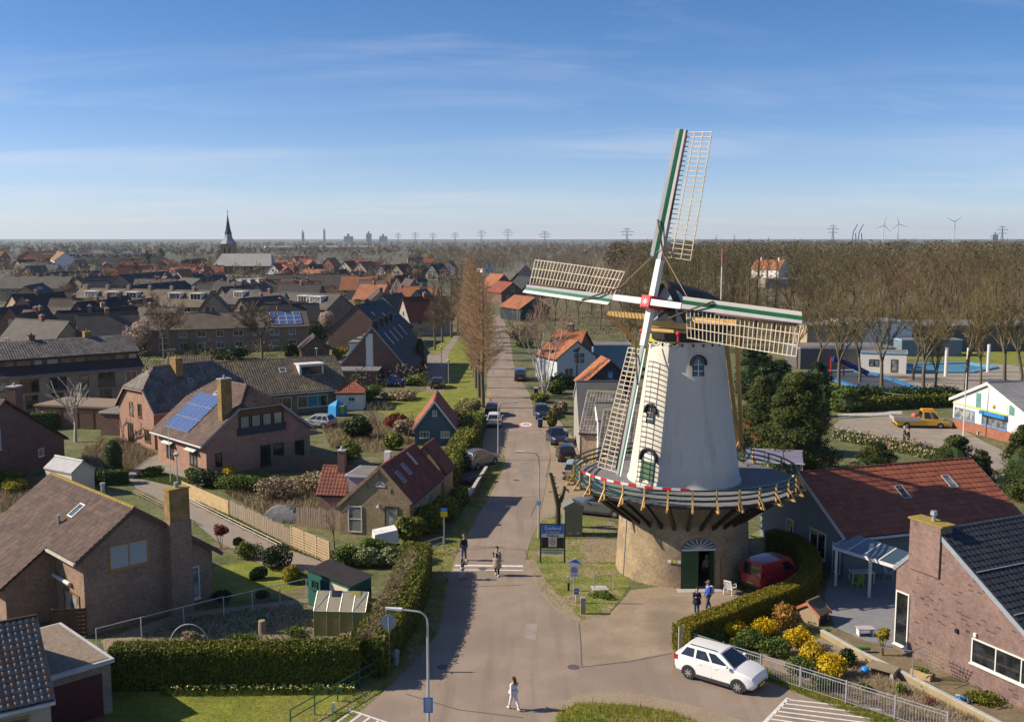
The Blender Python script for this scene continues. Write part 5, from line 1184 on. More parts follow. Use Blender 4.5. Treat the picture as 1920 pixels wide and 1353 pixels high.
flatroof('carport', 'flat carport with pale fascia before the steep black-roofed terrace', (G(640, 722) + Vector((-3.2, -2.4, 0))).xy, R(0), 9.2, 5.5, 2.5, br_dark, felt, M('pale_fascia', (.36, .37, .39), .7), cat_='carport')
V('broad brown gable with a black ridge behind the steep terrace', (668, 573), Vector((3.2, 20)), 9.2, 6.2, 6.6, 3.6, 3.2, br_dark, under, t_slate, name='terrace_house', eo=.3, ov=.1, cw=.4, ch=.45, chimneys=[(-.2, -8.6, 1.0, 1.0, 10.4, mossy, moss), (.1, -3, .9, .9, 10.0, black, black)], skylights=[('r', -6, .6, .7, 1.0, white, white), ('r', 0, .5, .7, 1.0, white, white)])
V('small dark gabled garage left of the steep terrace', G(592, 676), Vector((-2.0, 7.5)), 4.4, 2.6, 2.6, 2.3, 2.3, br_dark, rf_brown, name='garage', cat_='garage', wins=[('a', .2, .1, 2.3, 2.0, 1, 1, black, 'garage_door', MATS['dark_interior'])])
V('brick house with a small dark window behind the black ridges', (715, 546), Vector((-3, 16)), 7.6, 4.4, 4.6, 3.8, 3.6, br_tan, rf_brown, wins=[('a', .6, 3.6, 1.0, 1.6, 1, 1, black)], chimneys=[(0, -7, .9, .9, 8.6, br_dark, concrete)])
# terraces of the housing estate, near to far
V('long brick terrace with lichen roof and many windows behind the bare trees', (270, 590), (574, 583), 7.6, 5.0, 5.0, 4.9, 4.9, br_brown, rf_lichen, name='terrace', wins=rows('r', 29, (.8, 3.2), 3.4, 1.7, 1.25), chimneys=[(-.3, -4, .9, .9, 8.8, br_dark, black), (-.3, 3, .9, .9, 8.8, br_dark, black), (-.3, 10.6, .9, .9, 8.8, br_red, black)])
tt = [o for o in col.objects if o.get('label', '').startswith('long brick terrace with lichen')][0]; tr = [c for c in tt.children if c.name.startswith('roof')][0]
s_ = (7.6 - 4.9) / 5.0; upv = Vector((-1, 0, s_)).normalized(); nv_ = Vector((s_, 0, 1)).normalized()
Lh = (G(574, 583, 7.6) - G(270, 590, 7.6)).length / 2
m = MB(); m.box(-.75, .75, 0, 1.55, -.01, .05); fram2 = m.mesh('solar_panel'); m = MB(); m.box(-.7, .7, .05, 1.5, .0, .06); cell2 = m.mesh('cells')
for r_ in range(3):
 for k in range(4):
  p = Vector((4.9, 0, 4.9 + .1 * s_ + .14)) + nv_ * .1 + upv * (.25 + r_ * 1.6) + Vector((0, Lh - 7.0 + k * 1.6, 0)); sp_ = link('solar_panel', fram2, fr_m, tr)
  sp_.matrix_local = Matrix(((0, upv.x, nv_.x, p.x), (1, upv.y, nv_.y, p.y), (0, upv.z, nv_.z, p.z), (0, 0, 0, 1))); link('cells', cell2, solar, sp_)
V('tan gabled house with a dark roof left of the bare trees', (182, 578), (268, 575), 8.2, 4.2, 4.2, 4.0, 4.0, br_tan, rf_brown, wins=[('a', .3, 4.0, .8, 1.8, 1), ('r', 2, 1, 1.2, 1.2)], chimneys=[(-.2, -3.5, .9, .9, 9.3, br_tan, concrete)])
V('dark gabled house with black roof planes before the tan gable', (148, 583), Vector((-3.0, 14)), 7.0, 5.5, 5.0, 3.2, 2.6, br_dark, rf_slate, chimneys=[(2.5, -4, .9, .9, 7.6, br_tan, moss)])
V('brown flat-fronted house with pale fascia left of the dark gable', (62, 606), (104, 600), 4.6, 4, 4.5, 3.6, 3.4, br_dark, gravelroof, gutter=M('lilac_fascia', (.42, .44, .52), .6))
V('low dark roofed house at the left edge below the estate', (-20, 580), (38, 575), 6.4, 4.5, 5.5, 3.4, 3.0, br_dark, rf_slate, wins=rows('r', 10, (.8,), 3))
V('tan gable with white dormer at the left edge of the estate', (20, 553), Vector((9, 11)), 8.4, 5, 5, 4.6, 4.6, br_tan, rf_slate, wins=rows('r', 12, (1.0, 3.0), 3.5) , dormers=[('r', -1, 2.6, 2.6, 1.6, whitew, 2)])
V('house with four skylights in its black roof on the left estate', (47, 537), (80, 531), 8.4, 5, 5.2, 4.6, 4.6, br_tan, rf_slate, wins=rows('r', 12, (1.0, 3.2), 3), skylights=[('r', -3 + 1.7 * k, .6, .8, 1.1, white) for k in range(4)])
TD = V('dormered terrace with lichen-grey roof across the middle of the estate', (150, 541), (396, 545.5), 9.0, 5, 5, 5.2, 5.2, br_grey, rf_lichen, name='terrace', wins=rows('r', 38, (1.0, 3.5), 3.4, 1.9, 1.3), dormers=[('r', y, 3.6, 3.1, 1.75, whitew, 3) for y in (-15.5, -8.6, -1.8, 12.0, 18.6)], chimneys=[(0, -19 + 7 * k, .8, .8, 10.0, br_grey, concrete) for k in range(6)])
V('long roof of blue-black tiles above the dormered terrace', (233, 537), (347, 527), 8.9, 5, 6.5, 5.0, 4.6, br_tan, rf_slate, name='terrace', wins=rows('r', 20, (1.0, 3.2), 3), chimneys=[(0, -12 + 7 * k, .8, .8, 9.8, br_tan, concrete) for k in range(4)])
V('tan gabled terrace with black roof and one skylight pair', (224, 516), (312, 509), 9.2, 5.5, 6.5, 4.6, 4.4, br_tan, rf_slate, name='terrace', skylights=[('r', -5, .5, 1.4, 1.6)], chimneys=[(0, -12 + 6 * k, .8, .8, 10, br_tan, concrete) for k in range(5)])
V('long grey-roofed terrace left of the estate behind skylight house', (6, 518), (137, 518.5), 9.0, 5, 6.5, 5.2, 5.0, br_grey, rf_grey, name='terrace', wins=rows('r', 40, (3.3,), 4, 1.8, 1.2), chimneys=[(0, -18 + 9 * k, .9, .9, 10, br_tan, concrete) for k in range(5)])
V('grey terrace roof with small chimneys right of the long grey one', (140, 521), (205, 518), 8.6, 5, 6, 5, 5, br_grey, rf_grey, name='terrace', wins=rows('r', 18, (3.2,), 3), chimneys=[(0, -8 + 6 * k, .9, .9, 9.6, br_dark, concrete) for k in range(3)])
V('dark flat terrace roof below the apartment block', (95, 511), (186, 508), 8.0, 5, 5, 5, 5, br_dark, rf_slate, name='terrace', wins=rows('r', 30, (3.2,), 3.4))
V('low black terrace with white end block in the estate', (155, 527.5), (200, 526.5), 7.6, 4.5, 5, 4.6, 4.4, br_dark, rf_slate, name='terrace', wins=rows('r', 14, (3.0,), 3))
AP = V('red brick apartment block with moss-orange roof and pale balconies', (50, 471.5), (100, 470.5), 13.6, 8, 9, 9.0, 9.0, br_red, rf_moss, name='apartment_block', wins=rows('r', 30, (1.5, 4.3, 7.0), 4, 2.2, 1.6) + rows('b', 10, (3, 6), 5, 1.5, 1.5), skylights=[('r', -2 + 3 * k, .45, 1.2, 1.2, white, white) for k in range(5)], cat_='apartments')
for z in (3.6, 6.4): m = MB(); m.box(9.0, 10.4, -3, 6, z, z + 1.1); m.build('balcony', creamw, AP.t)
V('white gabled end of the apartment block with dark brick below', (108, 471), (122, 474), 13.2, 7, 7, 8, 8, whitew, rf_moss, name='apartment_block', wins=rows('r', 8, (2, 5), 4), cat_='apartments')
V('second brick apartment block with ochre roof at the left edge', (-30, 471), (9, 471), 13.4, 8, 9, 8.6, 8.6, br_red, rf_moss, name='apartment_block', wins=rows('r', 26, (1.5, 4.3, 7), 4.5, 2, 1.6), cat_='apartments')
V('dormer house pair right of the dormered terrace', (435, 524), (486, 521), 8.6, 5, 6, 5, 5, br_grey, rf_grey, name='terrace', wins=rows('r', 15, (1, 3.4), 3), dormers=[('r', -5 + 5 * k, 3, 3, 1.7, whitew, 2) for k in range(3)])
V('grey house pair with white dormer windows above the bare tree', (432, 543), (490, 545), 8.6, 5, 5, 5.2, 5.2, br_grey, rf_grey, name='terrace', wins=rows('r', 11, (1, 3.4), 3), dormers=[('r', 0, 3.4, 3, 1.7, whitew, 3)])
V('brown gabled house with white verge beside the navy roof', (398, 528), Vector((10, 16)), 8.0, 5, 5, 4, 4, br_red, rf_slate, barge=whitew)
V('dark gabled house pair right of the long navy roof', (340, 521), (376, 523), 8.2, 5, 6, 4.8, 4.6, br_grey, rf_grey, wins=rows('r', 10, (1, 3.2), 3))
V('long grey terrace in front of the church', (490, 516), (645, 514.5), 9.0, 5, 6, 5, 5, br_tan, rf_grey, name='terrace', wins=rows('r', 44, (.9, 3.3), 4, 2.2, 1.3))
V('black-roofed house with glinting skylights in front of the grey terrace', (606, 521), Vector((-17, 2)), 7.6, 6.5, 6, 3.4, 3.2, br_grey, rf_slate, skylights=[('r', 2, .6, .8, 1.1, white)])
V('terrace with a row of white box dormers behind the blossom tree', (527, 548), (640, 553), 8.4, 5, 5, 5, 5, br_grey, rf_grey, name='terrace', wins=rows('r', 16, (.9, 3.3), 3), dormers=[('r', .2, 3.4, 3.2, 1.7, whitew, 3), ('r', 5.2, 4.2, 3.4, 1.8, whitew, 4)])
# old centre: gables and red roofs
oc = [(577, 497, 6, 10, 8.5, creamw, rf_dred, 'cream gable with red roof right of the church'), (613, 484, 9, 8, 9.5, br_red, rf_orange, 'orange hipped roof behind the cream gable'), (645, 490, 9, 9, 9, creamw, rf_dred, 'tall cream gable with a dark red roof'), (673, 491, 9, 12, 9, br_tan, rf_orange, 'orange-gabled brick house in the old centre'),
      (713, 498, 6, 12, 7.5, whitew, rf_dred, 'bright white gable with red roof in the old centre'), (742, 496, 8, 11, 8.5, br_tan, rf_dred, 'tan gable with dark red roof right of the white gable'), (775, 499, 5, 12, 7.5, br_grey, rf_dred, 'small gable house with white annex in the old centre'), (808, 496, 7, 12, 8.5, greyw, rf_slate, 'grey rendered gable with black roof in the old centre'),
      (742, 517, 6, 10, 7.5, br_dark, rf_dred, 'dark gable with maroon roof before the old centre'), (770, 513, 6, 8, 6.5, greyw, rf_dred, 'low grey gable with small windows near the car with red roof')]
for x, y, w_, d_, z_, wm, rm, lb in oc: V(lb, (x, y), Vector((d_ * .5, d_ + 3)), z_, w_ * .55, w_ * .55, z_ * .45, z_ * .45, wm, rm, wins=[('a', -1.2, z_ * .42, 1.1, 1.5, 1), ('a', 1.2, z_ * .42, 1.1, 1.5, 1), ('a', 0, z_ * .68, .8, 1, 1), ('a', -1.4, .9, 1.2, 1.6), ('a', 1.4, .9, 1.2, 1.6)])
V('long pink barn with an orange roof and two skylights', (683, 518), (733, 518), 7.6, 4, 4, 4.6, 4.6, M('pink_wall', (.42, .25, .17), .85, .1, .8), rf_orange, name='barn', wins=[('r', 0, 2.6, 1.4, .8, 2), ('r', 3.5, .3, 2.0, 2.4, 1, 1, greyp, 'door')], cat_='barn')
rr_ = random.Random(3)
ORD = ('first', 'second', 'third', 'fourth', 'fifth', 'sixth', 'seventh', 'eighth', 'ninth', 'tenth', 'eleventh', 'twelfth', 'thirteenth', 'fourteenth')
def scatter_houses(n, xr, yr, where, group, roofs, walls, z=(6.5, 9)):
 xs = sorted(rr_.uniform(*xr) for _ in range(n)); ks = list(range(n)); rr_.shuffle(ks)
 for i, x in enumerate(xs):
  k = ks[i]; y = yr[0] + (yr[1] - yr[0]) * (k + rr_.uniform(0, 1)) / n; zz = rr_.uniform(*z); a = rr_.uniform(-.5, .5) + (math.pi / 2 if rr_.random() < .4 else 0); L = rr_.uniform(9, 16); rm, rn = rr_.choice(roofs); wm, wn2 = rr_.choice(walls)
  V('small %s house with %s roof, %s from left, %s' % (wn2, rn, ORD[i], where), (x, y), Vector((math.cos(a) * L, math.sin(a) * L)), zz, rr_.uniform(3.6, 4.8), rr_.uniform(3.6, 4.8), zz * .45, zz * .45, wm, rm, wins=rows('r', L, (.9, 2.6), 4)[:4] + [('a', 0, zz * .5, 1, 1.4, 1)], chimneys=[(0, 0, .8, .8, zz + 1, br_red, concrete)], group=group)
RO, RR_, RD, RS, RG, RB_, RL = (rf_orange, 'orange'), (rf_red, 'red'), (rf_dred, 'maroon'), (rf_slate, 'black'), (rf_grey, 'grey'), (rf_brown, 'brown'), (rf_lichen, 'pale')
WT, WC, WR_, WW, WD, WGr, WB = (br_tan, 'tan'), (creamw, 'cream'), (br_red, 'red brick'), (whitew, 'white'), (br_dark, 'dark brick'), (greyw, 'grey'), (br_brown, 'brown')
scatter_houses(14, (190, 320), (484, 508), 'well left of the church', 'old roofs left of the church', [RO, RR_, RD, RO], [WT, WC, WR_])
scatter_houses(10, (318, 408), (484, 508), 'just beside the church tower', 'old roofs beside the church', [RO, RR_, RS], [WT, WW, WR_])
scatter_houses(13, (505, 620), (480, 500), 'right of the church', 'old roofs right of the church', [RO, RR_, RR_], [WT, WW, WR_])
scatter_houses(12, (0, 180), (484, 500), 'around the apartment blocks', 'far grey houses on the left', [RG, RS, RB_], [WT, WD, WGr])
scatter_houses(9, (640, 860), (478, 494), 'behind the old centre gables', 'old roofs among the bare trees', [RG, RS, RD, RR_], [WT, WW, WR_])
scatter_houses(9, (0, 110), (545, 600), 'above the left garages', 'estate houses on the left', [RG, RS, RB_], [WT, WD, WB])
scatter_houses(9, (395, 500), (520, 575), 'below the church', 'estate houses below the church', [RG, RS, RL], [WT, WGr, WB])
scatter_houses(8, (640, 800), (520, 560), 'between black ridges and tree row', 'houses between estate and tree row', [RG, RD, RB_, RO], [WT, WGr, WB])
scatter_houses(10, (100, 262), (552, 598), 'before the dormered terrace', 'houses before the dormered terrace', [RS, RB_, RG, RS], [WT, WD, WB])
scatter_houses(12, (505, 660), (502, 536), 'below the old centre', 'houses below the old centre', [RG, RS, RO, RD], [WT, WD, WW])
scatter_houses(10, (230, 420), (512, 532), 'above the dormered terrace', 'houses above the dormered terrace', [RS, RG, RD], [WT, WD, WB])
V('far terrace with a row of white sloping dormers', (140, 475), (300, 474.5), 9.5, 6, 6, 5.5, 5.5, br_tan, rf_grey, name='terrace', dormers=[('r', -38 + 11 * k, 6.5, 4.2, 2.6, whitew, 2, whitew) for k in range(8)])
V('pale far factory hall with a flat roof on the horizon left of the church', (170, 460.5), (240, 460.5), 9, 20, 20, 8.5, 8.5, creamw, rf_grey, name='hall', cat_='building'); V('long pale greenhouse hall on the horizon right of the church', (495, 462), (700, 461.5), 7, 20, 20, 6.5, 6.5, creamw, whitew, name='hall', cat_='building')
# houses right of the street
WG = V('white gabled house with an orange roof behind the birch', (1083, 641), Vector((-3.4, 7.0)), 6.3, 3.7, 3.6, 3.7, 3.8, M('pale_blue_wall', (.50, .53, .56), .8, .06, 1), under, t_orange, wins=[('a', .4, 2.7, 2.1, 1.8, 2, 2, white), ('a', -1.5, .8, 1.6, 1.3)], eo=.35, ov=.15, cw=.34, ch=.4)
V('orange-roofed house behind the white gable', (1040, 620), (1100, 622), 7.6, 4.2, 4.2, 5, 5, br_dark, under, t_orange, cw=.34, ch=.4, chimneys=[(0, 0, .9, .9, 8.8, br_dark, concrete)])
V('black timber gable with a patchy orange roof beside the sails', (1145, 678), (1127, 669), 6.6, 3.5, 3.4, 3.6, 3.6, navy, under, t_orange, eo=.4, ov=.2, wins=[('a', 0, 4.4, .7, .9, 1, 2, bluep), ('a', 0, 3.8, .9, .3, 1)], cw=.3, ch=.36)
flatroof('shed', 'blue corrugated flat shed behind the white gabled house', G(1112, 695).xy, R(0), 6.5, 5, 4.4, M('blue_corrugated', (.14, .25, .33), .6, .1, 2), felt, M('pale_blue_trim', (.35, .45, .52), .6))
DG = V('grey-roofed street house with a plain dark slope toward the mill', (1080, 717), (1168, 717), 7.0, 5, 5.5, 4.6, 2.9, greyw, M('dark_sheet_roof', (.085, .083, .082), .7, .1, .6), eo=.15, ov=.1, barge=M('pale_edge', (.3, .31, .32), .6))
for lb, px_, qx_, z_, wl_ in (('brick gabled street house with grey tiles and white bargeboards beside the mill', (1102, 735), (1166, 738), 6.8, 3.2), ('nearer brick gabled street house with grey tiles hidden by the lower sail', (1132, 771), (1206, 774), 6.8, 3.6)):
 hx = V(lb, px_, qx_, z_, wl_, wl_ + .5, 3.7, 3.2, br_tan, under, t_grey, eo=.25, ov=.3, barge=white, cw=.33, ch=.4, amp=.06, wins=[('a', 1.4, .6, 1.2, 1.6, 1), ('a', -1.2, 3.2, 1.0, 1.2, 2), ('a', -1.0, .3, 1.0, 2.1, 1, 1, white, 'door'), ('a', .8, 3.2, .9, 1.2, 1)], ridge=M('lichen_ridge', (.30, .27, .12), .8))
V('white rendered dormer house between the two grey-tiled gables', (1116, 757), Vector((7, .3)), 6.0, 2.2, 2.2, 4.6, 4.6, whitew, felt, wins=[('a', 0, 2.8, 3.0, 1.7, 3)], ov=.05, eo=.1)
for x, y, z_, lb, rm, wm in ((1000, 520, 8, 'dark gabled house with an orange verge left of the left sail', rf_slate, navy), (945, 515, 8, 'orange-roofed house behind the swamp cypress row', rf_orange, br_dark), (962, 530, 7, 'red-roofed brick house right of the cypress row', rf_red, br_dark), (1004, 558, 6.5, 'house with a lone sunlit orange roof slope beyond the birch', rf_orange, navy),
                             (918, 486, 9, 'far white-dormered house above the cypress row', rf_slate, whitew), (985, 497, 8, 'grey-roofed far house behind the left sail tip', rf_grey, br_tan), (970, 512, 8, 'house with a grey solar roof behind the cypress row', rf_grey, br_dark)):
 V(lb, (x, y), Vector((-6, 12)), z_, 4.6, 4.6, 3.6, 3.6, wm, rm, wins=[('a', 0, 4, 1.4, 1.4), ('a', -2, 1, 1.4, 1.4), ('a', 2, 1, 1.4, 1.4)])
V('white farmhouse with an orange roof standing in the wood', (1418, 487), (1471, 488), 10.5, 5, 5, 5.5, 5.5, whitew, rf_orange, barge=white, wins=rows('r', 12, (1, 3.4), 3) + [('a', 0, 5.5, 1, 1.4)], chimneys=[(0, -6, .8, .8, 12, whitew, concrete), (0, 6, .8, .8, 12, whitew, concrete)])
flatroof('hall', 'pale green-edged hall below the farmhouse in the wood', G(1435, 540).xy, R(2), 26, 14, 4, greyw, felt, M('pale_green_trim', (.4, .5, .42), .6), cat_='building')
flatroof('pool_building', 'long dark flat pool building with white end wall among the trees', G(1590, 660).xy, R(3), 42, 14, 5.2, M('dark_cladding', (.10, .095, .095), .7, .1, .6), felt, greyp, cat_='building')
flatroof('pool_building', 'white rendered end block of the pool building', G(1590, 663).xy, R(3), 13, 10, 6.2, whitew, felt, greyp, cat_='building')
flatroof('pool_kiosk', 'small white kiosk with a blue roof edge beside the pools', G(1612, 697).xy, R(-20), 7.5, 5, 3.4, whitew, felt, M('sky_trim', (.25, .45, .6), .6), wins=[('a', -1.5, 1.1, 1.6, 1.2, 2, black), ('a', 1.8, .2, 1.1, 2.2, 1, black)], cat_='kiosk')
flatroof('changing_block', 'dark flat block with bubble rooflights and painted swirls by the paddling pool', G(1500, 692).xy, R(2), 17, 9, 3.6, M('slate_boards', (.10, .095, .1), .7, .1, 1), felt, greyp, cat_='building')
flatroof('canopy', 'pale blue flat canopy at the swimming pool', G(1690, 668).xy, R(2), 12, 4, 3.1, M('canopy_shade', (.15, .2, .25), .7), felt, M('sky_trim2', (.3, .5, .65), .6), cat_='canopy')
flatroof('shed', 'brown flat house with a pale wall behind the right sail tip', G(1512, 668).xy, R(5), 9, 8, 6.0, br_tan, gravelroof, greyp, cat_='house')
# church
chp = thing('church', 'old brick church with a grey nave roof and pointed black spire', 'church', G(427, 512.5)); br_ch = brick('church_brick', (.30, .20, .12), (.24, .16, .1), (.25, .19, .14))
D_ = .342  # metres per picture unit at the church
m = MB(); m.box(-4.2, 4.2, 0, 8.4, 0, 19.5); m.build('tower', br_ch, chp)
m = MB(); m.lathe([(5.6, 19.5), (3.4, 22.2), (2.6, 24.0), (2.3, 26.0)], 8, (0, 4.2, 0)); m.build('lantern_roof', M('church_lead', (.22, .25, .28), .6), chp)
m = MB(); m.lathe([(2.5, 25.9), (1.6, 29), (.8, 34), (.06, 39.5)], 8, (0, 4.2, 0)); m.build('spire', rf_slate, chp); m = MB(); m.tube((0, 4.2, 39.4), (0, 4.2, 42), .12, .06); m.ball((0, 4.2, 40.6), .4, 6); m.build('weathervane', black, chp)
for s_ in (-1.6, 1.6):
 m = MB(); m.slab([(s_ - .6, -.05, 12.5), (s_ + .6, -.05, 12.5), (s_ + .6, -.05, 16.3), (s_, -.05, 17.2), (s_ - .6, -.05, 16.3)], .04); m.build('belfry_opening', black, chp)
m = MB(); m.lathe([(1.1, 0), (1.1, .08)], 20); o = m.build('clock_face', M('clock_gold', (.5, .4, .12), .5), chp); o.location = (0, -.05, 11); o.rotation_euler = (R(90), 0, 0)
m = MB(); m.box(-4, 32, -15, -1, 0, 5.5); m.build('nave_wall', br_ch, chp)
slab_roof(chp, [[(-5, -15.7, 5.3), (33, -15.7, 5.3), (31, -8, 13.2), (-1, -8, 13.2)], [(-5, -.3, 5.3), (33, -.3, 5.3), (31, -8, 13.2), (-1, -8, 13.2)], [(33, -15.7, 5.3), (33, -.3, 5.3), (31, -8, 13.2)], [(-5, -15.7, 5.3), (-5, -.3, 5.3), (-1, -8, 13.2)]], M('nave_slate', (.31, .295, .275), .75, .12, .2), None, name='nave_roof')
for k in range(8): m = MB(); m.box(-2.5 + k * 4.3, -1.2 + k * 4.3, -15.12, -15.04, 1.6, 4.6); m.build('nave_window', black, chp)
for k in range(9): m = MB(); m.box(-4.6 + k * 4.3, -3.9 + k * 4.3, -15.6, -15, 0, 4.6); m.build('buttress', br_ch, chp)


# ------------------------------------------------------------------ trees
rg = np.random.default_rng(21)
def segquads(segs, w=1.0, rng=RNG):
 s = np.asarray(segs, float); p0, p1, r0 = s[:, :3], s[:, 3:6], s[:, 6:7]; d = unit(p1 - p0); a = unit(np.cross(d, rng.normal(size=(len(s), 3)))) * r0 * w
 v = np.stack([p0 - a, p0 + a, p1 + a * .6, p1 - a * .6], 1).reshape(-1, 3); return v, np.arange(4 * len(s)).reshape(-1, 4)
# swamp cypress row along the street
cyp = [tree_meshes('cypress', *spire(rg, 18.8, .34, 3.9, 190, .02, 9, base=.24, minr=.011), bark, twig_red, 6) for _ in range(3)]
row = [(906, 764, 1.0), (899, 745, .98), (893, 727, 1.04), (889, 707, 1.0), (885, 691, 1.06), (882, 675, 1.0), (880, 661, 1.08), (878, 649, 1.05)]
for k, (x, y, s) in enumerate(row): put_tree('swamp_cypress', 'tall bare red-brown swamp cypress, %s of the row from the parked cars' % ORD[k], cyp[k % 3], G(x, y), s, group='cypress row along the street')
row2 = [(815, 656, .84), (829, 642, .88), (846, 633, .9), (858, 622, .95), (866, 612, .9)]
cy2 = tree_meshes('street_tree', *spire(rg, 17.0, .3, 3.0, 170, .0, 10, base=.25, minr=.014), bark, twig_brown, 6)
for k, (x, y, s) in enumerate(row2): put_tree('street_tree', 'slender bare tree with a dark trunk on the street lawn, %s from the lamp post' % ORD[k], cy2, G(x, y), s, group='slender trees on the street lawn')
# birch with several white stems
th_, tn_ = [], []
for k in range(6):
 a = k * 1.05; t1, t2 = grow(rg, 12.5, .12, 4, (2, 3, 3, 3), .42, .55, trunk=.46, ratio=.62, lean=(.34 * math.cos(a), .34 * math.sin(a)), minr=.02); th_ += t1; tn_ += t2
put_tree('birch', 'bare many-stemmed white birch at the street side', tree_meshes('birch', th_, tn_, birchbark, birchtwig, 5), G(1021, 742), 1.02)
# pollarded pale tree
th_, tn_ = grow(rg, 7.6, .2, 3, (4, 3, 2), .5, .35, trunk=.32, ratio=.8, wob=.1, minr=.05)
put_tree('pollard_tree', 'pale pruned tree with stubby knuckled branches in the left garden', tree_meshes('pollard_tree', th_, tn_, palebark, palebark, 6, 5), G(142, 828), .98)
th_, tn_ = grow(rg, 6.0, .15, 3, (4, 3, 2), .55, .3, trunk=.3, ratio=.75, minr=.04)
put_tree('pollard_tree', 'small pruned tree behind the solar-panel house', tree_meshes('pollard_tree', th_, tn_, palebark, palebark, 6, 5), G(508, 768), .95)
th_, tn_ = [], []
for L_, a in ((3.2, .3), (1.9, 2.1), (1.6, 4.4)):
 d = unit(np.array([math.cos(a) * .35, math.sin(a) * .35, 1.0])); th_ += [(0, 0, 0, 0, 0, 1.6, .24, .2), (0, 0, 1.6, *(d * L_ * .5 + np.array([0, 0, 1.6])), .2, .18), (*(d * L_ * .5 + np.array([0, 0, 1.6])), *(d * L_ + np.array([.1, 0, 1.6])), .18, .15)]
 for _ in range(4): e = d * L_ * rg.uniform(.4, 1) + np.array([0, 0, 1.6]); tn_.append((*e, *(e + rg.normal(size=3) * .25), .06, .04))
put_tree('tree_stump', 'lopped brown tree trunk beside the grey-green cabinet', tree_meshes('tree_stump', th_, tn_, bark, bark, 7, 5), G(1046, 988), 1.0, cat='tree stump')
# broad bare trees
def broad(h, lv=5, tw=twig_brown, minr=.016, kids=(4, 3, 3, 3, 3), spread=.55, up=.25, trunk=.3, r=.26, wood_=None):
 return tree_meshes('bare_tree', *grow(rg, h, r, lv, kids, spread, up, trunk=trunk, ratio=.7, minr=minr), wood_ or bark, tw, 6)
bt_a = [broad(13.0, 6, minr=.03, spread=.6, kids=(4, 3, 3, 2, 3, 2)), broad(13.0, 6, minr=.03, spread=.6, kids=(4, 3, 3, 2, 3, 2))]; bt_p = [broad(17.0, tw=twig_olive, up=.5, spread=.42, trunk=.32, r=.34, minr=.022) for _ in range(2)]; bt_small = [broad(5.0, 4, r=.09, minr=.01), broad(5.0, 4, tw=birchtwig, r=.08, minr=.01)]
for lb, x, y, s, me in (('large bare tree spreading before the brick terrace', 308, 672, 1.0, bt_a[0]), ('bare tree standing right of the terrace windows', 492, 672, 1.0, bt_a[1]), ('bare tree between the left terrace and the dormered one', 118, 582, .8, bt_a[1]), ('bare tree in front of the long pink barn', 712, 560, .95, bt_a[0]), ('thin bare tree behind the black terrace ridge', 663, 560, .9, bt_a[1]),
      ('bare tree in front of the yellow brick cottage', 627, 1030, .78, bt_small[1]), ('small bare fruit tree beside the pollarded tree', 187, 846, .55, bt_small[0]), ('bare fruit tree in the cottage garden below the lawn', 709, 828, 1.05, bt_small[1]), ('slim bare tree left of the teal barn', 766, 830, .85, bt_small[0]), ('tiny bare tree beside the veranda at the left edge', 36, 890, .6, bt_small[1])):
 put_tree('bare_tree', lb, me, G(x, y), s)
# big trees round the pools
ptr = [(1572, 742, 1.0), (1612, 716, .8), (1652, 748, 1.04), (1712, 712, .85), (1730, 752, 1.05), (1752, 748, .75), (1810, 742, 1.08), (1838, 728, .8), (1882, 735, 1.1), (1915, 722, .95), (1530, 706, .85), (1494, 690, .8)]
for k, (x, y, s) in enumerate(sorted(ptr)): put_tree('pool_tree', 'tall bare olive-brown tree by the swimming pools, %s from the left' % ORD[k], bt_p[k % 2], G(x, y), s * .92, group='bare trees around the pools')
pop = [tree_meshes('poplar', *spire(rg, 23.0, .3, 2.3, 130, -.25, 9, base=.1, minr=.017), bark, twig_olive, 5) for _ in range(2)]
pts = [(1290, 660), (1306, 640), (1322, 655), (1338, 642), (1356, 660), (1372, 640), (1388, 650), (1402, 628), (1418, 640), (1436, 632), (1452, 650), (1180, 640), (1196, 622)]
for k, (x, y) in enumerate(pts): put_tree('poplar', 'tall narrow olive poplar behind the mill, %s from the tower outward' % ORD[k], pop[k % 2], G(x, y), rg.uniform(.92, 1.06), group='poplars behind the mill')
rt = [(1040, 610), (1062, 596), (1085, 612), (1108, 590), (1126, 618), (1142, 600), (1165, 615), (1030, 570), (1095, 560), (1150, 565), (1014, 585), (1188, 590)]
bt_m = [broad(15.0, minr=.024, up=.45, spread=.45, trunk=.34, r=.25) for _ in range(2)]
for k, (x, y) in enumerate(sorted(rt)): put_tree('bare_tree', 'bare brown tree behind the street houses left of the mill, %s from the left' % ORD[k], bt_m[k % 2], G(x, y), rg.uniform(.8, 1.05), group='bare trees behind the street houses')
tt_ = [(40, 500), (90, 520), (150, 560), (215, 545), (262, 505), (330, 515), (395, 510), (540, 505), (690, 485), (735, 480), (790, 490), (820, 500), (850, 520), (605, 545), (780, 540), (470, 500)]
for k, (x, y) in enumerate(sorted(tt_)[:14]): put_tree('bare_tree', 'small bare tree among the town roofs, %s from the left edge' % ORD[k], bt_a[k % 2], G(x, y), rg.uniform(.75, 1.05), group='bare trees among the roofs')
for lb, x, y, s in (('golden-budded willow above the old centre', 806, 498, 1.2), ('yellowish willow behind the church tower', 408, 484, 1.0), ('second golden willow above the old centre', 782, 480, 1.15)):
 rr2 = np.random.default_rng(int(x)); t = thing('willow', lb, 'tree', G(x, y)); h_ = 11 * s; v, f = segmesh(grow(rr2, h_, .3, 3, 3, .5, .3)[0], 5); link('trunk', npmesh('trunk', v, f, bark), None, t); o = link('crown', shrub_mesh('crown', 2600, 5 * s, 5 * s, 9 * s, .45, lf_willow, rr2, 9, .35), None, t); o.location.z = 2.5
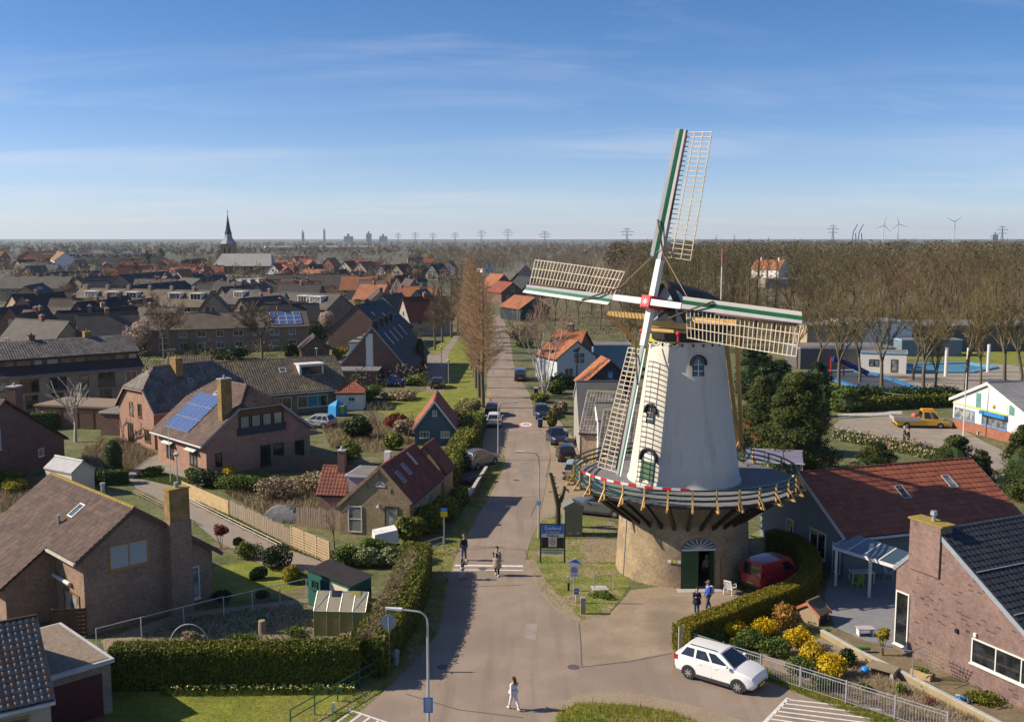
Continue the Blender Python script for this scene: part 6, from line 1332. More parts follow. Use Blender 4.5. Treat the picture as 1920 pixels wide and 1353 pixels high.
# conifers
def conifer(label, loc, rx, ry, h, n=9000, size=.42, mat=None, seed=0, name='conifer', lumps=16, group=None):
 rng = np.random.default_rng(seed + 77); t = thing(name, label, 'tree', loc, 0, group); P, Nn = [], []
 m = 34
 for k in range(lumps * 3):
  zt = rng.uniform(.05, .97); rad = (1 - zt) ** .62 * rng.uniform(.75, 1.05); a = rng.uniform(0, 6.28); c = np.array([math.cos(a) * rx * rad * .72, math.sin(a) * ry * rad * .72, h * zt]); q = n // (lumps * 3)
  d = unit(rng.normal(size=(q, 3))); s = np.array([rx * .36, ry * .36, h * .1]) * (.55 + .55 * (1 - zt)); P.append(c + d * s * rng.uniform(.6, 1, (q, 1))); Nn.append(d + np.array([math.cos(a), math.sin(a), .4]))
 p, nn = np.concatenate(P), np.concatenate(Nn); k = p[:, 2] > .05; v, f = leaves(p[k], size, nn[k], 1.6, .45, rng); link('crown', npmesh('crown', v, f, mat or lf_conifer), None, t)
 mb = MB(); mb.lathe([(.25, 0), (.22, h * .3), (.06, h * .95)], 8); mb.build('trunk', bark, t)
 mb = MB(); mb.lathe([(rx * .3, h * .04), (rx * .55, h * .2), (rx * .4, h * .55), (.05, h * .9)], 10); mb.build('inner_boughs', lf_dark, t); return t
conifer('big dark conifer beside the gallery', G(1490, 886), 5.2, 5.0, 9.8, 34000, .3, seed=1, lumps=30)
conifer('second conifer leaning against the big one on its left', G(1428, 850), 4.0, 4.0, 8.4, 18000, .3, seed=2, lumps=26)
conifer('dark cypress behind the big conifer', G(1440, 760), 4.5, 4, 6.0, 6000, .5, lf_dark, seed=3)
for k, (x, y, w_, h_) in enumerate(((1404, 745, 3.5, 7.5), (1424, 722, 4, 6), (1462, 738, 4, 5), (1505, 762, 4.5, 5), (1532, 735, 3.5, 4.5))): conifer('dark evergreen between mill and pools, %s from the mill' % ORD[k], G(x, y), w_, w_, h_, 4500, .4, lf_dark, seed=40 + k, group='evergreens between mill and pools')
conifer('bushy conifer behind the left end of the red roof', G(1640, 906), 3.6, 2.6, 3.8, 12000, .22, seed=4, lumps=22)
conifer('bushy conifer behind the right end of the red roof', G(1790, 908), 3.4, 3, 4.6, 13000, .22, seed=5, lumps=24)
conifer('young conifer beside the school yard gate', G(1838, 900), 1.8, 1.8, 3.0, 2500, .3, seed=6)
conifer('large conifer at the right edge by the school yard', G(1918, 935), 3.2, 3.0, 6.6, 15000, .24, seed=7, lumps=24)
conifer('upright yew by the paddling pool fence', G(1545, 780), 1.0, 1.0, 4.0, 1500, .3, lf_dark, seed=8)
conifer('wide green bush at the pool fence', G(1585, 770), 3.2, 2.2, 3.6, 3000, .4, lf_green, seed=9)
for k, (x, y, h_) in enumerate(((276, 497, 12.5), (303, 494, 14))): conifer('dark evergreen tree above the red roofs, %s of the pair' % ('left' if k == 0 else 'right'), G(x, y), 5.5, 5, h_, 3000, .8, lf_dark, seed=20 + k, group='evergreen pair above the red roofs')
def column(label, loc, r, h, mat, n=5000, size=.14, seed=0, name='thuja'):
 rng = np.random.default_rng(seed); t = thing(name, label, 'tree', loc); a = rng.uniform(0, 6.28, n); z = rng.uniform(.01, 1, n) ; pr = np.minimum(1, (1 - z) * 3.2) ** .5 * (.85 + .15 * np.sin(z * 9 + a * 2)); rad = r * pr * rng.uniform(.86, 1.04, n)
 p = np.column_stack([np.cos(a) * rad, np.sin(a) * rad, z * h]); v, f = leaves(p, size, np.column_stack([np.cos(a), np.sin(a), np.full(n, .5)]), 1.2, .6, rng); link('crown', npmesh('crown', v, f, mat), None, t)
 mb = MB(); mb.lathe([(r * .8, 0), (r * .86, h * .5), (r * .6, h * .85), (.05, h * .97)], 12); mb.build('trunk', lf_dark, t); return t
column('clipped dark columnar thuja by the white shed', G(214, 893), .98, 3.6, lf_thuja, seed=1)
column('slim dark cypress by the side street', G(788, 693), .85, 5.6, lf_thuja, 2500, .22, seed=2, name='cypress'); column('slim twin cypress by the side street', G(783, 689), .6, 4.2, lf_thuja, 1500, .22, seed=3, name='cypress')
# ------------------------------------------------------------------ the wood and far tree belts: one uncountable mass each
wproto = []
for k in range(6):
 t1, t2 = grow(rg, 15, .2, 4, (3, 3, 3, 3), .5, .4, trunk=.33, ratio=.68, minr=.02)
 v1, f1 = segmesh(t1, 3); v2, f2 = segquads(t2, 1.5, rg); wproto.append(cat([(v1, f1), (v2, f2)]))
print('wood proto quads', [len(p[1]) for p in wproto])
def mass(name, label, locs, hs, mat, cat_='wood'):
 parts = []
 for (x, y), s in zip(locs, hs):
  v, f = wproto[rg.integers(0, 6)]; a = rg.uniform(0, 6.28); c, s_ = math.cos(a), math.sin(a); w = s * rg.uniform(.95, 1.2)
  parts.append((np.column_stack([(v[:, 0] * c - v[:, 1] * s_) * w + x, (v[:, 0] * s_ + v[:, 1] * c) * w + y, v[:, 2] * s]), f))
 v, f = cat(parts); o = link(name, npmesh(name, v, f, mat), None, kind='stuff'); o['label'] = label; o['category'] = cat_; return o
def px_of(X, Y, z=0): d = CAM_H - z; fw = Y * CP + d * SP; return 960 + FOC * X / fw
locs, hs = [], []
while len(locs) < 620:
 Y = 205 * (700 / 205) ** rg.uniform(0, 1); x = rg.uniform(1180, 1990); X = (x - 960) / FOC * (Y * CP + CAM_H * SP)
 if Y < 255 and 1440 < x: continue
 if Y < 600 and 1403 < x < 1480 and rg.uniform() < .93: continue
 locs.append((X, Y)); hs.append(rg.uniform(.6, 1.3) * (.85 if Y < 300 else 1.12))
mass('wood', 'dense bare brown wood filling the land right of the mill', locs, hs, twig_wood)
locs, hs = [], []
while len(locs) < 420:
 Y = 560 * (1700 / 560) ** rg.uniform(0, 1); x = rg.uniform(820, 1250); X = (x - 960) / FOC * (Y * CP + CAM_H * SP); locs.append((X, Y)); hs.append(rg.uniform(.8, 1.15))
mass('tree_belt', 'bare tree belt in the distance between street and mill', locs, hs, twig_brown)
def clumps(name, label, n, Yr, xr, h, mat, per=26, size=2.6):
 P = []
 for _ in range(n):
  Y = Yr[0] * (Yr[1] / Yr[0]) ** rg.uniform(0, 1); x = rg.uniform(*xr); X = (x - 960) / FOC * (Y * CP + CAM_H * SP); d = unit(rg.normal(size=(per, 3))); hh = h * rg.uniform(.6, 1.15); r = rg.uniform(.3, .55) * hh
  p = d * np.array([r * 1.1, r * 1.1, hh * .45]) * rg.uniform(.4, 1, (per, 1)) + np.array([X, Y, hh * .52]); P.append(p)
 v, f = leaves(np.concatenate(P), size * h / 9, None, 1, 1, rg); o = link(name, npmesh(name, v, f, mat), None, kind='stuff'); o['label'] = label; o['category'] = 'wood'
clumps('far_wood', 'far dark tree belts along the whole horizon', 1700, (1300, 5200), (-120, 2050), 12, twig_brown, 60, 1.5)
clumps('garden_greenery', 'dark garden greenery between the estate houses', 420, (150, 620), (-60, 800), 3.2, lf_hedge, 70, .7)
clumps('garden_scrub', 'brown garden scrub between the estate houses', 300, (150, 560), (-60, 800), 4.2, twig_brown, 80, .6)
clumps('town_trees', 'haze of bare treetops between the far town roofs', 480, (480, 1500), (-60, 900), 9, twig_brown, 110, .75)
clumps('far_wood', 'far wooded rise behind the wood on the right', 760, (650, 2600), (1150, 2050), 21, twig_wood, 240, .5)


# ------------------------------------------------------------------ hedges, shrubs, grass of the foreground
def pl(*pp, z=.0): return [tuple(G(x, y, z).xy) for x, y in pp]
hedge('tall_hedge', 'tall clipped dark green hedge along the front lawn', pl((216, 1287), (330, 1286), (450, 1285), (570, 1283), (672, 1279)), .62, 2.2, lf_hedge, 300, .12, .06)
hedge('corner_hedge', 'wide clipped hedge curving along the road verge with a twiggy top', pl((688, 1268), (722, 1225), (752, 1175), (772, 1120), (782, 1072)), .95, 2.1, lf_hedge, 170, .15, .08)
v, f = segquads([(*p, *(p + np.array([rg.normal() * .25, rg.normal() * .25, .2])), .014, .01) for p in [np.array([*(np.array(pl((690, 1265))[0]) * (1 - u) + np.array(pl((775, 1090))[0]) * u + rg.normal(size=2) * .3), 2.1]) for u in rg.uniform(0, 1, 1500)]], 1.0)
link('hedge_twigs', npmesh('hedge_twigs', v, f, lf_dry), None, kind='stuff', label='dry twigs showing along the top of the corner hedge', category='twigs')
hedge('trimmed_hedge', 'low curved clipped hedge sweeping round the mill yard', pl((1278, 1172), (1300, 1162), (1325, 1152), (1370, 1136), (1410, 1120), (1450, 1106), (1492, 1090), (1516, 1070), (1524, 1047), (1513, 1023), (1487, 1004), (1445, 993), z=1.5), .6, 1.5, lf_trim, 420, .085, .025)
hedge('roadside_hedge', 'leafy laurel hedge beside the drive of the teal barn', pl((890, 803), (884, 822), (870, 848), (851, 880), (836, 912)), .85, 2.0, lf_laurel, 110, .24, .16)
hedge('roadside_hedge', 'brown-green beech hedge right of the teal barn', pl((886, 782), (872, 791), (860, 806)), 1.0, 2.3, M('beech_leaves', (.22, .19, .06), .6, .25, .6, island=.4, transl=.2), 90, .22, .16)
for k, (x, y, rx, ry, h_, n) in enumerate(((770, 1015, 1.6, 1.3, 2.6, 2600), (808, 1000, 1.7, 1.4, 2.7, 2800), (842, 975, 1.5, 1.4, 2.6, 2600), (862, 948, 1.3, 1.3, 2.3, 2200))):
 shrub('laurel', 'big yellow-green laurel by the cottage, %s from the white trailer' % ORD[k], G(x, y), rx, ry, h_, lf_laurel, n, .24, 'laurels before the cottage', seed=k, shell=.3)
for k, (x, y, rx, h_, mt) in enumerate(((652, 1060, 1.3, 1.9, lf_green), (690, 1062, 1.3, 1.7, lf_variegated), (728, 1060, 1.4, 1.7, lf_variegated), (765, 1052, 1.3, 1.8, lf_variegated), (700, 1046, 1.5, 1.8, lf_green))):
 shrub('mixed_shrub', '%s shrub of the mixed hedge behind the green shed, %s from the woven fence' % ('variegated' if mt is lf_variegated else 'green', ORD[k]), G(x, y), rx, 1.1, h_, mt, 2400, .17, 'mixed hedge behind the green shed', seed=30 + k)
for k, (x, y, rx, h_, mt) in enumerate(((1335, 1207, 1.3, 1.1, lf_green), (1372, 1196, 1.3, 1.2, lf_yellow), (1400, 1215, 1.3, 1.2, lf_green), (1432, 1190, 1.2, 1.4, lf_yellow), (1468, 1178, 1.1, 1.8, lf_orange), (1450, 1228, 1.3, 1.2, lf_green), (1492, 1212, 1.2, 1.4, lf_yellow), (1520, 1240, 1.2, 1.4, lf_yellow), (1558, 1268, 1.4, 1.5, lf_yellow), (1500, 1262, 1.1, 1.0, lf_green), (1370, 1232, 1.2, .9, lf_dark), (1540, 1288, 1.0, .8, lf_green))):
 nm = {'forsythia_flowers': 'yellow flowering', 'copper_leaves': 'copper-leaved', 'green_leaves': 'green', 'dark_leaves': 'dark green'}[mt.name]
 shrub('flowering_shrub' if 'flower' in nm else 'garden_shrub', '%s shrub behind the bar fence, %s from the concrete pillar' % (nm, ORD[k]), G(x, y), rx, 1.0, h_, mt, 1900, .12, 'shrubs behind the bar fence', seed=50 + k, shell=.25)
 if mt is lf_yellow: pass
for lb, x, y, rx, h_, mt, n, z0 in (('clipped golden ball shrub left of the green shed', 541, 1092, .78, 1.35, lf_golden, 3200, 0), ('clipped dark green ball shrub on the garden lawn', 484, 1085, .72, 1.05, lf_dark, 2600, 0), ('large dark rhododendron behind the clipped balls', 520, 1062, 1.2, 2.0, lf_dark, 2800, 0), ('loose green shrub left of the rhododendron', 466, 1046, 1.1, 1.5, lf_green, 1800, 0), ('round brown-green box ball by the path', 446, 1026, .6, .95, lf_hedge, 1500, 0), ('small round-headed red-leaved tree by the path', 415, 1028, .68, 1.0, lf_red, 1500, .95),
                                   ('dark green shrub below the brown house window', 415, 1128, .75, .9, lf_dark, 1600, 0), ('grey-green shrub beside the golden ball', 566, 1092, .6, .8, lf_green, 1200, 0), ('dark low shrub in the lawn shade', 490, 1120, .6, .6, lf_dark, 900, 0), ('bright yellow forsythia at the pink house corner', 428, 893, 1.1, 1.3, lf_yellow, 1600, 0), ('big evergreen bush below the pink house', 395, 912, 2.2, 1.9, lf_dark, 3200, 0), ('green bush behind the board fence', 455, 922, 2.4, 2.0, lf_green, 3000, 0),
                                   ('bushy green shrub right of the board fence', 360, 896, 1.2, 1.2, lf_green, 1500, 0), ('bare-twig bush behind the palisade', 520, 935, 2.6, 2.2, lf_dry, 2600, 0), ('dry brown bush beside the garden poles', 590, 918, 2.8, 2.0, lf_dry, 2800, 0), ('green shrub at the drive corner of the pink house', 285, 892, 1.5, 1.0, lf_green, 1700, 0), ('yellow-green laurel left of the cottage annex', 656, 872, 1.6, 3.0, lf_laurel, 2200, 0), ('dark bush in the cottage garden', 672, 820, 2.2, 2.6, lf_dark, 2600, 0), ('yellow-green laurel in the cottage garden', 735, 842, 1.5, 2.2, lf_laurel, 1700, 0), ('reddish bush beyond the cottage garden', 742, 800, 1.8, 2.0, lf_red, 1500, 0), ('brown bush left of the teal barn', 757, 815, 1.8, 2.4, lf_dry, 2000, 0),
                                   ('golden bush in the left garden corner', 28, 925, 1.4, 1.6, lf_golden, 1900, 0), ('green bush by the left garden wall', 12, 910, 1.6, 1.8, lf_green, 1900, 0), ('evergreen shrub before the pink half-hipped house', 210, 806, 1.4, 2.1, lf_green, 1800, 0), ('clipped yellow-green dome shrub before the terrace', 337, 660, 2.0, 3.2, lf_golden, 1800, 0), ('dark laurel mass before the terrace', 385, 672, 4.0, 2.6, lf_dark, 2600, 0), ('second dark laurel mass before the terrace', 432, 674, 4.2, 2.6, lf_dark, 2600, 0),
                                   ('tall green bush right of the solar terrace', 595, 650, 2.6, 5.5, lf_green, 2600, 0), ('pink-white blossom tree right of the solar terrace', 612, 625, 2.6, 5.0, lf_blossom, 2400, 1.5), ('pale blossom tree left of the large bare tree', 263, 668, 3.0, 7.0, lf_blossom, 2600, 1.5), ('bright yellow bush by the garage gable', 640, 668, 2.0, 2.2, lf_golden, 1600, 0), ('large green bush at the lawn tip', 692, 748, 2.6, 2.4, lf_green, 2400, 0), ('low dry bushes along the lawn edge', 745, 748, 3.5, 1.3, lf_dry, 2000, 0), ('green garden bushes by the side street', 776, 722, 2.4, 2.0, lf_green, 1900, 0), ('dark garden trees beyond the white van', 745, 600, 5.5, 5.0, lf_green, 3200, 0), ('bushy dark trees right of the white van', 790, 605, 4.0, 4.5, lf_dark, 2400, 0),
                                   ('green hedge bush by the birch', 1040, 738, 2.0, 2.2, lf_green, 2200, 0), ('yellow-green bush on the street corner', 1012, 754, 1.9, 1.7, lf_laurel, 1900, 0), ('clipped beech block by the dark cars', 1034, 800, .9, 2.2, lf_laurel, 1700, 0), ('brown shrub behind the beech block', 1052, 775, 1.6, 2.0, lf_dry, 1700, 0), ('dark green garden bush behind the birch', 1060, 728, 2.6, 2.6, lf_dark, 2400, 0), ('dark clipped bush below the white gable', 1072, 700, 2.4, 2.6, lf_dark, 2000, 0), ('green bush by the far street bend', 985, 652, 2.2, 2.4, lf_green, 1500, 0), ('brown bush at the far street bend', 975, 636, 4.0, 4.5, lf_dry, 2000, 0), ('low green shrub in front of the cabinet', 1130, 1118, .9, .35, lf_green, 900, 0),
                                   ('small budding garden tree on the patio', 1655, 1228, .45, 1.1, lf_golden, 500, .7), ('dark shrub beside the forsythia', 1590, 1245, .7, 1.0, lf_dark, 1200, 0), ('green rockery plant beside the walk', 1690, 1298, .4, .5, lf_green, 500, 0), ('purple rockery plant near the child bike', 1745, 1318, .35, .35, lf_red, 400, 0), ('dry grey rockery plant before the brick wall', 1735, 1290, .5, .4, lf_dry, 500, 0), ('leafy rockery plant behind the fence', 1622, 1295, .5, .5, lf_green, 500, 0), ('mossy plant strip below the brick wall', 1845, 1318, 1.3, .5, lf_hedge, 900, 0), ('low thorn bush before the brown house', 262, 1165, .9, .5, lf_dry, 700, 0), ('dry raspberry canes inside the bean arch', 360, 1218, .9, 1.3, lf_dry, 1300, 0), ('leafy kale patch in the vegetable bed', 452, 1200, .9, .45, lf_green, 800, 0), ('green kale clump by the greenhouse', 555, 1190, .9, .5, lf_green, 800, 0), ('bare climber in front of the greenhouse', 650, 1212, .8, .9, lf_dry, 900, 0)):
 shrub('garden_tree' if 'tree' in lb else 'garden_shrub', lb, G(x, y), rx, rx * .9, h_, mt, n, .13 if y > 980 else (.2 if y > 860 else .34), seed=int(x + y), shell=.75 if 'clipped' in lb else .4, lumps=3 if 'clipped' in lb else 8, z0=z0)
hedge('box_hedge', 'clipped dark hedge beside the white shed', pl((168, 906), (205, 908), (240, 905)), .6, 1.3, lf_thuja, 90, .16, .04)
hedge('box_hedge', 'ivy-covered garden gate hedge behind the pollarded tree', pl((60, 806), (105, 802)), .6, 2.0, lf_green, 50, .2, .08)
hedge('yard_hedge', 'low hedge strip between school yard and pools', pl((1560, 770), (1620, 768), (1700, 764), (1790, 760)), 1.0, 1.5, lf_hedge, 24, .35, .15)
hedge('yard_hedge', 'dark hedge below the big trees at the pools', pl((1540, 752), (1620, 752), (1700, 755), (1790, 752)), 1.6, 1.8, lf_dark, 22, .4, .2)
hedge('yard_hedge', 'scrubby hedge along the mill side of the school yard', pl((1570, 822), (1640, 836), (1710, 850), (1760, 862)), .8, 1.1, lf_dry, 26, .25, .2)
hedge('garden_hedge', 'short clipped hedge before the brick terrace garden', pl((535, 668), (592, 666)), .9, 2.4, lf_dark, 30, .35, .1)
# daffodils, grasses
rngd = np.random.default_rng(4); pt = np.array([G(x, 1297 + rngd.uniform(-4, 5)) for x in rngd.uniform(300, 665, 520)]); p = pt.copy(); p[:, 2] = rngd.uniform(.25, .42, len(p))
v, f = leaves(p, .1, None, 1, 1, rngd); o = link('daffodils', npmesh('daffodils', v, f, M('daffodil', (.62, .55, .16), .6, .2, 3, island=.4)), None, kind='stuff'); o['label'] = 'strip of pale yellow daffodils at the foot of the tall hedge'; o['category'] = 'flowers'
tufts('daffodil_leaves', 'green leaf blades of the daffodil strip', [pl((300, 1294), (665, 1290), (665, 1302), (300, 1306))], 2600, .35, .03, lf_green)
tufts('verge_blades', 'grass blades on the verge beside the mill', [mill_verge], 7000, .12, .035, lf_grass)
tufts('roadside_blades', 'grass blades on the verge left of the road', [verge_left], 9000, .14, .035, lf_grass)
tufts('island_blades', 'long grass on the traffic island', [island], 9000, .26, .03, lf_grass)
tufts('lawn_blades', 'short grass blades on the front lawn', [lawn], 6000, .06, .035, lf_grass, lean=.5)
tufts('fence_blades', 'grass blades below the bar fence', [verge_fence], 7000, .16, .03, lf_grass)
tufts('weeds', 'scattered weeds on the vegetable bed', [pl((200, 1225), (330, 1160), (580, 1130), (690, 1200), (680, 1215))], 5000, .2, .05, lf_green)
tufts('dry_stalks', 'dry stalks in the rockery behind the bar fence', [pl((1560, 1295), (1610, 1240), (1850, 1357), (1780, 1385))], 5000, .28, .03, lf_dry)
tufts('garden_growth', 'rough dry growth in the back gardens', [pl((420, 925), (560, 900), (640, 930), (600, 985), (520, 980)), pl((160, 840), (230, 822), (290, 850), (250, 880), (150, 870)), pl((600, 790), (700, 785), (780, 830), (700, 850), (620, 840)), pl((0, 905), (90, 900), (120, 935), (0, 960))], 6000, .5, .06, lf_dry)
tufts('garden_weeds', 'green weeds along the path edges', [pl((345, 922), (430, 962), (545, 1020), (610, 1055), (540, 1030), (400, 962)), pl((250, 895), (300, 885), (380, 905), (330, 912))], 5000, .2, .05, lf_green)
# brown undergrowth on the floor of the wood
sheet('wood_floor', [G(1180, 640), G(1440, 655), G(1990, 640), G(2600, 500), G(1100, 470), G(1100, 560)], Z1, M('leaf_litter', (.145, .105, .055), .95, .3, .08, c2=(.11, .095, .045)))
clumps('undergrowth', 'brown undergrowth on the floor of the wood', 1500, (215, 900), (1170, 1990), 4.6, twig_wood, 140, .42)
clumps('undergrowth', 'brown scrub behind the street houses', 320, (215, 600), (990, 1200), 4.2, twig_brown, 120, .45)

# ------------------------------------------------------------------ fences, walls, small buildings of the foreground
def fence_run(name, label, a, b, h, kind, mat, cat_='fence', n=None, z0=.0):
 """a straight fence: each board, picket or bar a piece of its own"""
 a, b = Vector((a[0], a[1], 0)), Vector((b[0], b[1], 0)); d = b - a; L = d.length; t = thing(name, label, cat_, a, math.atan2(d.y, d.x))
 def part(nm, mb, mt): return mb.build(nm, mt, t)
 if kind == 'boards':
  k = max(2, round(L / 1.9))
  for i in range(k + 1): m = MB(); m.box(L * i / k - .05, L * i / k + .05, -.05, .05, 0, h + .05); part('post', m, mat)
  m = MB(); m.box(0, L, -.085, -.055, 0, h / 7 - .02); me = m.mesh('board')
  for i in range(7): o = link('board', me, mat, t); o.location.z = .05 + i * h / 7; o.location.y = random.uniform(-.01, .01)
 elif kind == 'pickets':
  for z in (h * .25, h * .75): m = MB(); m.beam((0, .03, z), (L, .03, z), .05, .09); part('rail', m, mat)
  k = round(L / .17); mes = []
  for q in range(3): m = MB(); hh = h * (.94 + .05 * q); m.slab([(-.065, 0, 0), (.065, 0, 0), (.065, 0, hh - .06), (0, 0, hh), (-.065, 0, hh - .06)], .025); mes.append(m.mesh('picket'))
  for i in range(k): o = link('picket', random.choice(mes), mat, t); o.location = (L * (i + .5) / k, -.01 + random.uniform(-.01, .01), 0); o.rotation_euler = (0, R(random.uniform(-1.5, 1.5)), 0)
 elif kind == 'woven':
  k = max(1, round(L / 1.8)); m = MB(); w_ = L / k - .1; m.box(0, w_, -.015, .015, 0, .075); slat = m.mesh('slat')
  for i in range(k + 1): m = MB(); m.box(L * i / k - .05, L * i / k + .05, -.05, .05, 0, h + .08); part('post', m, mat)
  for i in range(k):
   for q in range(int(h / .1)): o = link('slat', slat, mat, t); o.location = (L * i / k + .05, .03 if q % 2 else -.03, .06 + q * .1)
 elif kind == 'bars':
  k = max(1, round(L / 2.4)); m = MB(); m.box(-.035, .035, -.035, .035, 0, h + .06); pm_ = m.mesh('post'); m = MB(); m.tube((0, 0, .1), (0, 0, h - .16), .014, .014, 5); bm_ = m.mesh('bar')
  for i in range(k + 1): link('post', pm_, mat, t).location.x = L * i / k
  for z in (.1, h - .16, h): m = MB(); m.beam((0, 0, z), (L, 0, z), .035, .035); part('rail', m, mat)
  nb = round(L / .14)
  for i in range(nb): link('bar', bm_, mat, t).location.x = L * (i + .5) / nb
 elif kind == 'rails':
  k = max(1, round(L / (n or 2.0))); m = MB(); m.tube((0, 0, 0), (0, 0, h), .035, .035, 6); pm_ = m.mesh('post')
  for i in range(k + 1): link('post', pm_, mat, t).location.x = L * i / k
  for z in (h, h * .55): m = MB(); m.tube((0, 0, z), (L, 0, z), .03, .03, 6); part('rail', m, mat)
 elif kind == 'wire':
  k = max(1, round(L / 2.2)); m = MB(); m.tube((0, 0, 0), (0, 0, h), .03, .03, 6); pm_ = m.mesh('post')
  for i in range(k + 1): link('post', pm_, mat, t).location.x = L * i / k
  m = MB(); m.tube((0, 0, h), (L, 0, h), .025, .025, 6); part('top_rail', m, mat)
  m = MB(); q = .0
  nx, nz = int(L / .16), int(h / .13)
  for i in range(nx): m.beam((L * i / nx, 0, 0), (L * i / nx, 0, h), .006, .006)
  for j in range(nz): m.beam((0, 0, h * j / nz), (L, 0, h * j / nz), .006, .006)
  o = part('wire_mesh', m, M('dark_wire', (.05, .06, .055), .6)); o['kind'] = 'stuff'
 return t
f0, f1, f2, f3 = [G(*q) for q in ((343, 927), (430, 966), (547, 1026), (618, 1057))]
fence_run('board_fence', 'pale new board fence below the pink solar house', f0, f1, 1.25, 'boards', freshwood)
fence_run('picket_fence', 'weathered grey picket fence between board fence and woven panels', f1, f2, 1.45, 'pickets', wood)
fence_run('woven_fence', 'tan woven panel fence beside the path', f2, f3, 1.6, 'woven', M('woven_wood', (.46, .34, .21), .8, .15, 2, island=.15))
fence_run('low_rail_fence', 'low white-topped rail along the path in front of the board fence', f0 + Vector((-.4, -.9, 0)), f2 + Vector((-.6, -.7, 0)), .55, 'rails', M('pale_rail', (.5, .44, .36), .8), n=2.2)
fence_run('low_rail_fence', 'low brown rail fence beside the gravel patch', G(252, 928), G(364, 985), .5, 'rails', wood, n=1.2)
fence_run('back_fence', 'dark plank fence behind the tarpaulin heap', G(556, 985), G(668, 1000), 1.7, 'pickets', wood)
fence_run('arched_fence', 'dark garden fence below the balcony house', G(510, 885), G(640, 885), 1.7, 'boards', M('dark_fence', (.11, .085, .065), .9, .2, 2))
fence_run('wire_fence', 'wire mesh fence with a pale top rail across the vegetable garden', G(182, 1218), G(420, 1155), 1.25, 'wire', M('pale_pipe', (.5, .5, .5), .5)); fence_run('wire_fence', 'wire mesh fence ending at the green shed', G(420, 1155), G(575, 1118), 1.2, 'wire', MATS['pale_pipe'])
fence_run('brown_fence', 'dark brown board fence beside the brown house patio door', G(100, 1195), G(163, 1192), 1.7, 'boards', M('dark_brown_fence', (.085, .045, .025), .8, .2, 2))
fence_run('bar_fence', 'grey steel bar fence along the lower right road', G(1289, 1221), G(1500, 1290), 1.15, 'bars', greyp); fence_run('bar_fence', 'lower run of the grey bar fence toward the frame corner', G(1500, 1290), G(1775, 1379), 1.15, 'bars', greyp)
fence_run('green_railing', 'dark green tube railing on the front lawn', G(545, 1366), G(712, 1268), .95, 'rails', M('railing_green', (.01, .10, .06), .4), n=1.6)
fence_run('steel_railing', 'grey tube railing beside the bus stop sign', G(779, 1046), G(831, 1030), 1.0, 'rails', steel, n=1.3)
fence_run('yard_fence', 'thin rail fence with white rail beside the school yard', G(1575, 815), G(1700, 842), .8, 'rails', concrete, n=3); fence_run('pool_fence', 'tall wire fence around the paddling pool', G(1470, 735), G(1700, 762), 1.6, 'rails', greyp, n=4)
fence_run('garden_fence', 'plank fence behind the garden tree by the white van', G(732, 622), G(770, 622), 1.8, 'pickets', wood)
m = MB(); m.box(-.16, .16, -.14, .14, 0, 1.45); tag(m.build('gate_pillar', concrete), 'weathered concrete gate pillar at the end of the curved hedge', 'pillar').location = G(1277, 1219)
def wall_run(label, pts, h, w, mat):
 t = thing('garden_wall', label, 'wall', (*pts[0], 0)); m = MB()
 for a, b in zip(pts[:-1], pts[1:]): m.beam((a[0] - pts[0][0], a[1] - pts[0][1], h / 2), (b[0] - pts[0][0], b[1] - pts[0][1], h / 2), w, h)
 m.build('wall', mat, t); m = MB()
 for a, b in zip(pts[:-1], pts[1:]): m.beam((a[0] - pts[0][0], a[1] - pts[0][1], h + .03), (b[0] - pts[0][0], b[1] - pts[0][1], h + .03), w + .06, .06)
 m.build('coping', concrete, t)
wall_run('low grey wall curving behind the patio and clipped hedge', pl((1500, 1105), (1530, 1075), (1538, 1040), (1528, 1010)), 1.0, .2, M('grey_render', (.33, .31, .30), .9, .1, 1))
wall_run('low mossy concrete edging between rockery and walk', pl((1540, 1192), (1600, 1226), (1700, 1276), (1850, 1355), (1930, 1398)), .35, .16, M('mossy_concrete', (.30, .24, .14), .9, .2, 1))
wall_run('low garden wall left of the parked grey car', pl((878, 945), (895, 915), (912, 888)), .7, .25, br_dark)
# greenhouse
gh0 = G(589, 1191); ghd = (G(682, 1199) - gh0); gl = ghd.length; gt = thing('greenhouse', 'small yellowed polycarbonate greenhouse in the vegetable garden', 'greenhouse', gh0, math.atan2(ghd.y, ghd.x) + R(8)); GE, GR, GD = 1.5, 2.35, 2.0
polyc = M('yellow_polycarbonate', (.50, .46, .18), .35, .15, 2.0, transl=.5); polyr = M('pale_polycarbonate', (.48, .45, .33), .3, .12, 2.0, transl=.4)
alu = M('aluminium', (.55, .55, .53), .4, .1, 2, metal=.5); n = 4
for i in range(n):
 x0, x1 = gl * i / n + .02, gl * (i + 1) / n - .02
 for y in (.0, GD): m = MB(); m.box(x0, x1, y - .008, y + .008, .02, GE); m.build('wall_panel', polyc, gt)
 for ya in (.0, GD): m = MB(); m.slab([(x0, ya, GE), (x1, ya, GE), (x1, GD / 2, GR), (x0, GD / 2, GR)], .012); m.build('roof_panel', polyr, gt)
for x in (.0, gl):
 for q in range(2): m = MB(); ya, yb = GD * q / 2, GD * (q + 1) / 2; za, zb = (GE, GR) if q == 0 else (GR, GE); m.slab([(x, ya + .02, .02), (x, yb - .02, .02), (x, yb - .02, zb), (x, ya + .02, za)], .012); m.build('gable_panel', polyc, gt)
for i in range(n + 1):
 x = gl * i / n; m = MB(); m.path([Vector((x, 0, 0)), Vector((x, 0, GE)), Vector((x, GD / 2, GR)), Vector((x, GD, GE)), Vector((x, GD, 0))], .025, 5); m.build('frame_rib', alu, gt)
for y, z in ((0, GE), (GD, GE), (GD / 2, GR)): m = MB(); m.tube((0, y, z), (gl, y, z), .03, .03, 5); m.build('frame_rail', alu, gt)
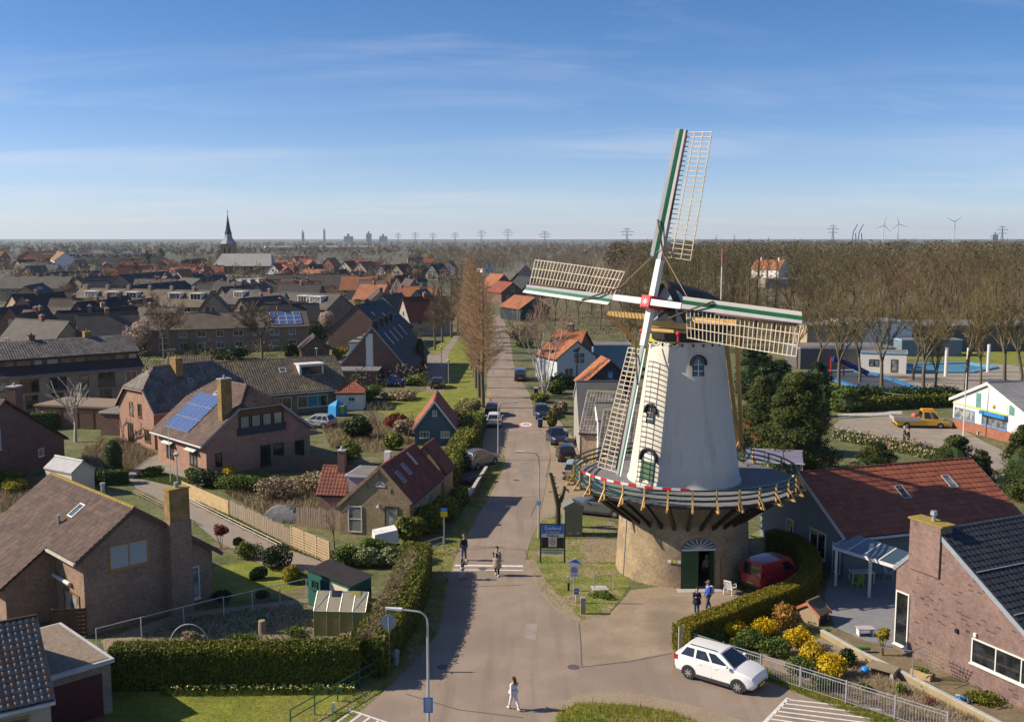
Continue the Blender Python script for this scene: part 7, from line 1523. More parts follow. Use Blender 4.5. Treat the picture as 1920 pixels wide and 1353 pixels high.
for x0, yy in ((gl * .29, 0), (gl * .66, 0)):
 m = MB(); m.slab([(x0, .55, GE + .42), (x0 + .6, .55, GE + .42), (x0 + .6, .98, GR + .06), (x0, .98, GR + .06)], .02); m.build('roof_vent', polyc if x0 > 1 else pane, gt)
for x0 in (.05, gl - .75): m = MB(); m.tube((x0, .02, GE + .02), (x0 + .7, .95, GR - .02), .02, .02, 5); m.build('wind_brace', alu, gt)
# green shed
sh = [Vector((-12.9, 61.9)), Vector((-11.75, 63.1)), Vector((-8.65, 60.2)), Vector((-9.8, 59.0))]; st_ = thing('green_shed', 'dark green timber shed with corrugated roof behind the greenhouse', 'shed', (*sh[0], 0)); q = [Vector((p.x - sh[0].x, p.y - sh[0].y, 0)) for p in sh]
m = MB()
for i in range(4): a, b = q[i], q[(i + 1) % 4]; hh = (2.15, 2.45, 2.45, 2.15); m.poly([a, b, b + UZ * hh[(i + 1) % 4], a + UZ * hh[i]])
m.build('wall', M('shed_green', (.012, .10, .075), .6, .15, 2), st_)
ctr = (q[0] + q[2]) / 2; rq = [c + (c - ctr) * .08 for c in q]; m = MB(); K = 26
for i in range(K):
 a0, a1, am = i / K, (i + 1) / K, (i + .5) / K
 for lo, hi, dz0, dz1 in ((a0, am, 0, .05), (am, a1, .05, 0)):
  m.add([rq[0].lerp(rq[3], lo) + UZ * (2.2 + dz0), rq[0].lerp(rq[3], hi) + UZ * (2.2 + dz1), rq[1].lerp(rq[2], hi) + UZ * (2.5 + dz1), rq[1].lerp(rq[2], lo) + UZ * (2.5 + dz0)], [(0, 1, 2, 3)])
m.build('corrugated_roof', M('bitumen_sheets', (.06, .052, .05), .8, .25, 1.5), st_)
tv = (q[3] - q[0]).normalized(); nv_ = Vector((tv.y, -tv.x, 0)); window_at(st_, q[0], tv, nv_, .75, 1.2, .6, .55, 1, 1, dgreen, black); window_at(st_, q[0], tv, nv_, 1.75, .1, .8, 1.85, 1, 1, dgreen, navy, sill=False, name='door')
m = MB(); m.slab([q[0] + tv * 2.3 + nv_ * .03 + UZ * 1.35, q[0] + tv * 4.1 + nv_ * .03 + UZ * 1.35, q[0] + tv * 4.1 + nv_ * .03 + UZ * 2.0, q[0] + tv * 2.3 + nv_ * .03 + UZ * 2.0], .02); m.build('pale_shutter', creamw, st_)
# bean arch, stump, lean-to
ar = thing('garden_arch', 'pale metal hoop arch over dry canes in the vegetable garden', 'arch', G(356, 1226)); m = MB(); m.path([Vector((-1.15 * math.cos(math.pi * k / 18), 0, 1.75 * math.sin(math.pi * k / 18) ** .8)) for k in range(19)], .03, 6); m.build('hoop', alu, ar)
m = MB(); m.lathe([(.24, 0), (.22, .75), (.17, .78)], 12); tag(m.build('wooden_stump', wood), 'short upright log standing in the vegetable garden', 'log').location = G(492, 1186)
tp = thing('tarpaulin_heap', 'grey tarpaulin draped over a heap behind the picket fence', 'tarpaulin', G(532, 972)); rngt = np.random.default_rng(2); vs = []; n = 12
for j in range(n + 1):
 for i in range(n + 1): u_, w_ = i / n * 2 - 1, j / n * 2 - 1; rr = max(abs(u_), abs(w_)); vs.append((u_ * 1.9, w_ * 1.3, max(0, 1.15 * (1 - rr ** 2.2)) + rngt.uniform(0, .12) * (1 - rr)))
m = MB(); m.add(vs, [(j * (n + 1) + i, j * (n + 1) + i + 1, (j + 1) * (n + 1) + i + 1, (j + 1) * (n + 1) + i) for j in range(n) for i in range(n)]); m.build('sheet', M('tarpaulin', (.16, .155, .16), .6, .25, 2), tp)
sheet('yard_slabs', gp((590, 960), (640, 905), (672, 900), (655, 945), (640, 975)), Z2, M('pale_slabs', (.36, .32, .26), .9, .2, 1.2))
ub = thing('covered_trailer', 'small trailer under a white canvas cover before the cottage', 'trailer', G(722, 1024), R(20)); m = MB(); m.add([(-.9, -.6, .35), (.9, -.6, .35), (.9, .6, .35), (-.9, .6, .35), (-.9, -.6, 1.15), (.85, -.55, 1.35), (.85, .55, 1.45), (-.85, .55, 1.25)], [(0, 1, 5, 4), (1, 2, 6, 5), (2, 3, 7, 6), (3, 0, 4, 7), (4, 5, 6, 7)]); m.build('canvas_cover', M('white_canvas', (.66, .65, .64), .7, .08, 2, bump=.4, bscale=5), ub)
for y in (-.55, .55): m = MB(); m.tube((0, y - .08, .28), (0, y + .08, .28), .28, .28, 14); m.build('wheel', black, ub)
pl_ = thing('patio_furniture', 'white garden table under the veranda', 'table', G(1615, 1090)); m = MB(); m.box(-.8, .8, -.45, .45, .7, .75); m.build('tabletop', white, pl_)
for x in (-.7, .7):
 for y in (-.38, .38): m = MB(); m.box(x - .03, x + .03, y - .03, y + .03, 0, .7); m.build('leg', white, pl_)
def chair(label, loc, rz, mat, name='garden_chair', s=1.0):
 t = thing(name, label, 'chair', loc, rz); t.scale = (s, s, s); m = MB(); m.slab([(-.26, -.25, .42), (.26, -.25, .42), (.24, .25, .40), (-.24, .25, .40)], .04); m.build('seat', mat, t)
 m = MB(); K = 7
 for i in range(K): x = -.24 + .48 * i / (K - 1); m.beam((x, .25 - .03 * math.cos(x * 6), .42), (x * .9, .36, .84 + .06 * math.cos(x * 5)), .05, .02)
 m.beam((-.24, .36, .86), (.24, .36, .86), .04, .07); m.build('backrest', mat, t)
 for x in (-.25, .25):
  for y in (-.24, .27): m = MB(); m.beam((x * 1.1, y * 1.1, 0), (x, y, .42), .05, .04); m.build('leg', mat, t)
  m = MB(); m.beam((x * 1.1, -.22, .64), (x * 1.05, .3, .66), .05, .03); m.beam((x * 1.1, -.2, .42), (x * 1.1, -.2, .64), .04, .04); m.build('armrest', mat, t)
chair('white plastic garden chair beside the mill door', G(1369, 1113), R(140), M('white_plastic', (.7, .7, .68), .4), s=1.12); chair('lime green garden chair under the veranda', G(1607, 1103), R(-60), M('lime_plastic', (.25, .4, .02), .5), s=1.05); chair('pale garden chair at the far side of the veranda table', G(1668, 1085), R(60), M('pale_plastic', (.35, .42, .4), .5), s=1.05)
hu = house('rabbit_hutch', 'small timber hutch with a sloping grey roof beside the forsythia', G(1512, 1168), G(1534, 1158), 1.25, .55, .75, .9, .75, M('hutch_wood', (.34, .25, .16), .8, .15, 2), M('mossy_felt', (.13, .11, .075), .9, .2, 2), ov=.1, eo=.15, barge=M('terracotta_paint', (.40, .15, .08), .6), cat_='hutch', wins=[('r', .0, .15, .7, .45, 3, 1, black)], th=.05)
cl = thing('clothes_dryer', 'thin rotary clothes post on the garden walk', 'clothes line', G(1710, 1282)); m = MB(); m.tube((0, 0, 0), (0, 0, 1.9), .03, .025); m.build('post', steel, cl); m = MB(); m.tube((-1.5, .5, 1.78), (.6, -.25, 1.82), .02, .02); m.build('arm', steel, cl); m = MB(); m.tube((-.8, -.5, 1.85), (.8, .5, 1.85), .02, .02); m.build('arm', steel, cl)
tr_ = thing('trellis', 'fan of wooden trellis against the rose brick wall', 'trellis', G(1752, 1272), math.atan2(-.902, .432))
for k in range(7): m = MB(); m.beam((-.1 + .02 * k, -.1, .05), (-.75 + .25 * k, 0, 1.65), .025, .02); m.build('slat', wood, tr_)
for k in range(8): m = MB(); z = .25 + .19 * k; w_ = .1 + .75 * z / 1.65; m.beam((-w_ * .95, -.06, z), (w_ * .95, -.06, z), .025, .02); m.build('slat', wood, tr_)
pb = thing('planter_box', 'pale wooden planter box below the trellis', 'planter', G(1727, 1270), R(-48)); m = MB(); m.box(-.55, .55, -.15, .15, 0, .35); m.build('box', freshwood, pb); link('plants', shrub_mesh('plants', 200, .45, .15, .4, .1, lf_green), None, pb).location.z = .3
bk = thing('child_bicycle', 'small blue child bicycle lying on the mossy walk', 'bicycle', G(1802, 1314), R(-25))
for x in (-.32, .32):
 m = MB(); K = 14
 for k in range(K): a0, a1 = 2 * math.pi * k / K, 2 * math.pi * (k + 1) / K; m.tube((x + .2 * math.cos(a0), .2 * math.sin(a0), .06), (x + .2 * math.cos(a1), .2 * math.sin(a1), .06), .03, .03, 5)
 m.build('wheel', black, bk)
m = MB(); P = [Vector((-.32, 0, .08)), Vector((-.05, .02, .12)), Vector((.25, .28, .12)), Vector((-.15, .32, .12))]
for a, b in ((0, 1), (1, 2), (2, 3), (3, 1), (3, 0)): m.tube(P[a], P[b], .03, .03, 6)
m.tube(P[2], (.32, 0, .08), .03, .03, 6); m.build('frame', M('bike_blue', (.03, .25, .6), .4), bk); m = MB(); m.tube((.25, .35, -.0), (.25, .35, .35), .025, .025); m.build('handlebar', black, bk); m = MB(); m.box(-.27, -.05, .36, .44, .07, .15); m.build('saddle', white, bk)
pt_ = thing('garden_table', 'flat stone garden bench block on the walk', 'bench', G(1655, 1265), R(-40)); m = MB(); m.box(-.75, .75, -.45, .45, .42, .52); m.build('top', M('stone_slab', (.24, .19, .12), .9, .2, 2), pt_)
for x in (-.6, .6): m = MB(); m.box(x - .08, x + .08, -.4, .4, 0, .42); m.build('leg', concrete, pt_)
m = MB(); m.ball((0, 0, .22), .24, 7, .8); tag(m.build('blue_ball_toy', M('toy_blue', (.02, .2, .65), .4), smooth=True), 'bright blue toy tub beside the garden bench block', 'toy').location = G(1622, 1262)
m = MB(); m.tube((-.55, 0, .25), (.55, 0, .25), .14, .14, 10); tag(m.build('green_bolster', M('toy_green', (.10, .20, .05), .7)), 'green roll lying at the patio edge', 'roll').location = G(1612, 1222)
bs = thing('patio_bench', 'small white patio stool at the patio edge', 'stool', G(1622, 1190)); m = MB(); m.box(-.5, .5, -.3, .3, .42, .47); m.build('seat', M('stool_grey', (.42, .39, .38), .7), bs)
for x in (-.4, .4): m = MB(); m.box(x - .04, x + .04, -.25, .25, 0, .42); m.build('leg', white, bs)
# solar frame and orange shed behind the mill gallery
ps = thing('ground_solar_array', 'tilted solar panels on a pale frame behind the gallery', 'solar panels', G(1450, 905), R(-12)); sm_ = glassmat('violet_solar', (.20, .19, .27), .15)
for k in range(3):
 for r_ in range(2): m = MB(); x0 = -2.6 + k * 1.75; m.slab([(x0, -1.4 + r_ * 1.3, 2.3 + r_ * .35), (x0 + 1.68, -1.4 + r_ * 1.3, 2.3 + r_ * .35), (x0 + 1.68, -.15 + r_ * 1.3, 2.64 + r_ * .35), (x0, -.15 + r_ * 1.3, 2.64 + r_ * .35)], .05); m.build('solar_panel', sm_, ps)
m = MB(); m.beam((-2.7, -1.42, 2.25), (2.7, -1.42, 2.25), .08, .1); m.beam((-2.7, 1.2, 2.95), (2.7, 1.2, 2.95), .08, .1)
for x in (-2.5, 2.5): m.beam((x, -1.3, 0), (x, -1.3, 2.25), .1, .1); m.beam((x, 1.2, 0), (x, 1.2, 2.95), .1, .1)
m.build('frame', white, ps)
V('low shed with a bright orange roof behind the tail pole', (1388, 790), (1412, 788), 3.6, 2.2, 2.4, 2.4, 2.2, br_dark, under, t_orange, name='shed', cat_='shed')
# pools
def pool(label, pts, mat, edge, w=.9):
 c = sum((Vector((*p, 0)) for p in pts), Vector()) / len(pts); t = thing('pool', label, 'pool', c); q = [Vector((p[0] - c.x, p[1] - c.y, 0)) for p in pts]
 m = MB(); m.poly([p + UZ * .06 for p in q]); m.build('basin', mat, t); m = MB()
 for a, b in zip(q, q[1:] + q[:1]): m.beam(a + UZ * .15, b + UZ * .15, w, .3)
 m.build('rim', edge, t)
pool('empty paddling pool with a dark floor and bright blue rim', pl((1516, 700), (1600, 697), (1640, 702), (1745, 738), (1700, 746), (1640, 738), (1560, 712)), M('dark_pool_floor', (.06, .065, .08), .6, .15, .3), M('pool_blue', (.03, .18, .40), .5, .1, 1)); pool('large light blue swimming pool with a blue rim', pl((1672, 690), (1700, 698), (1820, 699), (1868, 690), (1815, 681), (1700, 685)), M('pool_water', (.13, .30, .42), .15, .15, .4, bump=.2, bscale=2), M('pool_sky', (.09, .30, .46), .5, .1, 1))
sl_t = thing('water_slide', 'dark blue water slide at the paddling pool', 'slide', G(1578, 706)); m = MB(); m.path([Vector((-1.5, 0, 3.0)), Vector((0, .3, 2.6)), Vector((2.2, 0, 1.6)), Vector((4.2, -.8, .6))], .45, 10); m.build('tube', M('slide_blue', (.008, .025, .16), .5), sl_t)
for x, z in ((-1.6, 3.2), (.6, 3.0)): m = MB(); m.tube((x, .8, 0), (x, .8, z), .12, .12); m.build('post', redp, sl_t)
for k, (x, y, h_) in enumerate(((1773, 705, 4.8), (1814, 705, 4.8), (1852, 697, 4.8))): m = MB(); m.tube((0, 0, 0), (0, 0, h_), .28, .28, 10); tag(m.build('white_column', white), 'white upright column by the swimming pool, %s from the left' % ORD[k], 'column', 'white columns at the pool').location = G(x, y)


# ------------------------------------------------------------------ lamps, signs, street furniture
lampgrey = M('lamp_grey', (.46, .47, .48), .45, .08, 2, metal=.3)
def street_lamp(label, loc, h, arm, d, sign=None, name='street_lamp', head=.7):
 """tapered post, curved arm toward d, flat lamp head"""
 t = thing(name, label, 'street lamp', loc); d = Vector((*d, 0)).normalized()
 m = MB(); m.tube((0, 0, 0), (0, 0, 1.2), .1, .09, 10); m.tube((0, 0, 1.2), (0, 0, h - .5), .075, .05, 10); m.build('post', lampgrey, t, smooth='auto')
 pts = [Vector((0, 0, h - .5)) + d * (.5 * (1 - math.cos(a))) + UZ * (.5 * math.sin(a)) for a in np.linspace(0, math.pi / 2 - .12, 7)]; pts.append(pts[-1] + d * arm + UZ * .08); m = MB(); m.path(pts, .045, 8); m.build('arm', lampgrey, t, smooth='auto')
 e = pts[-1]; m = MB(); m.beam(e - d * .05, e + d * head + UZ * .05, .22, .1, w1=.15, h1=.07); hd = m.build('lamp_head', M('lamp_white', (.62, .62, .6), .4), t); m = MB(); m.beam(e + d * .1 - UZ * .05, e + d * (head - .1) - UZ * .02, .14, .03); m.build('lens', greyp, hd)
 if sign:
  z, w_, hh, mt, mt2 = sign; m = MB(); m.box(-w_ / 2, w_ / 2, -.1, -.07, z, z + hh); s = m.build('pole_sign', mt, t); m = MB(); m.box(-w_ / 2 + .06, w_ / 2 - .06, -.115, -.101, z + .06, z + hh - .06); m.build('sign_face', mt2, s)
 return t
street_lamp('grey street lamp with a small blue sign in the near road', G(804, 1402), 6.45, .75, (-1, .05), (1.75, .42, .72, bluep, M('sign_back', (.30, .38, .42), .6)))
street_lamp('grey street lamp with a pale notice behind the town sign', G(1010, 1008), 6.7, .7, (-1, -.05), (2.6, .38, .42, white, M('notice_blue', (.35, .55, .7), .6)))
street_lamp('grey street lamp beside the white hatchback', G(934, 862), 6.05, 1.0, (1, .05)); street_lamp('far street lamp at the bend behind the cypresses', G(975, 640), 6.5, 1.0, (-1, 0))
def post_lamp(label, loc, h):
 t = thing('post_lamp', label, 'lamp'); t.location = loc; m = MB(); m.tube((0, 0, 0), (0, 0, h - .3), .06, .05); m.build('post', lampgrey, t); m = MB(); m.lathe([(.08, h - .32), (.26, h - .12), (.3, h), (.1, h + .08)], 12); m.build('lamp_shade', M('lamp_cream', (.5, .47, .4), .5), t)
post_lamp('short post lamp on the dike lawn', G(841, 722), 4.0); post_lamp('short post lamp by the pink solar house corner', G(333, 906), 2.9); post_lamp('short post lamp before the dark gabled garage', G(594, 690), 3.6); post_lamp('short post lamp up the side street', G(828, 690), 3.8); post_lamp('short post lamp by the white van', G(788, 622), 4.0); post_lamp('short post lamp beside the tan gabled house', G(236, 640), 5.0)
m = MB(); m.tube((0, 0, 0), (0, 0, 5.6), .05, .03); tag(m.build('slim_pole', white), 'slim white pole before the pink solar house', 'pole').location = G(320, 905)
m = MB(); m.tube((0, 0, 0), (0, 0, 7.5), .09, .06); tag(m.build('slim_pole', white), 'tall white flagpole at the school building corner', 'pole').location = G(1806, 818)
# round sign seen from behind, litter bin
rs = thing('round_sign', 'round road sign seen from behind beside the corner hedge', 'road sign', G(730, 1258)); m = MB(); m.tube((0, 0, 0), (0, 0, 3.0), .04, .04); m.build('post', steel, rs); m = MB(); m.tube((0, .05, 2.72), (0, .08, 2.72), .42, .42, 28); m.build('disc', M('sign_rear', (.24, .29, .34), .5), rs)
m = MB(); m.tube((0, .045, 2.72), (0, .049, 2.72), .38, .38, 28); m.build('rear_face', M('sign_rear2', (.30, .35, .40), .5), rs)
lb = thing('litter_bin', 'grey litter bin below the corner hedge', 'bin', G(741, 1246)); m = MB(); m.lathe([(.2, 0), (.24, .75), (.24, .8)], 14); m.build('body', M('bin_grey', (.24, .25, .25), .6), lb); m = MB(); m.lathe([(.25, .8), (.1, .9)], 14); m.build('lid', greyp, lb)
m = MB(); m.beam((0, 0, 0), (.05, 0, .55), .11, .11); tag(m.build('white_marker', white), 'short leaning white marker post by the green railing', 'marker').location = G(624, 1336)
# town sign
ts = thing('town_sign', 'black framed town name board with Zuidland, Welkom and a 30 zone sign', 'sign', G(1036, 1054), R(-2)); TW = .86
for x in (-TW, TW): m = MB(); m.box(x - .05, x + .05, -.05, .05, 0, 2.85); m.build('post', black, ts)
m = MB(); m.box(-TW, TW, -.03, .03, 2.78, 2.85); m.box(-TW, TW, -.03, .03, 1.05, 1.15); m.build('frame_bar', black, ts)
for nm, z0, z1, mt in (('blue_panel', 2.12, 2.76, bluep), ('white_panel', 1.86, 2.1, white), ('green_strip', .88, .96, M('strip_green', (.16, .24, .05), .5)), ('web_panel', .62, .86, M('pale_panel', (.55, .62, .66), .5)), ('black_panel', 1.16, 1.84, black)):
 m = MB(); m.box(-TW + .06, TW - .06, -.02, .02, z0, z1); m.build(nm, mt, ts)
RX = (R(90), 0, 0)
text_mesh('Zuidland', .34, 'lettering', white, ts, (0, -.026, 2.52), RX, bold=.006); text_mesh('gem. Nissewaard', .15, 'lettering', white, ts, (0, -.026, 2.24), RX, bold=.004); text_mesh('Welkom', .25, 'lettering', black, ts, (0, -.026, 1.975), RX, bold=.006); text_mesh('www.nissewaard.nl', .155, 'lettering', black, ts, (0, -.026, .74), RX, bold=.004)
zs = MB(); zs.box(-.3, .3, -.045, -.022, 1.16, 1.86); zp = zs.build('zone_plate', white, ts); m = MB(); K = 28
m.add([(r_ * math.cos(2 * math.pi * i / K), -.05, 1.52 + r_ * math.sin(2 * math.pi * i / K)) for r_ in (.21, .16) for i in range(K)], [(i, (i + 1) % K, K + (i + 1) % K, K + i) for i in range(K)]); m.build('red_ring', redp, zp)
text_mesh('30', .2, 'lettering', black, zp, (0, -.052, 1.52), RX, bold=.004); text_mesh('ZONE', .1, 'lettering', black, zp, (0, -.052, 1.8), RX)
# signpost with arrow and no-parking plate
sp = thing('signpost', 'signpost with a blue and white arrow board above a no-parking zone plate', 'signpost', G(1076, 1130)); m = MB(); m.tube((0, 0, 0), (0, 0, 2.85), .035, .035); m.build('post', steel, sp)
ap_ = [(-.5, 2.62), (.45, 2.5), (.5, 2.66), (.1, 2.95), (-.45, 2.75)]; m = MB(); m.slab([(x, -.06, z) for x, z in ap_], .03, d=(0, 1, 0)); m.build('arrow_board', white, sp); m = MB(); m.slab([(-.3, -.068, 2.74), (.08, -.068, 2.66), (.42, -.068, 2.6), (.1, -.068, 2.88)], .006, d=(0, 1, 0)); m.build('arrow', bluep, sp)
m = MB(); m.box(-.26, .26, -.06, -.03, 1.74, 2.46); np_ = m.build('zone_plate', M('plate_pale', (.56, .6, .64), .5), sp); m = MB(); m.add([(r_ * math.cos(2 * math.pi * i / K), -.066, 2.18 + r_ * math.sin(2 * math.pi * i / K)) for r_ in (.2, .155) for i in range(K)], [(i, (i + 1) % K, K + (i + 1) % K, K + i) for i in range(K)]); m.beam((-.12, -.07, 2.3), (.12, -.07, 2.06), .01, .035, up=(0, 1, 0)); m.build('red_ring', redp, np_)
m = MB(); m.poly([(.155 * math.cos(2 * math.pi * i / K), -.064, 2.18 + .155 * math.sin(2 * math.pi * i / K)) for i in range(K)]); m.build('blue_disc', M('disc_blue', (.25, .35, .6), .5), np_); text_mesh('P', .2, 'lettering', M('ink_violet', (.06, .05, .3), .5), np_, (0, -.067, 2.18), RX); text_mesh('ZONE', .11, 'lettering', black, np_, (0, -.064, 1.84), RX)
sb = thing('cycle_node_post', 'pair of short white posts with a small blue sign on the mill verge', 'sign', G(1081, 1129))
for x in (-.06, .08): m = MB(); m.tube((x, 0, 0), (x, 0, .75), .03, .03); m.build('post', white, sb)
m = MB(); m.box(-.13, .13, -.05, -.02, .55, .95); m.build('plate', bluep, sb); m = MB(); m.ball((0, -.05, .75), .06, 6); m.build('emblem', white, sb)
dl = thing('delineator', 'black and white leaning delineator post on the mill verge', 'bollard', G(1066, 1107)); m = MB(); m.box(-.07, .07, -.05, .05, 0, .55); m.build('foot', black, dl); m = MB(); m.beam((0, 0, .55), (-.06, 0, 1.0), .13, .1); m.build('top', white, dl); m = MB(); m.beam((-.005, -.052, .6), (-.03, -.052, .78), .1, .02); m.build('reflector', M('reflector_orange', (.6, .22, .04), .4), dl)
bo = thing('concrete_bollard', 'square grey concrete bollard with a rusty band at the verge tip', 'bollard', G(1093, 1150)); m = MB(); m.box(-.15, .15, -.12, .12, 0, 1.05); m.build('shaft', M('bollard_grey', (.30, .28, .26), .9, .2, 4), bo); m = MB(); m.box(-.155, .155, -.125, .125, .28, .42); m.build('band', M('rust_band', (.42, .25, .08), .8), bo)
ip = thing('information_stand', 'low metal information stand with a stone slab on the mill verge', 'stand', G(1127, 1104)); m = MB(); m.tube((-.45, 0, 0), (-.45, 0, .9), .03, .03); m.tube((.6, .2, 0), (.6, .2, .9), .03, .03); m.tube((-.45, 0, .9), (.6, .2, .9), .025, .025); m.build('frame', greyp, ip); m = MB(); m.slab([(-.55, -.35, .06), (.55, -.3, .06), (.35, .55, .06), (-.65, .5, .06)], .06); m.build('slab', concrete, ip)
# transformer cabinet
cb = thing('transformer_cabinet', 'grey-green transformer cabinet with a gabled lid beside the lopped trunk', 'cabinet', G(1073, 1002), R(6)); m = MB(); m.box(-.7, .7, -.55, .55, 0, 2.2); gg = M('cabinet_green', (.16, .175, .15), .6, .1, 1.5); m.build('body', gg, cb)
m = MB(); m.add([(-.8, -.65, 2.2), (.8, -.65, 2.2), (.8, .65, 2.2), (-.8, .65, 2.2), (-.8, -.65, 2.4), (.8, -.65, 2.4), (.8, .65, 2.4), (-.8, .65, 2.4), (0, -.65, 2.8), (0, .65, 2.8)], [(0, 1, 5, 8, 4), (2, 3, 7, 9, 6), (1, 2, 6, 5), (3, 0, 4, 7), (4, 8, 9, 7), (8, 5, 6, 9), (0, 3, 2, 1)]); m.build('lid', gg, cb)
for x in (-.25, .35): m = MB(); m.box(x - .18, x + .18, -.57, -.55, .2, .38); m.build('vent', M('vent_pale', (.3, .32, .31), .6), cb)
# bus stop
bz = thing('bus_stop_sign', 'blue and yellow bus stop sign by the laurels', 'sign', G(833, 1024)); m = MB(); m.tube((0, 0, 0), (0, 0, 2.95), .04, .04); m.build('post', steel, bz); m = MB(); m.box(-.26, .26, -.05, -.02, 2.72, 2.98); s1 = m.build('blue_plate', bluep, bz); m = MB(); m.box(-.26, .26, -.05, -.02, 2.3, 2.715); m.build('yellow_plate', yellowp, bz); text_mesh('BUS', .17, 'lettering', white, s1, (0, -.054, 2.85), RX, bold=.004)
for k, (lb_, x, y, mt) in enumerate((('black wheelie bin with a blue lid by the dark blue car', 1013, 801, bluep), ('black wheelie bin with a blue lid behind the beech block', 1061, 826, bluep), ('grey bin with a white notice by the birch', 1005, 740, white), ('purple-lidded wheelie bin beside the parked grey car', 872, 862, M('purple', (.12, .03, .2), .5)))):
 t = thing('wheelie_bin', lb_, 'bin', G(x, y)); m = MB(); m.beam((0, 0, .08), (0, 0, 1.0), .5, .5, w1=.6, h1=.6); m.build('body', M('bin_black', (.03, .03, .035), .5), t); m = MB(); m.box(-.33, .33, -.36, .36, 1.0, 1.08); m.build('lid', mt, t)
 for xx in (-.25, .25): m = MB(); m.tube((xx - .03, .25, .1), (xx + .03, .25, .1), .1, .1); m.build('wheel', black, t)
bq = thing('traffic_beacon', 'thin red and yellow lane marker post behind the parked black car', 'marker', G(920, 757)); m = MB(); m.tube((0, 0, 0), (0, 0, .9), .07, .07); m.build('foot', redp, bq); m = MB(); m.tube((0, 0, .9), (0, 0, 1.9), .05, .05); m.build('mast', yellowp, bq)
aw = thing('party_tent', 'small blue and green play tent beside the white shed', 'tent', G(633, 778)); m = MB(); m.lathe([(1.3, 0), (1.2, 1.3), (.1, 2.0)], 4); m.build('canvas', M('tent_blue', (.02, .22, .5), .6), aw); m = MB(); m.box(.5, .98, -.9, .9, .3, 1.35); m.build('side_panel', M('tent_green', (.2, .4, .05), .6), aw)

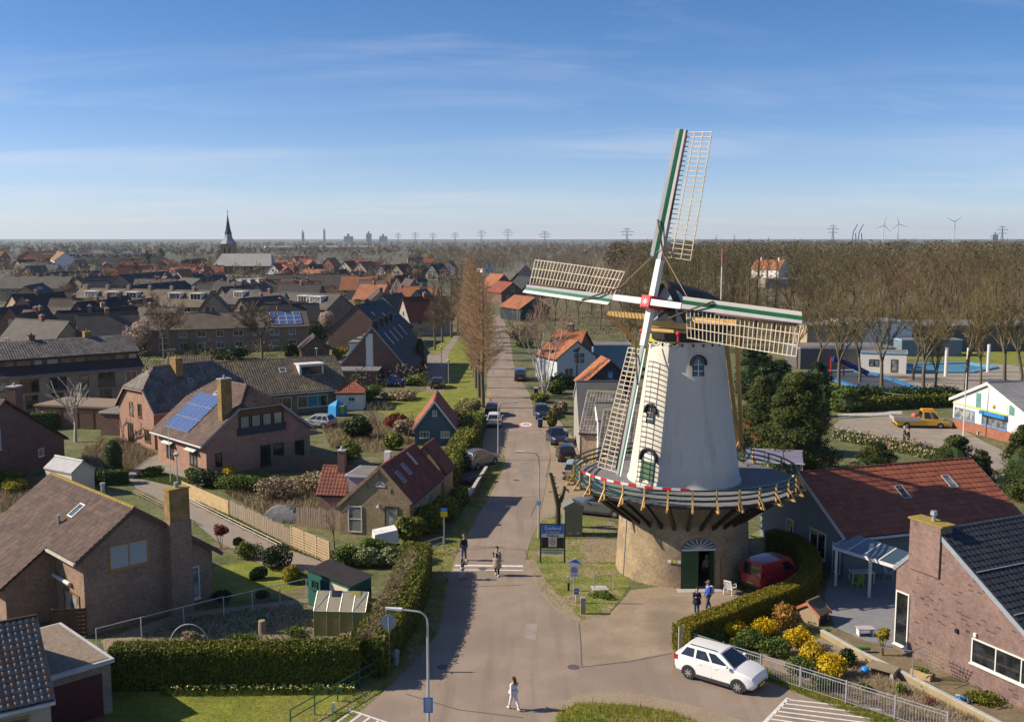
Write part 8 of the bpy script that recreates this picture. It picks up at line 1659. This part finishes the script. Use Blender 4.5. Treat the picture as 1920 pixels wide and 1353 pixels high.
# ------------------------------------------------------------------ vehicles
tyre_m = M('tyre', (.02, .02, .021), .8); rim_m = M('alloy_rim', (.45, .46, .47), .35, .05, 3, metal=.6); trim_m = M('car_trim', (.035, .036, .04), .6); lamp_m = glassmat('headlamp', (.55, .6, .65), .05); tail_m = glassmat('tail_lamp', (.42, .01, .015), .1); plate_m = M('number_plate', (.75, .5, .02), .5)
def paint(n, c): return M('car_' + n, c, .3, .03, 1.0, spec=.6, coat=.6)
def car(label, loc, rz, col_, L=4.2, W=1.78, Hh=1.55, style='hatch', group=None, s=1.1, rails_=False, name='parked_car', cat_='car'):
 """car pointing along +x: lofted body, greenhouse, panes, wheels, lights; loc = centre on the ground"""
 t = thing(name, label, cat_, loc, rz, group); t.scale = (s, s, s); h2 = W / 2; bx = L / 2; r_ = .32; wb = L * .305
 van = style == 'van'; pick = style == 'pickup'
 hood = 1.06 if rails_ else (.93 if not van else 1.05); belt = 1.1 if rails_ else (.95 if style in ('hatch', 'sedan') else 1.05)
 stn = [(-bx, .86, .40, belt - .02 if style != 'sedan' else .92), (-bx + .1, .95, .26, belt), (-bx * .62, 1.0, .22, belt + .02), (.0, 1.0, .21, belt), (bx * .42, 1.0, .21, belt - .03), (bx * .72, .99, .22, hood - .06), (bx - .16, .93, .27, hood - .2), (bx, .78, .42, .64)]
 vs = []
 for x, wf, zl, zt in stn:
  w = h2 * wf
  for y, z in ((w * .86, zl), (w * .99, zl + .1), (w, zl + (zt - zl) * .5), (w * .985, zt - .1), (w * .93, zt - .01), (w * .5, zt + .03), (0, zt + .035)): vs.append((x, -y, z))
  for y, z in ((w * .5, zt + .03), (w * .93, zt - .01), (w * .985, zt - .1), (w, zl + (zt - zl) * .5), (w * .99, zl + .1), (w * .86, zl)): vs.append((x, y, z))
 k = 13; n = len(stn); fs = [(j * k + i, j * k + i + 1, (j + 1) * k + i + 1, (j + 1) * k + i) for j in range(n - 1) for i in range(k - 1)] + [(j * k + k - 1, j * k, (j + 1) * k, (j + 1) * k + k - 1) for j in range(n - 1)]
 fs += [tuple(range(k)), tuple((n - 1) * k + i for i in range(k))[::-1]]
 m = MB(); m.add(vs, fs); body = m.build('body', col_, t, smooth='auto')
 if van: xr0, xr1, xf1, xf0 = -bx + .05, -bx + .13, bx * .32, bx * .62
 elif pick: xr0, xr1, xf1, xf0 = -bx * .05, -bx * .02, bx * .42, bx * .66
 elif style == 'sedan': xr0, xr1, xf1, xf0 = -bx * .66, -bx * .36, bx * .12, bx * .46
 else: xr0, xr1, xf1, xf0 = -bx + .12, -bx + .5, bx * .1, bx * .5
 wb_, wt = h2 * .92, h2 * .68 if not van else h2 * .84; zb, zt = belt - .03, Hh
 def gp_(u, v, sd, out=.0):
  """greenhouse side: u 0 rear..1 front along the belt, v 0 belt..1 roof"""
  a = Vector((xr0 + (xf0 - xr0) * u, 0, zb)); b = Vector((xr1 + (xf1 - xr1) * u, 0, zt)); p = a.lerp(b, v); bulge = .03 * math.sin(math.pi * u); return Vector((p.x, sd * (wb_ + (wt - wb_) * v + bulge + out), p.z + (.04 * math.sin(math.pi * u) if v == 1 else 0)))
 m = MB(); gv = []; U = [0, .33, .66, 1]; Vv = [0, .55, .9, 1]
 for u in U:
  gv += [gp_(u, v, -1) for v in Vv] + [Vector((gp_(u, 1, 1).x, 0, gp_(u, 1, 1).z + .045))] + [gp_(u, v, 1) for v in Vv[::-1]]
 k2 = 9; m.add(gv, [(j * k2 + i, j * k2 + i + 1, (j + 1) * k2 + i + 1, (j + 1) * k2 + i) for j in range(3) for i in range(k2 - 1)] + [tuple(range(k2)), tuple(3 * k2 + i for i in range(k2))[::-1]]); m.build('cabin', col_, t, smooth='auto')
 sidew = [(.06, .30), (.34, .60), (.64, .93)] if style not in ('van', 'pickup') else ([(.66, .94)] if van else [(.1, .5), (.56, .93)])
 for sd in (-1, 1):
  for a, b in sidew: m = MB(); m.poly([gp_(a, .1, sd, .012), gp_(b, .1, sd, .012), gp_(b - .02 if b < .9 else b - .1, .86, sd, .016), gp_(a + .01, .86, sd, .016)]); m.build('side_window', carglass, t)
 def scr(x0, x1, zz0, zz1, sgn, f0_=.9, f1_=.86, nm='windscreen', split=False):
  a = Vector((x0, 0, zb)).lerp(Vector((x1, 0, zt)), zz0); b = Vector((x0, 0, zb)).lerp(Vector((x1, 0, zt)), zz1); wa = (wb_ + (wt - wb_) * zz0) * f0_; wbb = (wb_ + (wt - wb_) * zz1) * f1_; o = Vector((sgn * .025, 0, .01))
  for y0_, y1_ in (((-1, -.05), (.05, 1)) if split else ((-1, 1),)): m = MB(); m.poly([a + o + Vector((0, wa * y0_, 0)), a + o + Vector((0, wa * y1_, 0)), b + o + Vector((0, wbb * y1_, 0)), b + o + Vector((0, wbb * y0_, 0))]); m.build(nm, carglass, t)
 scr(xf0, xf1, .06, .94, 1); scr(xr0, xr1, .12 if not van else .05, .9, -1, nm='rear_window', split=van)
 m = MB(); m.tube((0, -.11, 0), (0, .11, 0), r_, r_, 20); wm = m.mesh('wheel', 'auto'); m = MB(); m.tube((0, -.118, 0), (0, .118, 0), r_ * .66, r_ * .66, 18); rm = m.mesh('rim'); m = MB()
 for q in range(7): a = 2 * math.pi * q / 7; m.beam((0, -.124, 0), (r_ * .6 * math.cos(a), -.122, r_ * .6 * math.sin(a)), .05, .03, up=(0, 1, 0)); m.beam((0, .124, 0), (r_ * .6 * math.cos(a), .122, r_ * .6 * math.sin(a)), .05, .03, up=(0, 1, 0))
 spk = m.mesh('spokes')
 for x in (-wb, wb):
  for sd in (-1, 1):
   o = link('wheel', wm, tyre_m, t); o.location = (x, sd * (h2 - .1), r_); link('rim', rm, trim_m, o); link('spokes', spk, rim_m, o)
   m = MB(); K_ = 12; pr = [(x + (r_ + .07) * math.cos(math.pi * q / K_), sd * (h2 + .004), r_ + (r_ + .07) * math.sin(math.pi * q / K_)) for q in range(K_ + 1)]; m.slab(pr + [(x - r_ - .07, sd * (h2 + .004), .2), (x + r_ + .07, sd * (h2 + .004), .2)], .05, d=(0, -sd, 0)); m.build('wheel_arch', trim_m, t)
 for sd in (-1, 1):
  m = MB(); m.slab([(bx - .42, sd * h2 * .93, .70), (bx - .06, sd * h2 * .62, .62), (bx - .1, sd * h2 * .62, .76), (bx - .45, sd * h2 * .93, .82)], .06, d=(.2, 0, .6)); m.build('headlight', lamp_m, t)
  m = MB(); zt_ = belt - .05 if not van else 1.35; m.box(-bx - .02, -bx + .2, sd * h2 * .68 if sd > 0 else -h2 * .96, sd * h2 * .96 if sd > 0 else -h2 * .68, zt_ - .22, zt_); m.build('tail_light', tail_m, t)
  m = MB(); m.ball((xf0 - .3, sd * (h2 + .1), belt + .06), .1, 6, .75); m.build('mirror', col_ if not van else trim_m, t, smooth=True)
  m = MB(); m.box(-wb + .42, wb - .42, sd * h2 * .99 - .03, sd * h2 * .99 + .03, .2, .36); m.build('sill_trim', trim_m, t)
  for a, b in ((-.02, wb - .36), (-wb + .42, -.06)):
   m = MB(); m.slab([(a, sd * (h2 + .003), .38), (b, sd * (h2 + .003), .38), (b, sd * (h2 * .985 + .006), belt - .1), (a, sd * (h2 * .985 + .006), belt - .1)], .012, d=(0, -sd, 0)); dr = m.build('door', col_, t); m = MB(); m.box(a + .06, a + .24, sd * h2 - .02, sd * h2 + .03, belt - .22, belt - .18); m.build('handle', col_ if not van else trim_m, dr)
 m = MB(); m.box(-bx - .03, -bx + .1, -h2 * .8, h2 * .8, .3, .48); m.build('rear_bumper', trim_m, t); m = MB(); m.box(bx - .12, bx + .015, -h2 * .55, h2 * .55, .34, .52); m.build('grille', trim_m, t)
 for x in (-bx - .04, bx + .02): m = MB(); m.box(x - .012, x + .012, -.26, .26, .52 if x < 0 else .36, .63 if x < 0 else .47); m.build('number_plate', plate_m, t)
 if rails_:
  for sd in (-1, 1): m = MB(); m.beam(gp_(.12, 1, sd) + Vector((0, -sd * .06, .05)), gp_(.9, 1, sd) + Vector((0, -sd * .06, .05)), .03, .03); m.build('roof_rail', trim_m, t)
 if pick:
  m = MB(); m.box(-bx - .25, -bx * .08, -h2 - .05, h2 + .05, .86, .95); m.build('bed_floor', lampgrey, t)
  for y in (-h2 - .05, h2 + .02): m = MB(); m.box(-bx - .25, -bx * .08, y, y + .03, .95, 1.32); m.build('bed_side', lampgrey, t)
  m = MB(); m.box(-bx - .28, -bx - .25, -h2, h2, .95, 1.32); m.build('tailgate', lampgrey, t); m = MB(); m.ball((-bx * .25, 0, 1.35), .4, 6, .8); m.build('load', M('load_red', (.5, .12, .08), .6), t); m = MB(); m.box(xr1, xf1, -.5, .5, Hh + .06, Hh + .16); m.build('light_bar', M('beacon_orange', (.7, .25, .02), .4), t)
 return t
w0, w1 = G(1291, 1271), G(1385, 1299); dv = (w1 - w0).normalized(); nl = Vector((-dv.y, dv.x, 0)); cw_ = (w0 + w1) / 2 + nl * .87
wc = car('white crossover car parked by the bar fence', cw_, math.atan2(dv.y, dv.x), paint('white', (.74, .74, .73)), 4.16, 1.74, 1.56, 'hatch', rails_=True); v0 = (G(1381, 1105) + G(1408, 1109)) / 2 + Vector((.45, -.1, 0)); vd = (Vector((.82, .57, 0))).normalized()
rv = car('red delivery van parked beside the mill door', v0 + vd * 2.15, math.atan2(vd.y, vd.x), paint('red', (.36, .012, .025)), 4.15, 1.75, 1.82, 'van', name='delivery_van', cat_='van', s=1.08)
dk, bl, sv, gy = paint('black', (.012, .013, .016)), paint('navy', (.014, .018, .05)), paint('silver', (.32, .34, .36)), paint('grey', (.10, .11, .12))
car('dark estate car parked between cabinet and mill', G(1126, 966) + Vector((0, .6, 0)), R(158), gy, 4.7, 1.85, 1.65, 'hatch', rails_=True); car('black hatchback with yellow plate parked nose away beside the brick gables', G(1061, 860), R(92), dk, 4.0, 1.72, 1.5); car('dark blue car parked facing the camera beside the brick gables', G(1044, 829), R(-82), bl, 4.2, 1.75, 1.5, 'sedan')
car('silver car half hidden behind the gallery railing', G(1077, 893), R(80), sv, 4.1, 1.75, 1.5); car('navy car behind the blue-lidded bin', G(1016, 782), R(-85), bl, 4.1, 1.74, 1.48); car('white hatchback parked on the left shoulder', G(927, 797), R(88), paint('white2', (.72, .72, .72)), 3.7, 1.66, 1.5); car('black hatchback ahead of the white one on the left shoulder', G(923, 777), R(88), dk, 3.8, 1.68, 1.5)
car('grey estate car on the drive beside the laurel hedge', G(897, 874), R(58), gy, 4.7, 1.82, 1.62, 'hatch', rails_=True); car('dark blue van parked up the street on the right', G(976, 712), R(88), bl, 4.3, 1.75, 1.75, 'van', name='delivery_van', cat_='van'); car('small black car parked at the end of the side street', G(821, 726), R(85), dk, 3.8, 1.68, 1.48); car('blue car parked under the steep black-roofed terrace', G(742, 722), R(5), paint('blue', (.01, .06, .28)), 4.3, 1.75, 1.5, 'sedan'); car('white van parked beyond the black ridge', G(762, 613), R(2), paint('white3', (.6, .6, .6)), 5.2, 1.9, 2.2, 'van', name='delivery_van', cat_='van'); car('bright blue car beside the slim cypress', G(768, 672), R(10), paint('sky', (.05, .22, .5)), 4.1, 1.72, 1.5); car('red car before the old centre houses', G(793, 556), R(10), paint('red2', (.5, .02, .02)), 4.2, 1.75, 1.5); car('pale car in the garden behind the solar house', G(596, 800), R(160), sv, 4.0, 1.7, 1.45)
car('yellow flatbed pickup truck in the school yard', G(1727, 800), R(-6), paint('yellow', (.62, .36, .01)), 6.2, 1.95, 2.0, 'pickup', name='pickup_truck', cat_='truck', s=1.05)
tl = thing('flat_trailer', 'dark flat trailer behind the grey estate car', 'trailer', G(887, 905), R(58)); m = MB(); m.box(-1.3, 1.3, -.75, .75, .45, .6); m.build('bed', M('trailer_dark', (.06, .06, .065), .7), tl)
for y in (-.8, .8): m = MB(); m.tube((0, y - .08, .3), (0, y + .08, .3), .3, .3, 14); m.build('wheel', tyre_m, tl)
for y in (-.75, .75): m = MB(); m.box(-1.3, 1.3, y - .02, y + .02, .6, .85); m.build('side_board', trim_m, tl)
# ------------------------------------------------------------------ people
skin_m = M('skin', (.50, .31, .23), .6, .05, 4)
def skinned(name, verts, edges, radii, mat, parent, sub=1):
 me = bpy.data.meshes.new(name); me.from_pydata([tuple(v) for v in verts], edges, []); o = link(name, me, mat, parent)
 md = o.modifiers.new('skin', 'SKIN'); md.use_smooth_shade = True
 for i, r_ in enumerate(radii):
  d = me.skin_vertices[0].data[i]; d.radius = (r_, r_) if np.isscalar(r_) else r_; d.use_root = (i == 0)
 s2 = o.modifiers.new('sub', 'SUBSURF'); s2.levels = s2.render_levels = sub
 dg = bpy.context.evaluated_depsgraph_get(); me2 = bpy.data.meshes.new_from_object(o.evaluated_get(dg)); o.modifiers.clear(); o.data = me2; me2.materials.clear(); me2.materials.append(mat); return o
def person(label, loc, rz, top, legs, hair, shoes, h=1.75, stride=.0, arms=(0, 0), coat=.0, s=1.08, elbows=(.15, .15), hat=None, pack=None, longhair=False, group=None, collar=None):
 """standing or walking figure facing +x; one continuous body, clothes and hair as children. arms: forward swing angle of left/right arm"""
 t = thing('person', label, 'person', loc, rz, group); t.scale = (s * h / 1.75,) * 3
 V3 = lambda x, y, z: Vector((x, y, z)); vs, es, rs = [], [], []
 def add(p, r_, par=None): vs.append(p); rs.append(r_); i = len(vs) - 1; (es.append((par, i)) if par is not None else None); return i
 pel = add(V3(0, 0, .95), .13); bel = add(V3(0, 0, 1.1), .12, pel); che = add(V3(.01, 0, 1.32), (.135, .12), bel); nk = add(V3(0, 0, 1.48), .06, che); nk2 = add(V3(.02, 0, 1.54), .055, nk); chn = add(V3(.035, 0, 1.6), .085, nk2); hd = add(V3(.015, 0, 1.68), (.1, .085), chn); add(V3(.0, 0, 1.745), .06, hd)
 J = {}
 for sd, nm in ((1, 'l'), (-1, 'r')):
  hp = add(V3(0, sd * .09, .9), .1, pel); a = stride * sd; kn = V3(math.sin(a) * .44, sd * .095, .9 - math.cos(a) * .44); sh_a = a - (.35 * abs(stride) / .4 if a < 0 else .0) - .0
  an = kn + V3(math.sin(sh_a) * .42, 0, -math.cos(sh_a) * .42); k_ = add(kn, .066, hp); a_ = add(an, .045, k_); tf = add(an + V3(.15, sd * .015, -.045 if an.z > .06 else .0), .035, a_); J[nm + 'leg'] = (V3(0, sd * .09, .9), kn, an)
  sa = arms[0] if sd > 0 else arms[1]; eb = elbows[0] if sd > 0 else elbows[1]; sho = V3(0, sd * .185, 1.41); el = sho + V3(math.sin(sa) * .28, sd * .045, -math.cos(sa) * .28); wr = el + V3(math.sin(sa + eb) * .25, -sd * .01 - sd * .1 * max(0, eb - .9), -math.cos(sa + eb) * .25); si = add(sho, .06, che); ei = add(el, .044, si); wi = add(wr, .03, ei); dr = (wr - el).normalized(); pa = add(wr + dr * .06, (.036, .02), wi); J[nm + 'arm'] = (sho, el, wr)
  for q, (off, ln) in enumerate(((-.03, .062), (-.01, .075), (.01, .07), (.028, .055))): f_ = add(wr + dr * .105 + V3(off, 0, 0), .0095, pa); add(wr + dr * (.105 + ln * .6) + V3(off, -sd * .012, 0), .0085, f_)
  th = add(wr + dr * .06 + V3(.045, -sd * .01, 0), .0105, pa); add(wr + dr * .1 + V3(.06, -sd * .015, 0), .009, th)
 lo = min(v.z for v in vs);
 for v in vs: v.z -= lo - .035
 for k_ in J: J[k_] = tuple(Vector((p.x, p.y, p.z - (lo - .035) if p not in vs else p.z)) for p in J[k_])
 dz = -(lo - .035); body = skinned('body', vs, es, rs, skin_m, t, 1)
 # clothes
 T = lambda x, y, z: Vector((x, y, z + dz)); tv, te, tr2 = [T(0, 0, .93), T(0, 0, 1.1), T(.01, 0, 1.33), T(.0, 0, 1.46)], [(0, 1), (1, 2), (2, 3)], [.155, .15, (.17, .145), .085]
 for nm, sd in (('l', 1), ('r', -1)):
  a = J[nm + 'arm']; b = len(tv); tv += [a[0], a[1], a[1].lerp(a[2], .95)]; te += [(2, b), (b, b + 1), (b + 1, b + 2)]; tr2 += [.085, .066, .052]
 skinned('jacket', tv, te, tr2, top, t, 1)
 lv, le, lr = [T(0, 0, .97)], [], [.15]
 for nm in ('l', 'r'):
  a = J[nm + 'leg']; b = len(lv); lv += [a[0], a[1], a[2] + Vector((0, 0, .05))]; le += [(0, b), (b, b + 1), (b + 1, b + 2)]; lr += [.112, .08, .064]
 skinned('trousers', lv, le, lr, legs, t, 1)
 for nm in ('l', 'r'): a = J[nm + 'leg'][2]; m = MB(); m.ball((0, 0, 0), .075, 6, .6); o = m.build('shoe', shoes, t, smooth=True); o.location = (a.x + .06, a.y, max(.04, a.z - .01)); o.scale = (1.75, .75, .9)
 if coat: m = MB(); prof = [(.19 + .06 * q / 5, 1.12 + dz - (coat) * q / 5) for q in range(6)]; m.lathe(prof, 18, cap=False); o = m.build('coat_skirt', top, t, smooth=True); o.scale = (.95, 1.05, 1); md = o.modifiers.new('s', 'SOLIDIFY'); md.thickness = .02
 if collar: m = MB(); m.slab([(.165, -.03, 1.0 + dz), (.165, .03, 1.0 + dz), (.15, .07, 1.42 + dz), (.15, -.07, 1.42 + dz)], .02); m.build('shirt_front', collar, t)
 m = MB(); m.ball((-.012, 0, 1.705 + dz), .115, 8, .98); o = m.build('hair' if not hat else 'hat', hat or hair, t, smooth=True); o.scale = (1.02, .92, 1.0); o.location.z = .012; bmv = [v for v in o.data.vertices if v.co.x > .03 and v.co.z < 1.72 + dz]
 for v in bmv: v.co.x = .03
 if hat: m = MB(); m.box(.06, .2, -.08, .08, 1.705 + dz, 1.72 + dz); m.build('cap_peak', hat, t)
 if longhair: m = MB(); m.beam((-.09, 0, 1.7 + dz), (-.12, 0, 1.42 + dz), .16, .08); m.build('hair_length', hair, t)
 for y in (-.033, .033): m = MB(); m.ball((.098, y, 1.665 + dz), .011, 4); m.build('eye', black, t)
 m = MB(); m.beam((.1, 0, 1.66 + dz), (.125, 0, 1.625 + dz), .02, .02); m.build('nose', skin_m, t); m = MB(); m.box(.1, .118, -.025, .025, 1.585 + dz, 1.595 + dz); m.build('mouth', M('lips', (.4, .16, .14), .6), t)
 for y in (-.092, .092): m = MB(); m.ball((.01, y, 1.655 + dz), .022, 5); m.build('ear', skin_m, t)
 if pack: m = MB(); m.box(-.32, -.14, -.15, .15, 1.0 + dz, 1.42 + dz); o = m.build('backpack', pack, t)
 return t
def cloth(n, c): return M('cloth_' + n, c, .9, .12, 6.0, bump=.2, bscale=25)
br_hair, dk_hair, bl_hair = cloth('brown_hair', (.09, .045, .02)), cloth('black_hair', (.015, .011, .01)), cloth('fair_hair', (.30, .19, .09))
person('woman in a white trouser suit crossing the near road', G(963, 1330), R(128), cloth('white', (.70, .66, .68)), cloth('white_trousers', (.70, .67, .71)), br_hair, cloth('white_shoes', (.72, .72, .72)), 1.66, .3, (-.35, .3), .16, 1.0, (.3, 1.6), longhair=True)
person('person in an open beige coat and black trousers walking over the speed bump', G(932, 1078.5), R(-95), cloth('beige', (.36, .27, .20)), cloth('black', (.02, .018, .02)), dk_hair, cloth('white_shoes2', (.6, .6, .62)), 1.8, .16, (.12, -.1), .62, 1.1, (.35, .35), collar=cloth('black2', (.012, .011, .013)))
person('person in a black jacket and blue jeans at the road edge', G(870, 1050), R(-60), cloth('black_jacket', (.014, .015, .018)), cloth('jeans', (.035, .09, .19)), bl_hair, cloth('pale_shoes', (.6, .58, .55)), 1.76, .1, (-.1, -.15), .0, 1.06, (.5, .5))
person('child with light trousers and raised hands beside the hedge shadow', G(867, 1086), R(20), cloth('grey_top', (.06, .055, .07)), cloth('lilac_trousers', (.42, .38, .45)), bl_hair, cloth('black_shoes', (.015, .014, .015)), 1.42, .22, (1.0, .9), .0, 1.05, (1.5, 1.4), longhair=True)
person('woman in a long navy coat with folded arms before the mill', G(1306, 1151), R(-92), cloth('navy_coat', (.012, .016, .035)), cloth('jeans', (.035, .09, .19)), cloth('dark_brown_hair', (.03, .016, .012)), cloth('black_shoes', (.015, .014, .015)), 1.62, .03, (.25, .25), .4, 1.04, (1.7, 1.7), longhair=True)
person('man in a bright blue jacket and cap with a pale backpack before the mill', G(1327, 1143), R(-160), cloth('royal_blue', (.01, .09, .42)), cloth('dark_jeans', (.03, .055, .11)), br_hair, cloth('black_shoes', (.015, .014, .015)), 1.76, .2, (.2, -.1), .0, 1.05, (.8, .6), hat=cloth('cap', (.16, .13, .10)), pack=cloth('pale_pack', (.55, .55, .58)))
person('person in a tan jacket standing inside the mill doorway', G(1324, 1089), R(95), cloth('tan', (.42, .30, .18)), cloth('dark_trousers', (.03, .028, .03)), cloth('grey_hair', (.32, .30, .28)), cloth('black_shoes', (.015, .014, .015)), 1.72, .05, (.1, .1), .0, 1.05)
person('person in a dark jacket and white cap in the school yard', G(1695, 831), R(-20), cloth('slate_jacket', (.03, .035, .05)), cloth('dark_trousers', (.03, .028, .03)), br_hair, cloth('black_shoes', (.015, .014, .015)), 1.76, .15, (.3, .2), hat=cloth('white_cap', (.6, .6, .6)))
person('person in black bending beside the red bicycle in the school yard', G(1703, 833), R(160), cloth('black_jacket', (.014, .015, .018)), cloth('dark_trousers', (.03, .028, .03)), dk_hair, cloth('black_shoes', (.015, .014, .015)), 1.68, .1, (.6, .6))
def bicycle(label, loc, rz, col_):
 t = thing('bicycle', label, 'bicycle', loc, rz)
 for x in (-.55, .55):
  m = MB(); K_ = 16
  for k in range(K_): a0, a1 = 2 * math.pi * k / K_, 2 * math.pi * (k + 1) / K_; m.tube((x + .34 * math.cos(a0), 0, .36 + .34 * math.sin(a0)), (x + .34 * math.cos(a1), 0, .36 + .34 * math.sin(a1)), .022, .022, 5)
  m.build('wheel', black, t)
 m = MB(); P = [Vector((-.55, 0, .36)), Vector((-.1, 0, .32)), Vector((.4, 0, .85)), Vector((-.25, 0, .85))]
 for a, b in ((0, 1), (1, 2), (2, 3), (3, 1), (3, 0)): m.tube(P[a], P[b], .025, .025, 6)
 m.tube(P[2], (.55, 0, .36), .025, .025, 6); m.build('frame', col_, t); m = MB(); m.tube((.38, -.28, 1.05), (.38, .28, 1.05), .02, .02); m.tube((.38, 0, .85), (.38, 0, 1.05), .02, .02); m.build('handlebar', black, t); m = MB(); m.box(-.4, -.15, -.07, .07, .93, .99); m.build('saddle', black, t)
bicycle('red bicycle held in the school yard', G(1706, 838), R(-15), redp); bicycle('dark bicycle lying by the school yard rail', G(1660, 832), R(10), black)
bn = thing('park_bench', 'dark wooden bench before the school building', 'bench', G(1848, 817), R(-62)); m = MB(); m.box(-1.3, 1.3, -.25, .25, .42, .48); m.build('seat', wood, bn)
for x in (-1.0, 1.0): m = MB(); m.box(x - .08, x + .08, -.2, .2, 0, .42); m.build('leg', concrete, bn)

# ------------------------------------------------------------------ things on the horizon
def turbine(label, x, y_hub, Y, a0, hub=80, rot_=38):
 X = (x - 960) / FOC * Y; t = thing('wind_turbine', label, 'wind turbine', (X, Y, 0)); tw = M('turbine_white', (.55, .57, .6), .6, .02, .1); m = MB(); m.lathe([(2.4, 0), (1.4, hub)], 10); m.build('tower', tw, t); m = MB(); m.box(-1.8, 1.8, -3, 6, hub, hub + 3.6); m.build('nacelle', tw, t)
 for k in range(3): a = R(a0 + 120 * k); m = MB(); m.beam((0, -3.4, hub + 1.8), (rot_ * math.sin(a), -3.4, hub + 1.8 + rot_ * math.cos(a)), 3.0, 1.0, up=(0, 1, 0), w1=1.0, h1=.5); m.build('blade', tw, t)
# heights follow from the distance so that each stands on the ground
def hub_at(y, Y): return CAM_H + (447 - y) / FOC * Y
turbine('far white wind turbine, left of the pair behind the wood', 1651, 424, 4300, 10, hub_at(424, 4300), 38); turbine('far white wind turbine, right of the pair behind the wood', 1678, 421, 4300, -10, hub_at(421, 4300), 38); turbine('far white wind turbine standing alone at the right', 1782, 417, 4000, 55, hub_at(417, 4000), 34)
def pylon(label, x, ytop, Y):
 X = (x - 960) / FOC * Y; h_ = hub_at(ytop, Y); t = thing('pylon', label, 'pylon', (X, Y, 0), 0, 'power line pylons'); gm = M('pylon_grey', (.22, .24, .28), .7, .02, .1); m = MB()
 for sx in (-1, 1):
  for sy in (-1, 1): m.beam((sx * 5, sy * 5, 0), (sx * 1.2, sy * 1.2, h_ * .62), .7, .7); m.beam((sx * 1.2, sy * 1.2, h_ * .62), (0, 0, h_), .6, .6)
 for q in range(6):
  z0, z1 = h_ * .62 * q / 6, h_ * .62 * (q + 1) / 6; w0_, w1_ = 5 - 3.8 * q / 6, 5 - 3.8 * (q + 1) / 6; m.beam((-w0_, -w0_, z0), (w1_, -w1_, z1), .4, .4); m.beam((w0_, -w0_, z0), (-w1_, -w1_, z1), .4, .4)
 m.build('lattice_mast', gm, t)
 for z, w_ in ((.66, 12), (.82, 15), (.95, 8)): m = MB(); m.beam((-w_, 0, h_ * z), (w_, 0, h_ * z), .9, .9); m.beam((-w_, 0, h_ * z), (0, 0, h_ * z + 3), .4, .4); m.beam((w_, 0, h_ * z), (0, 0, h_ * z + 3), .4, .4); m.build('cross_arm', gm, t)
for k, (x, y, Y) in enumerate(((748, 437, 3600), (780, 436, 3500), (813, 437, 3600), (854, 436, 3400), (903, 432, 3000), (952, 430, 2700), (1021, 434, 2500), (1174, 428, 2300), (1557, 422, 2600), (1872, 424, 2500))): pylon('far lattice power pylon on the horizon, %s from the left' % ORD[k], x, y, Y)
for k, x in enumerate((1597, 1608)):
 Y = 5200; X = (x - 960) / FOC * Y; t = thing('harbour_crane', 'far blue harbour crane on the horizon, %s of two' % ('left' if k == 0 else 'right'), 'crane', (X, Y, 0)); cm_ = M('crane_blue', (.05, .13, .35), .6); h_ = hub_at(437, Y)
 for sx in (-10, 10): m = MB(); m.beam((sx, 0, 0), (sx * .6, 0, h_), 4, 4); m.build('leg', cm_, t)
 m = MB(); m.beam((-8, 0, h_), (14, 0, hub_at(421, Y)), 4, 4); m.build('jib', cm_, t)
for k, (x, w_, y) in enumerate(((693, 9, 438), (570, 3, 436), (610, 2.2, 432), (655, 16, 443), (720, 14, 443), (1860, 10, 440))):
 Y = 6000; X = (x - 960) / FOC * Y; t = thing('far_plant', 'hazy industrial block on the horizon, %s from the left' % ORD[k], 'building', (X, Y, 0), 0, 'far industry'); h_ = hub_at(y, Y); w2 = w_ / FOC * Y / 2; m = MB(); m.box(-w2, w2, 0, 30, 0, h_); m.build('block', M('far_blue_grey', (.20, .24, .32), .8), t); m = MB(); m.box(-w2 * .3, w2 * .2, 0, 20, h_, h_ + 14); m.build('stack', MATS['far_blue_grey'], t)
# ------------------------------------------------------------------ the air
m = MB(); m.box(-9000, 9000, -40, 9000, -1.0, 130.0)
hz = m.build('haze', None, uv=False); hz['kind'] = 'stuff'; hz['label'] = 'thin bluish haze over the far land'; hz['category'] = 'haze'
hm = bpy.data.materials.new('haze_air'); hm.use_nodes = True; hn = hm.node_tree.nodes; hn.clear(); ho = hn.new('ShaderNodeOutputMaterial'); hp_ = hn.new('ShaderNodeVolumePrincipled'); hp_.inputs['Color'].default_value = (.72, .85, 1.0, 1); hp_.inputs['Density'].default_value = .00006; hp_.inputs['Anisotropy'].default_value = .2
hm.node_tree.links.new(hp_.outputs[0], ho.inputs['Volume']); hz.data.materials.append(hm)
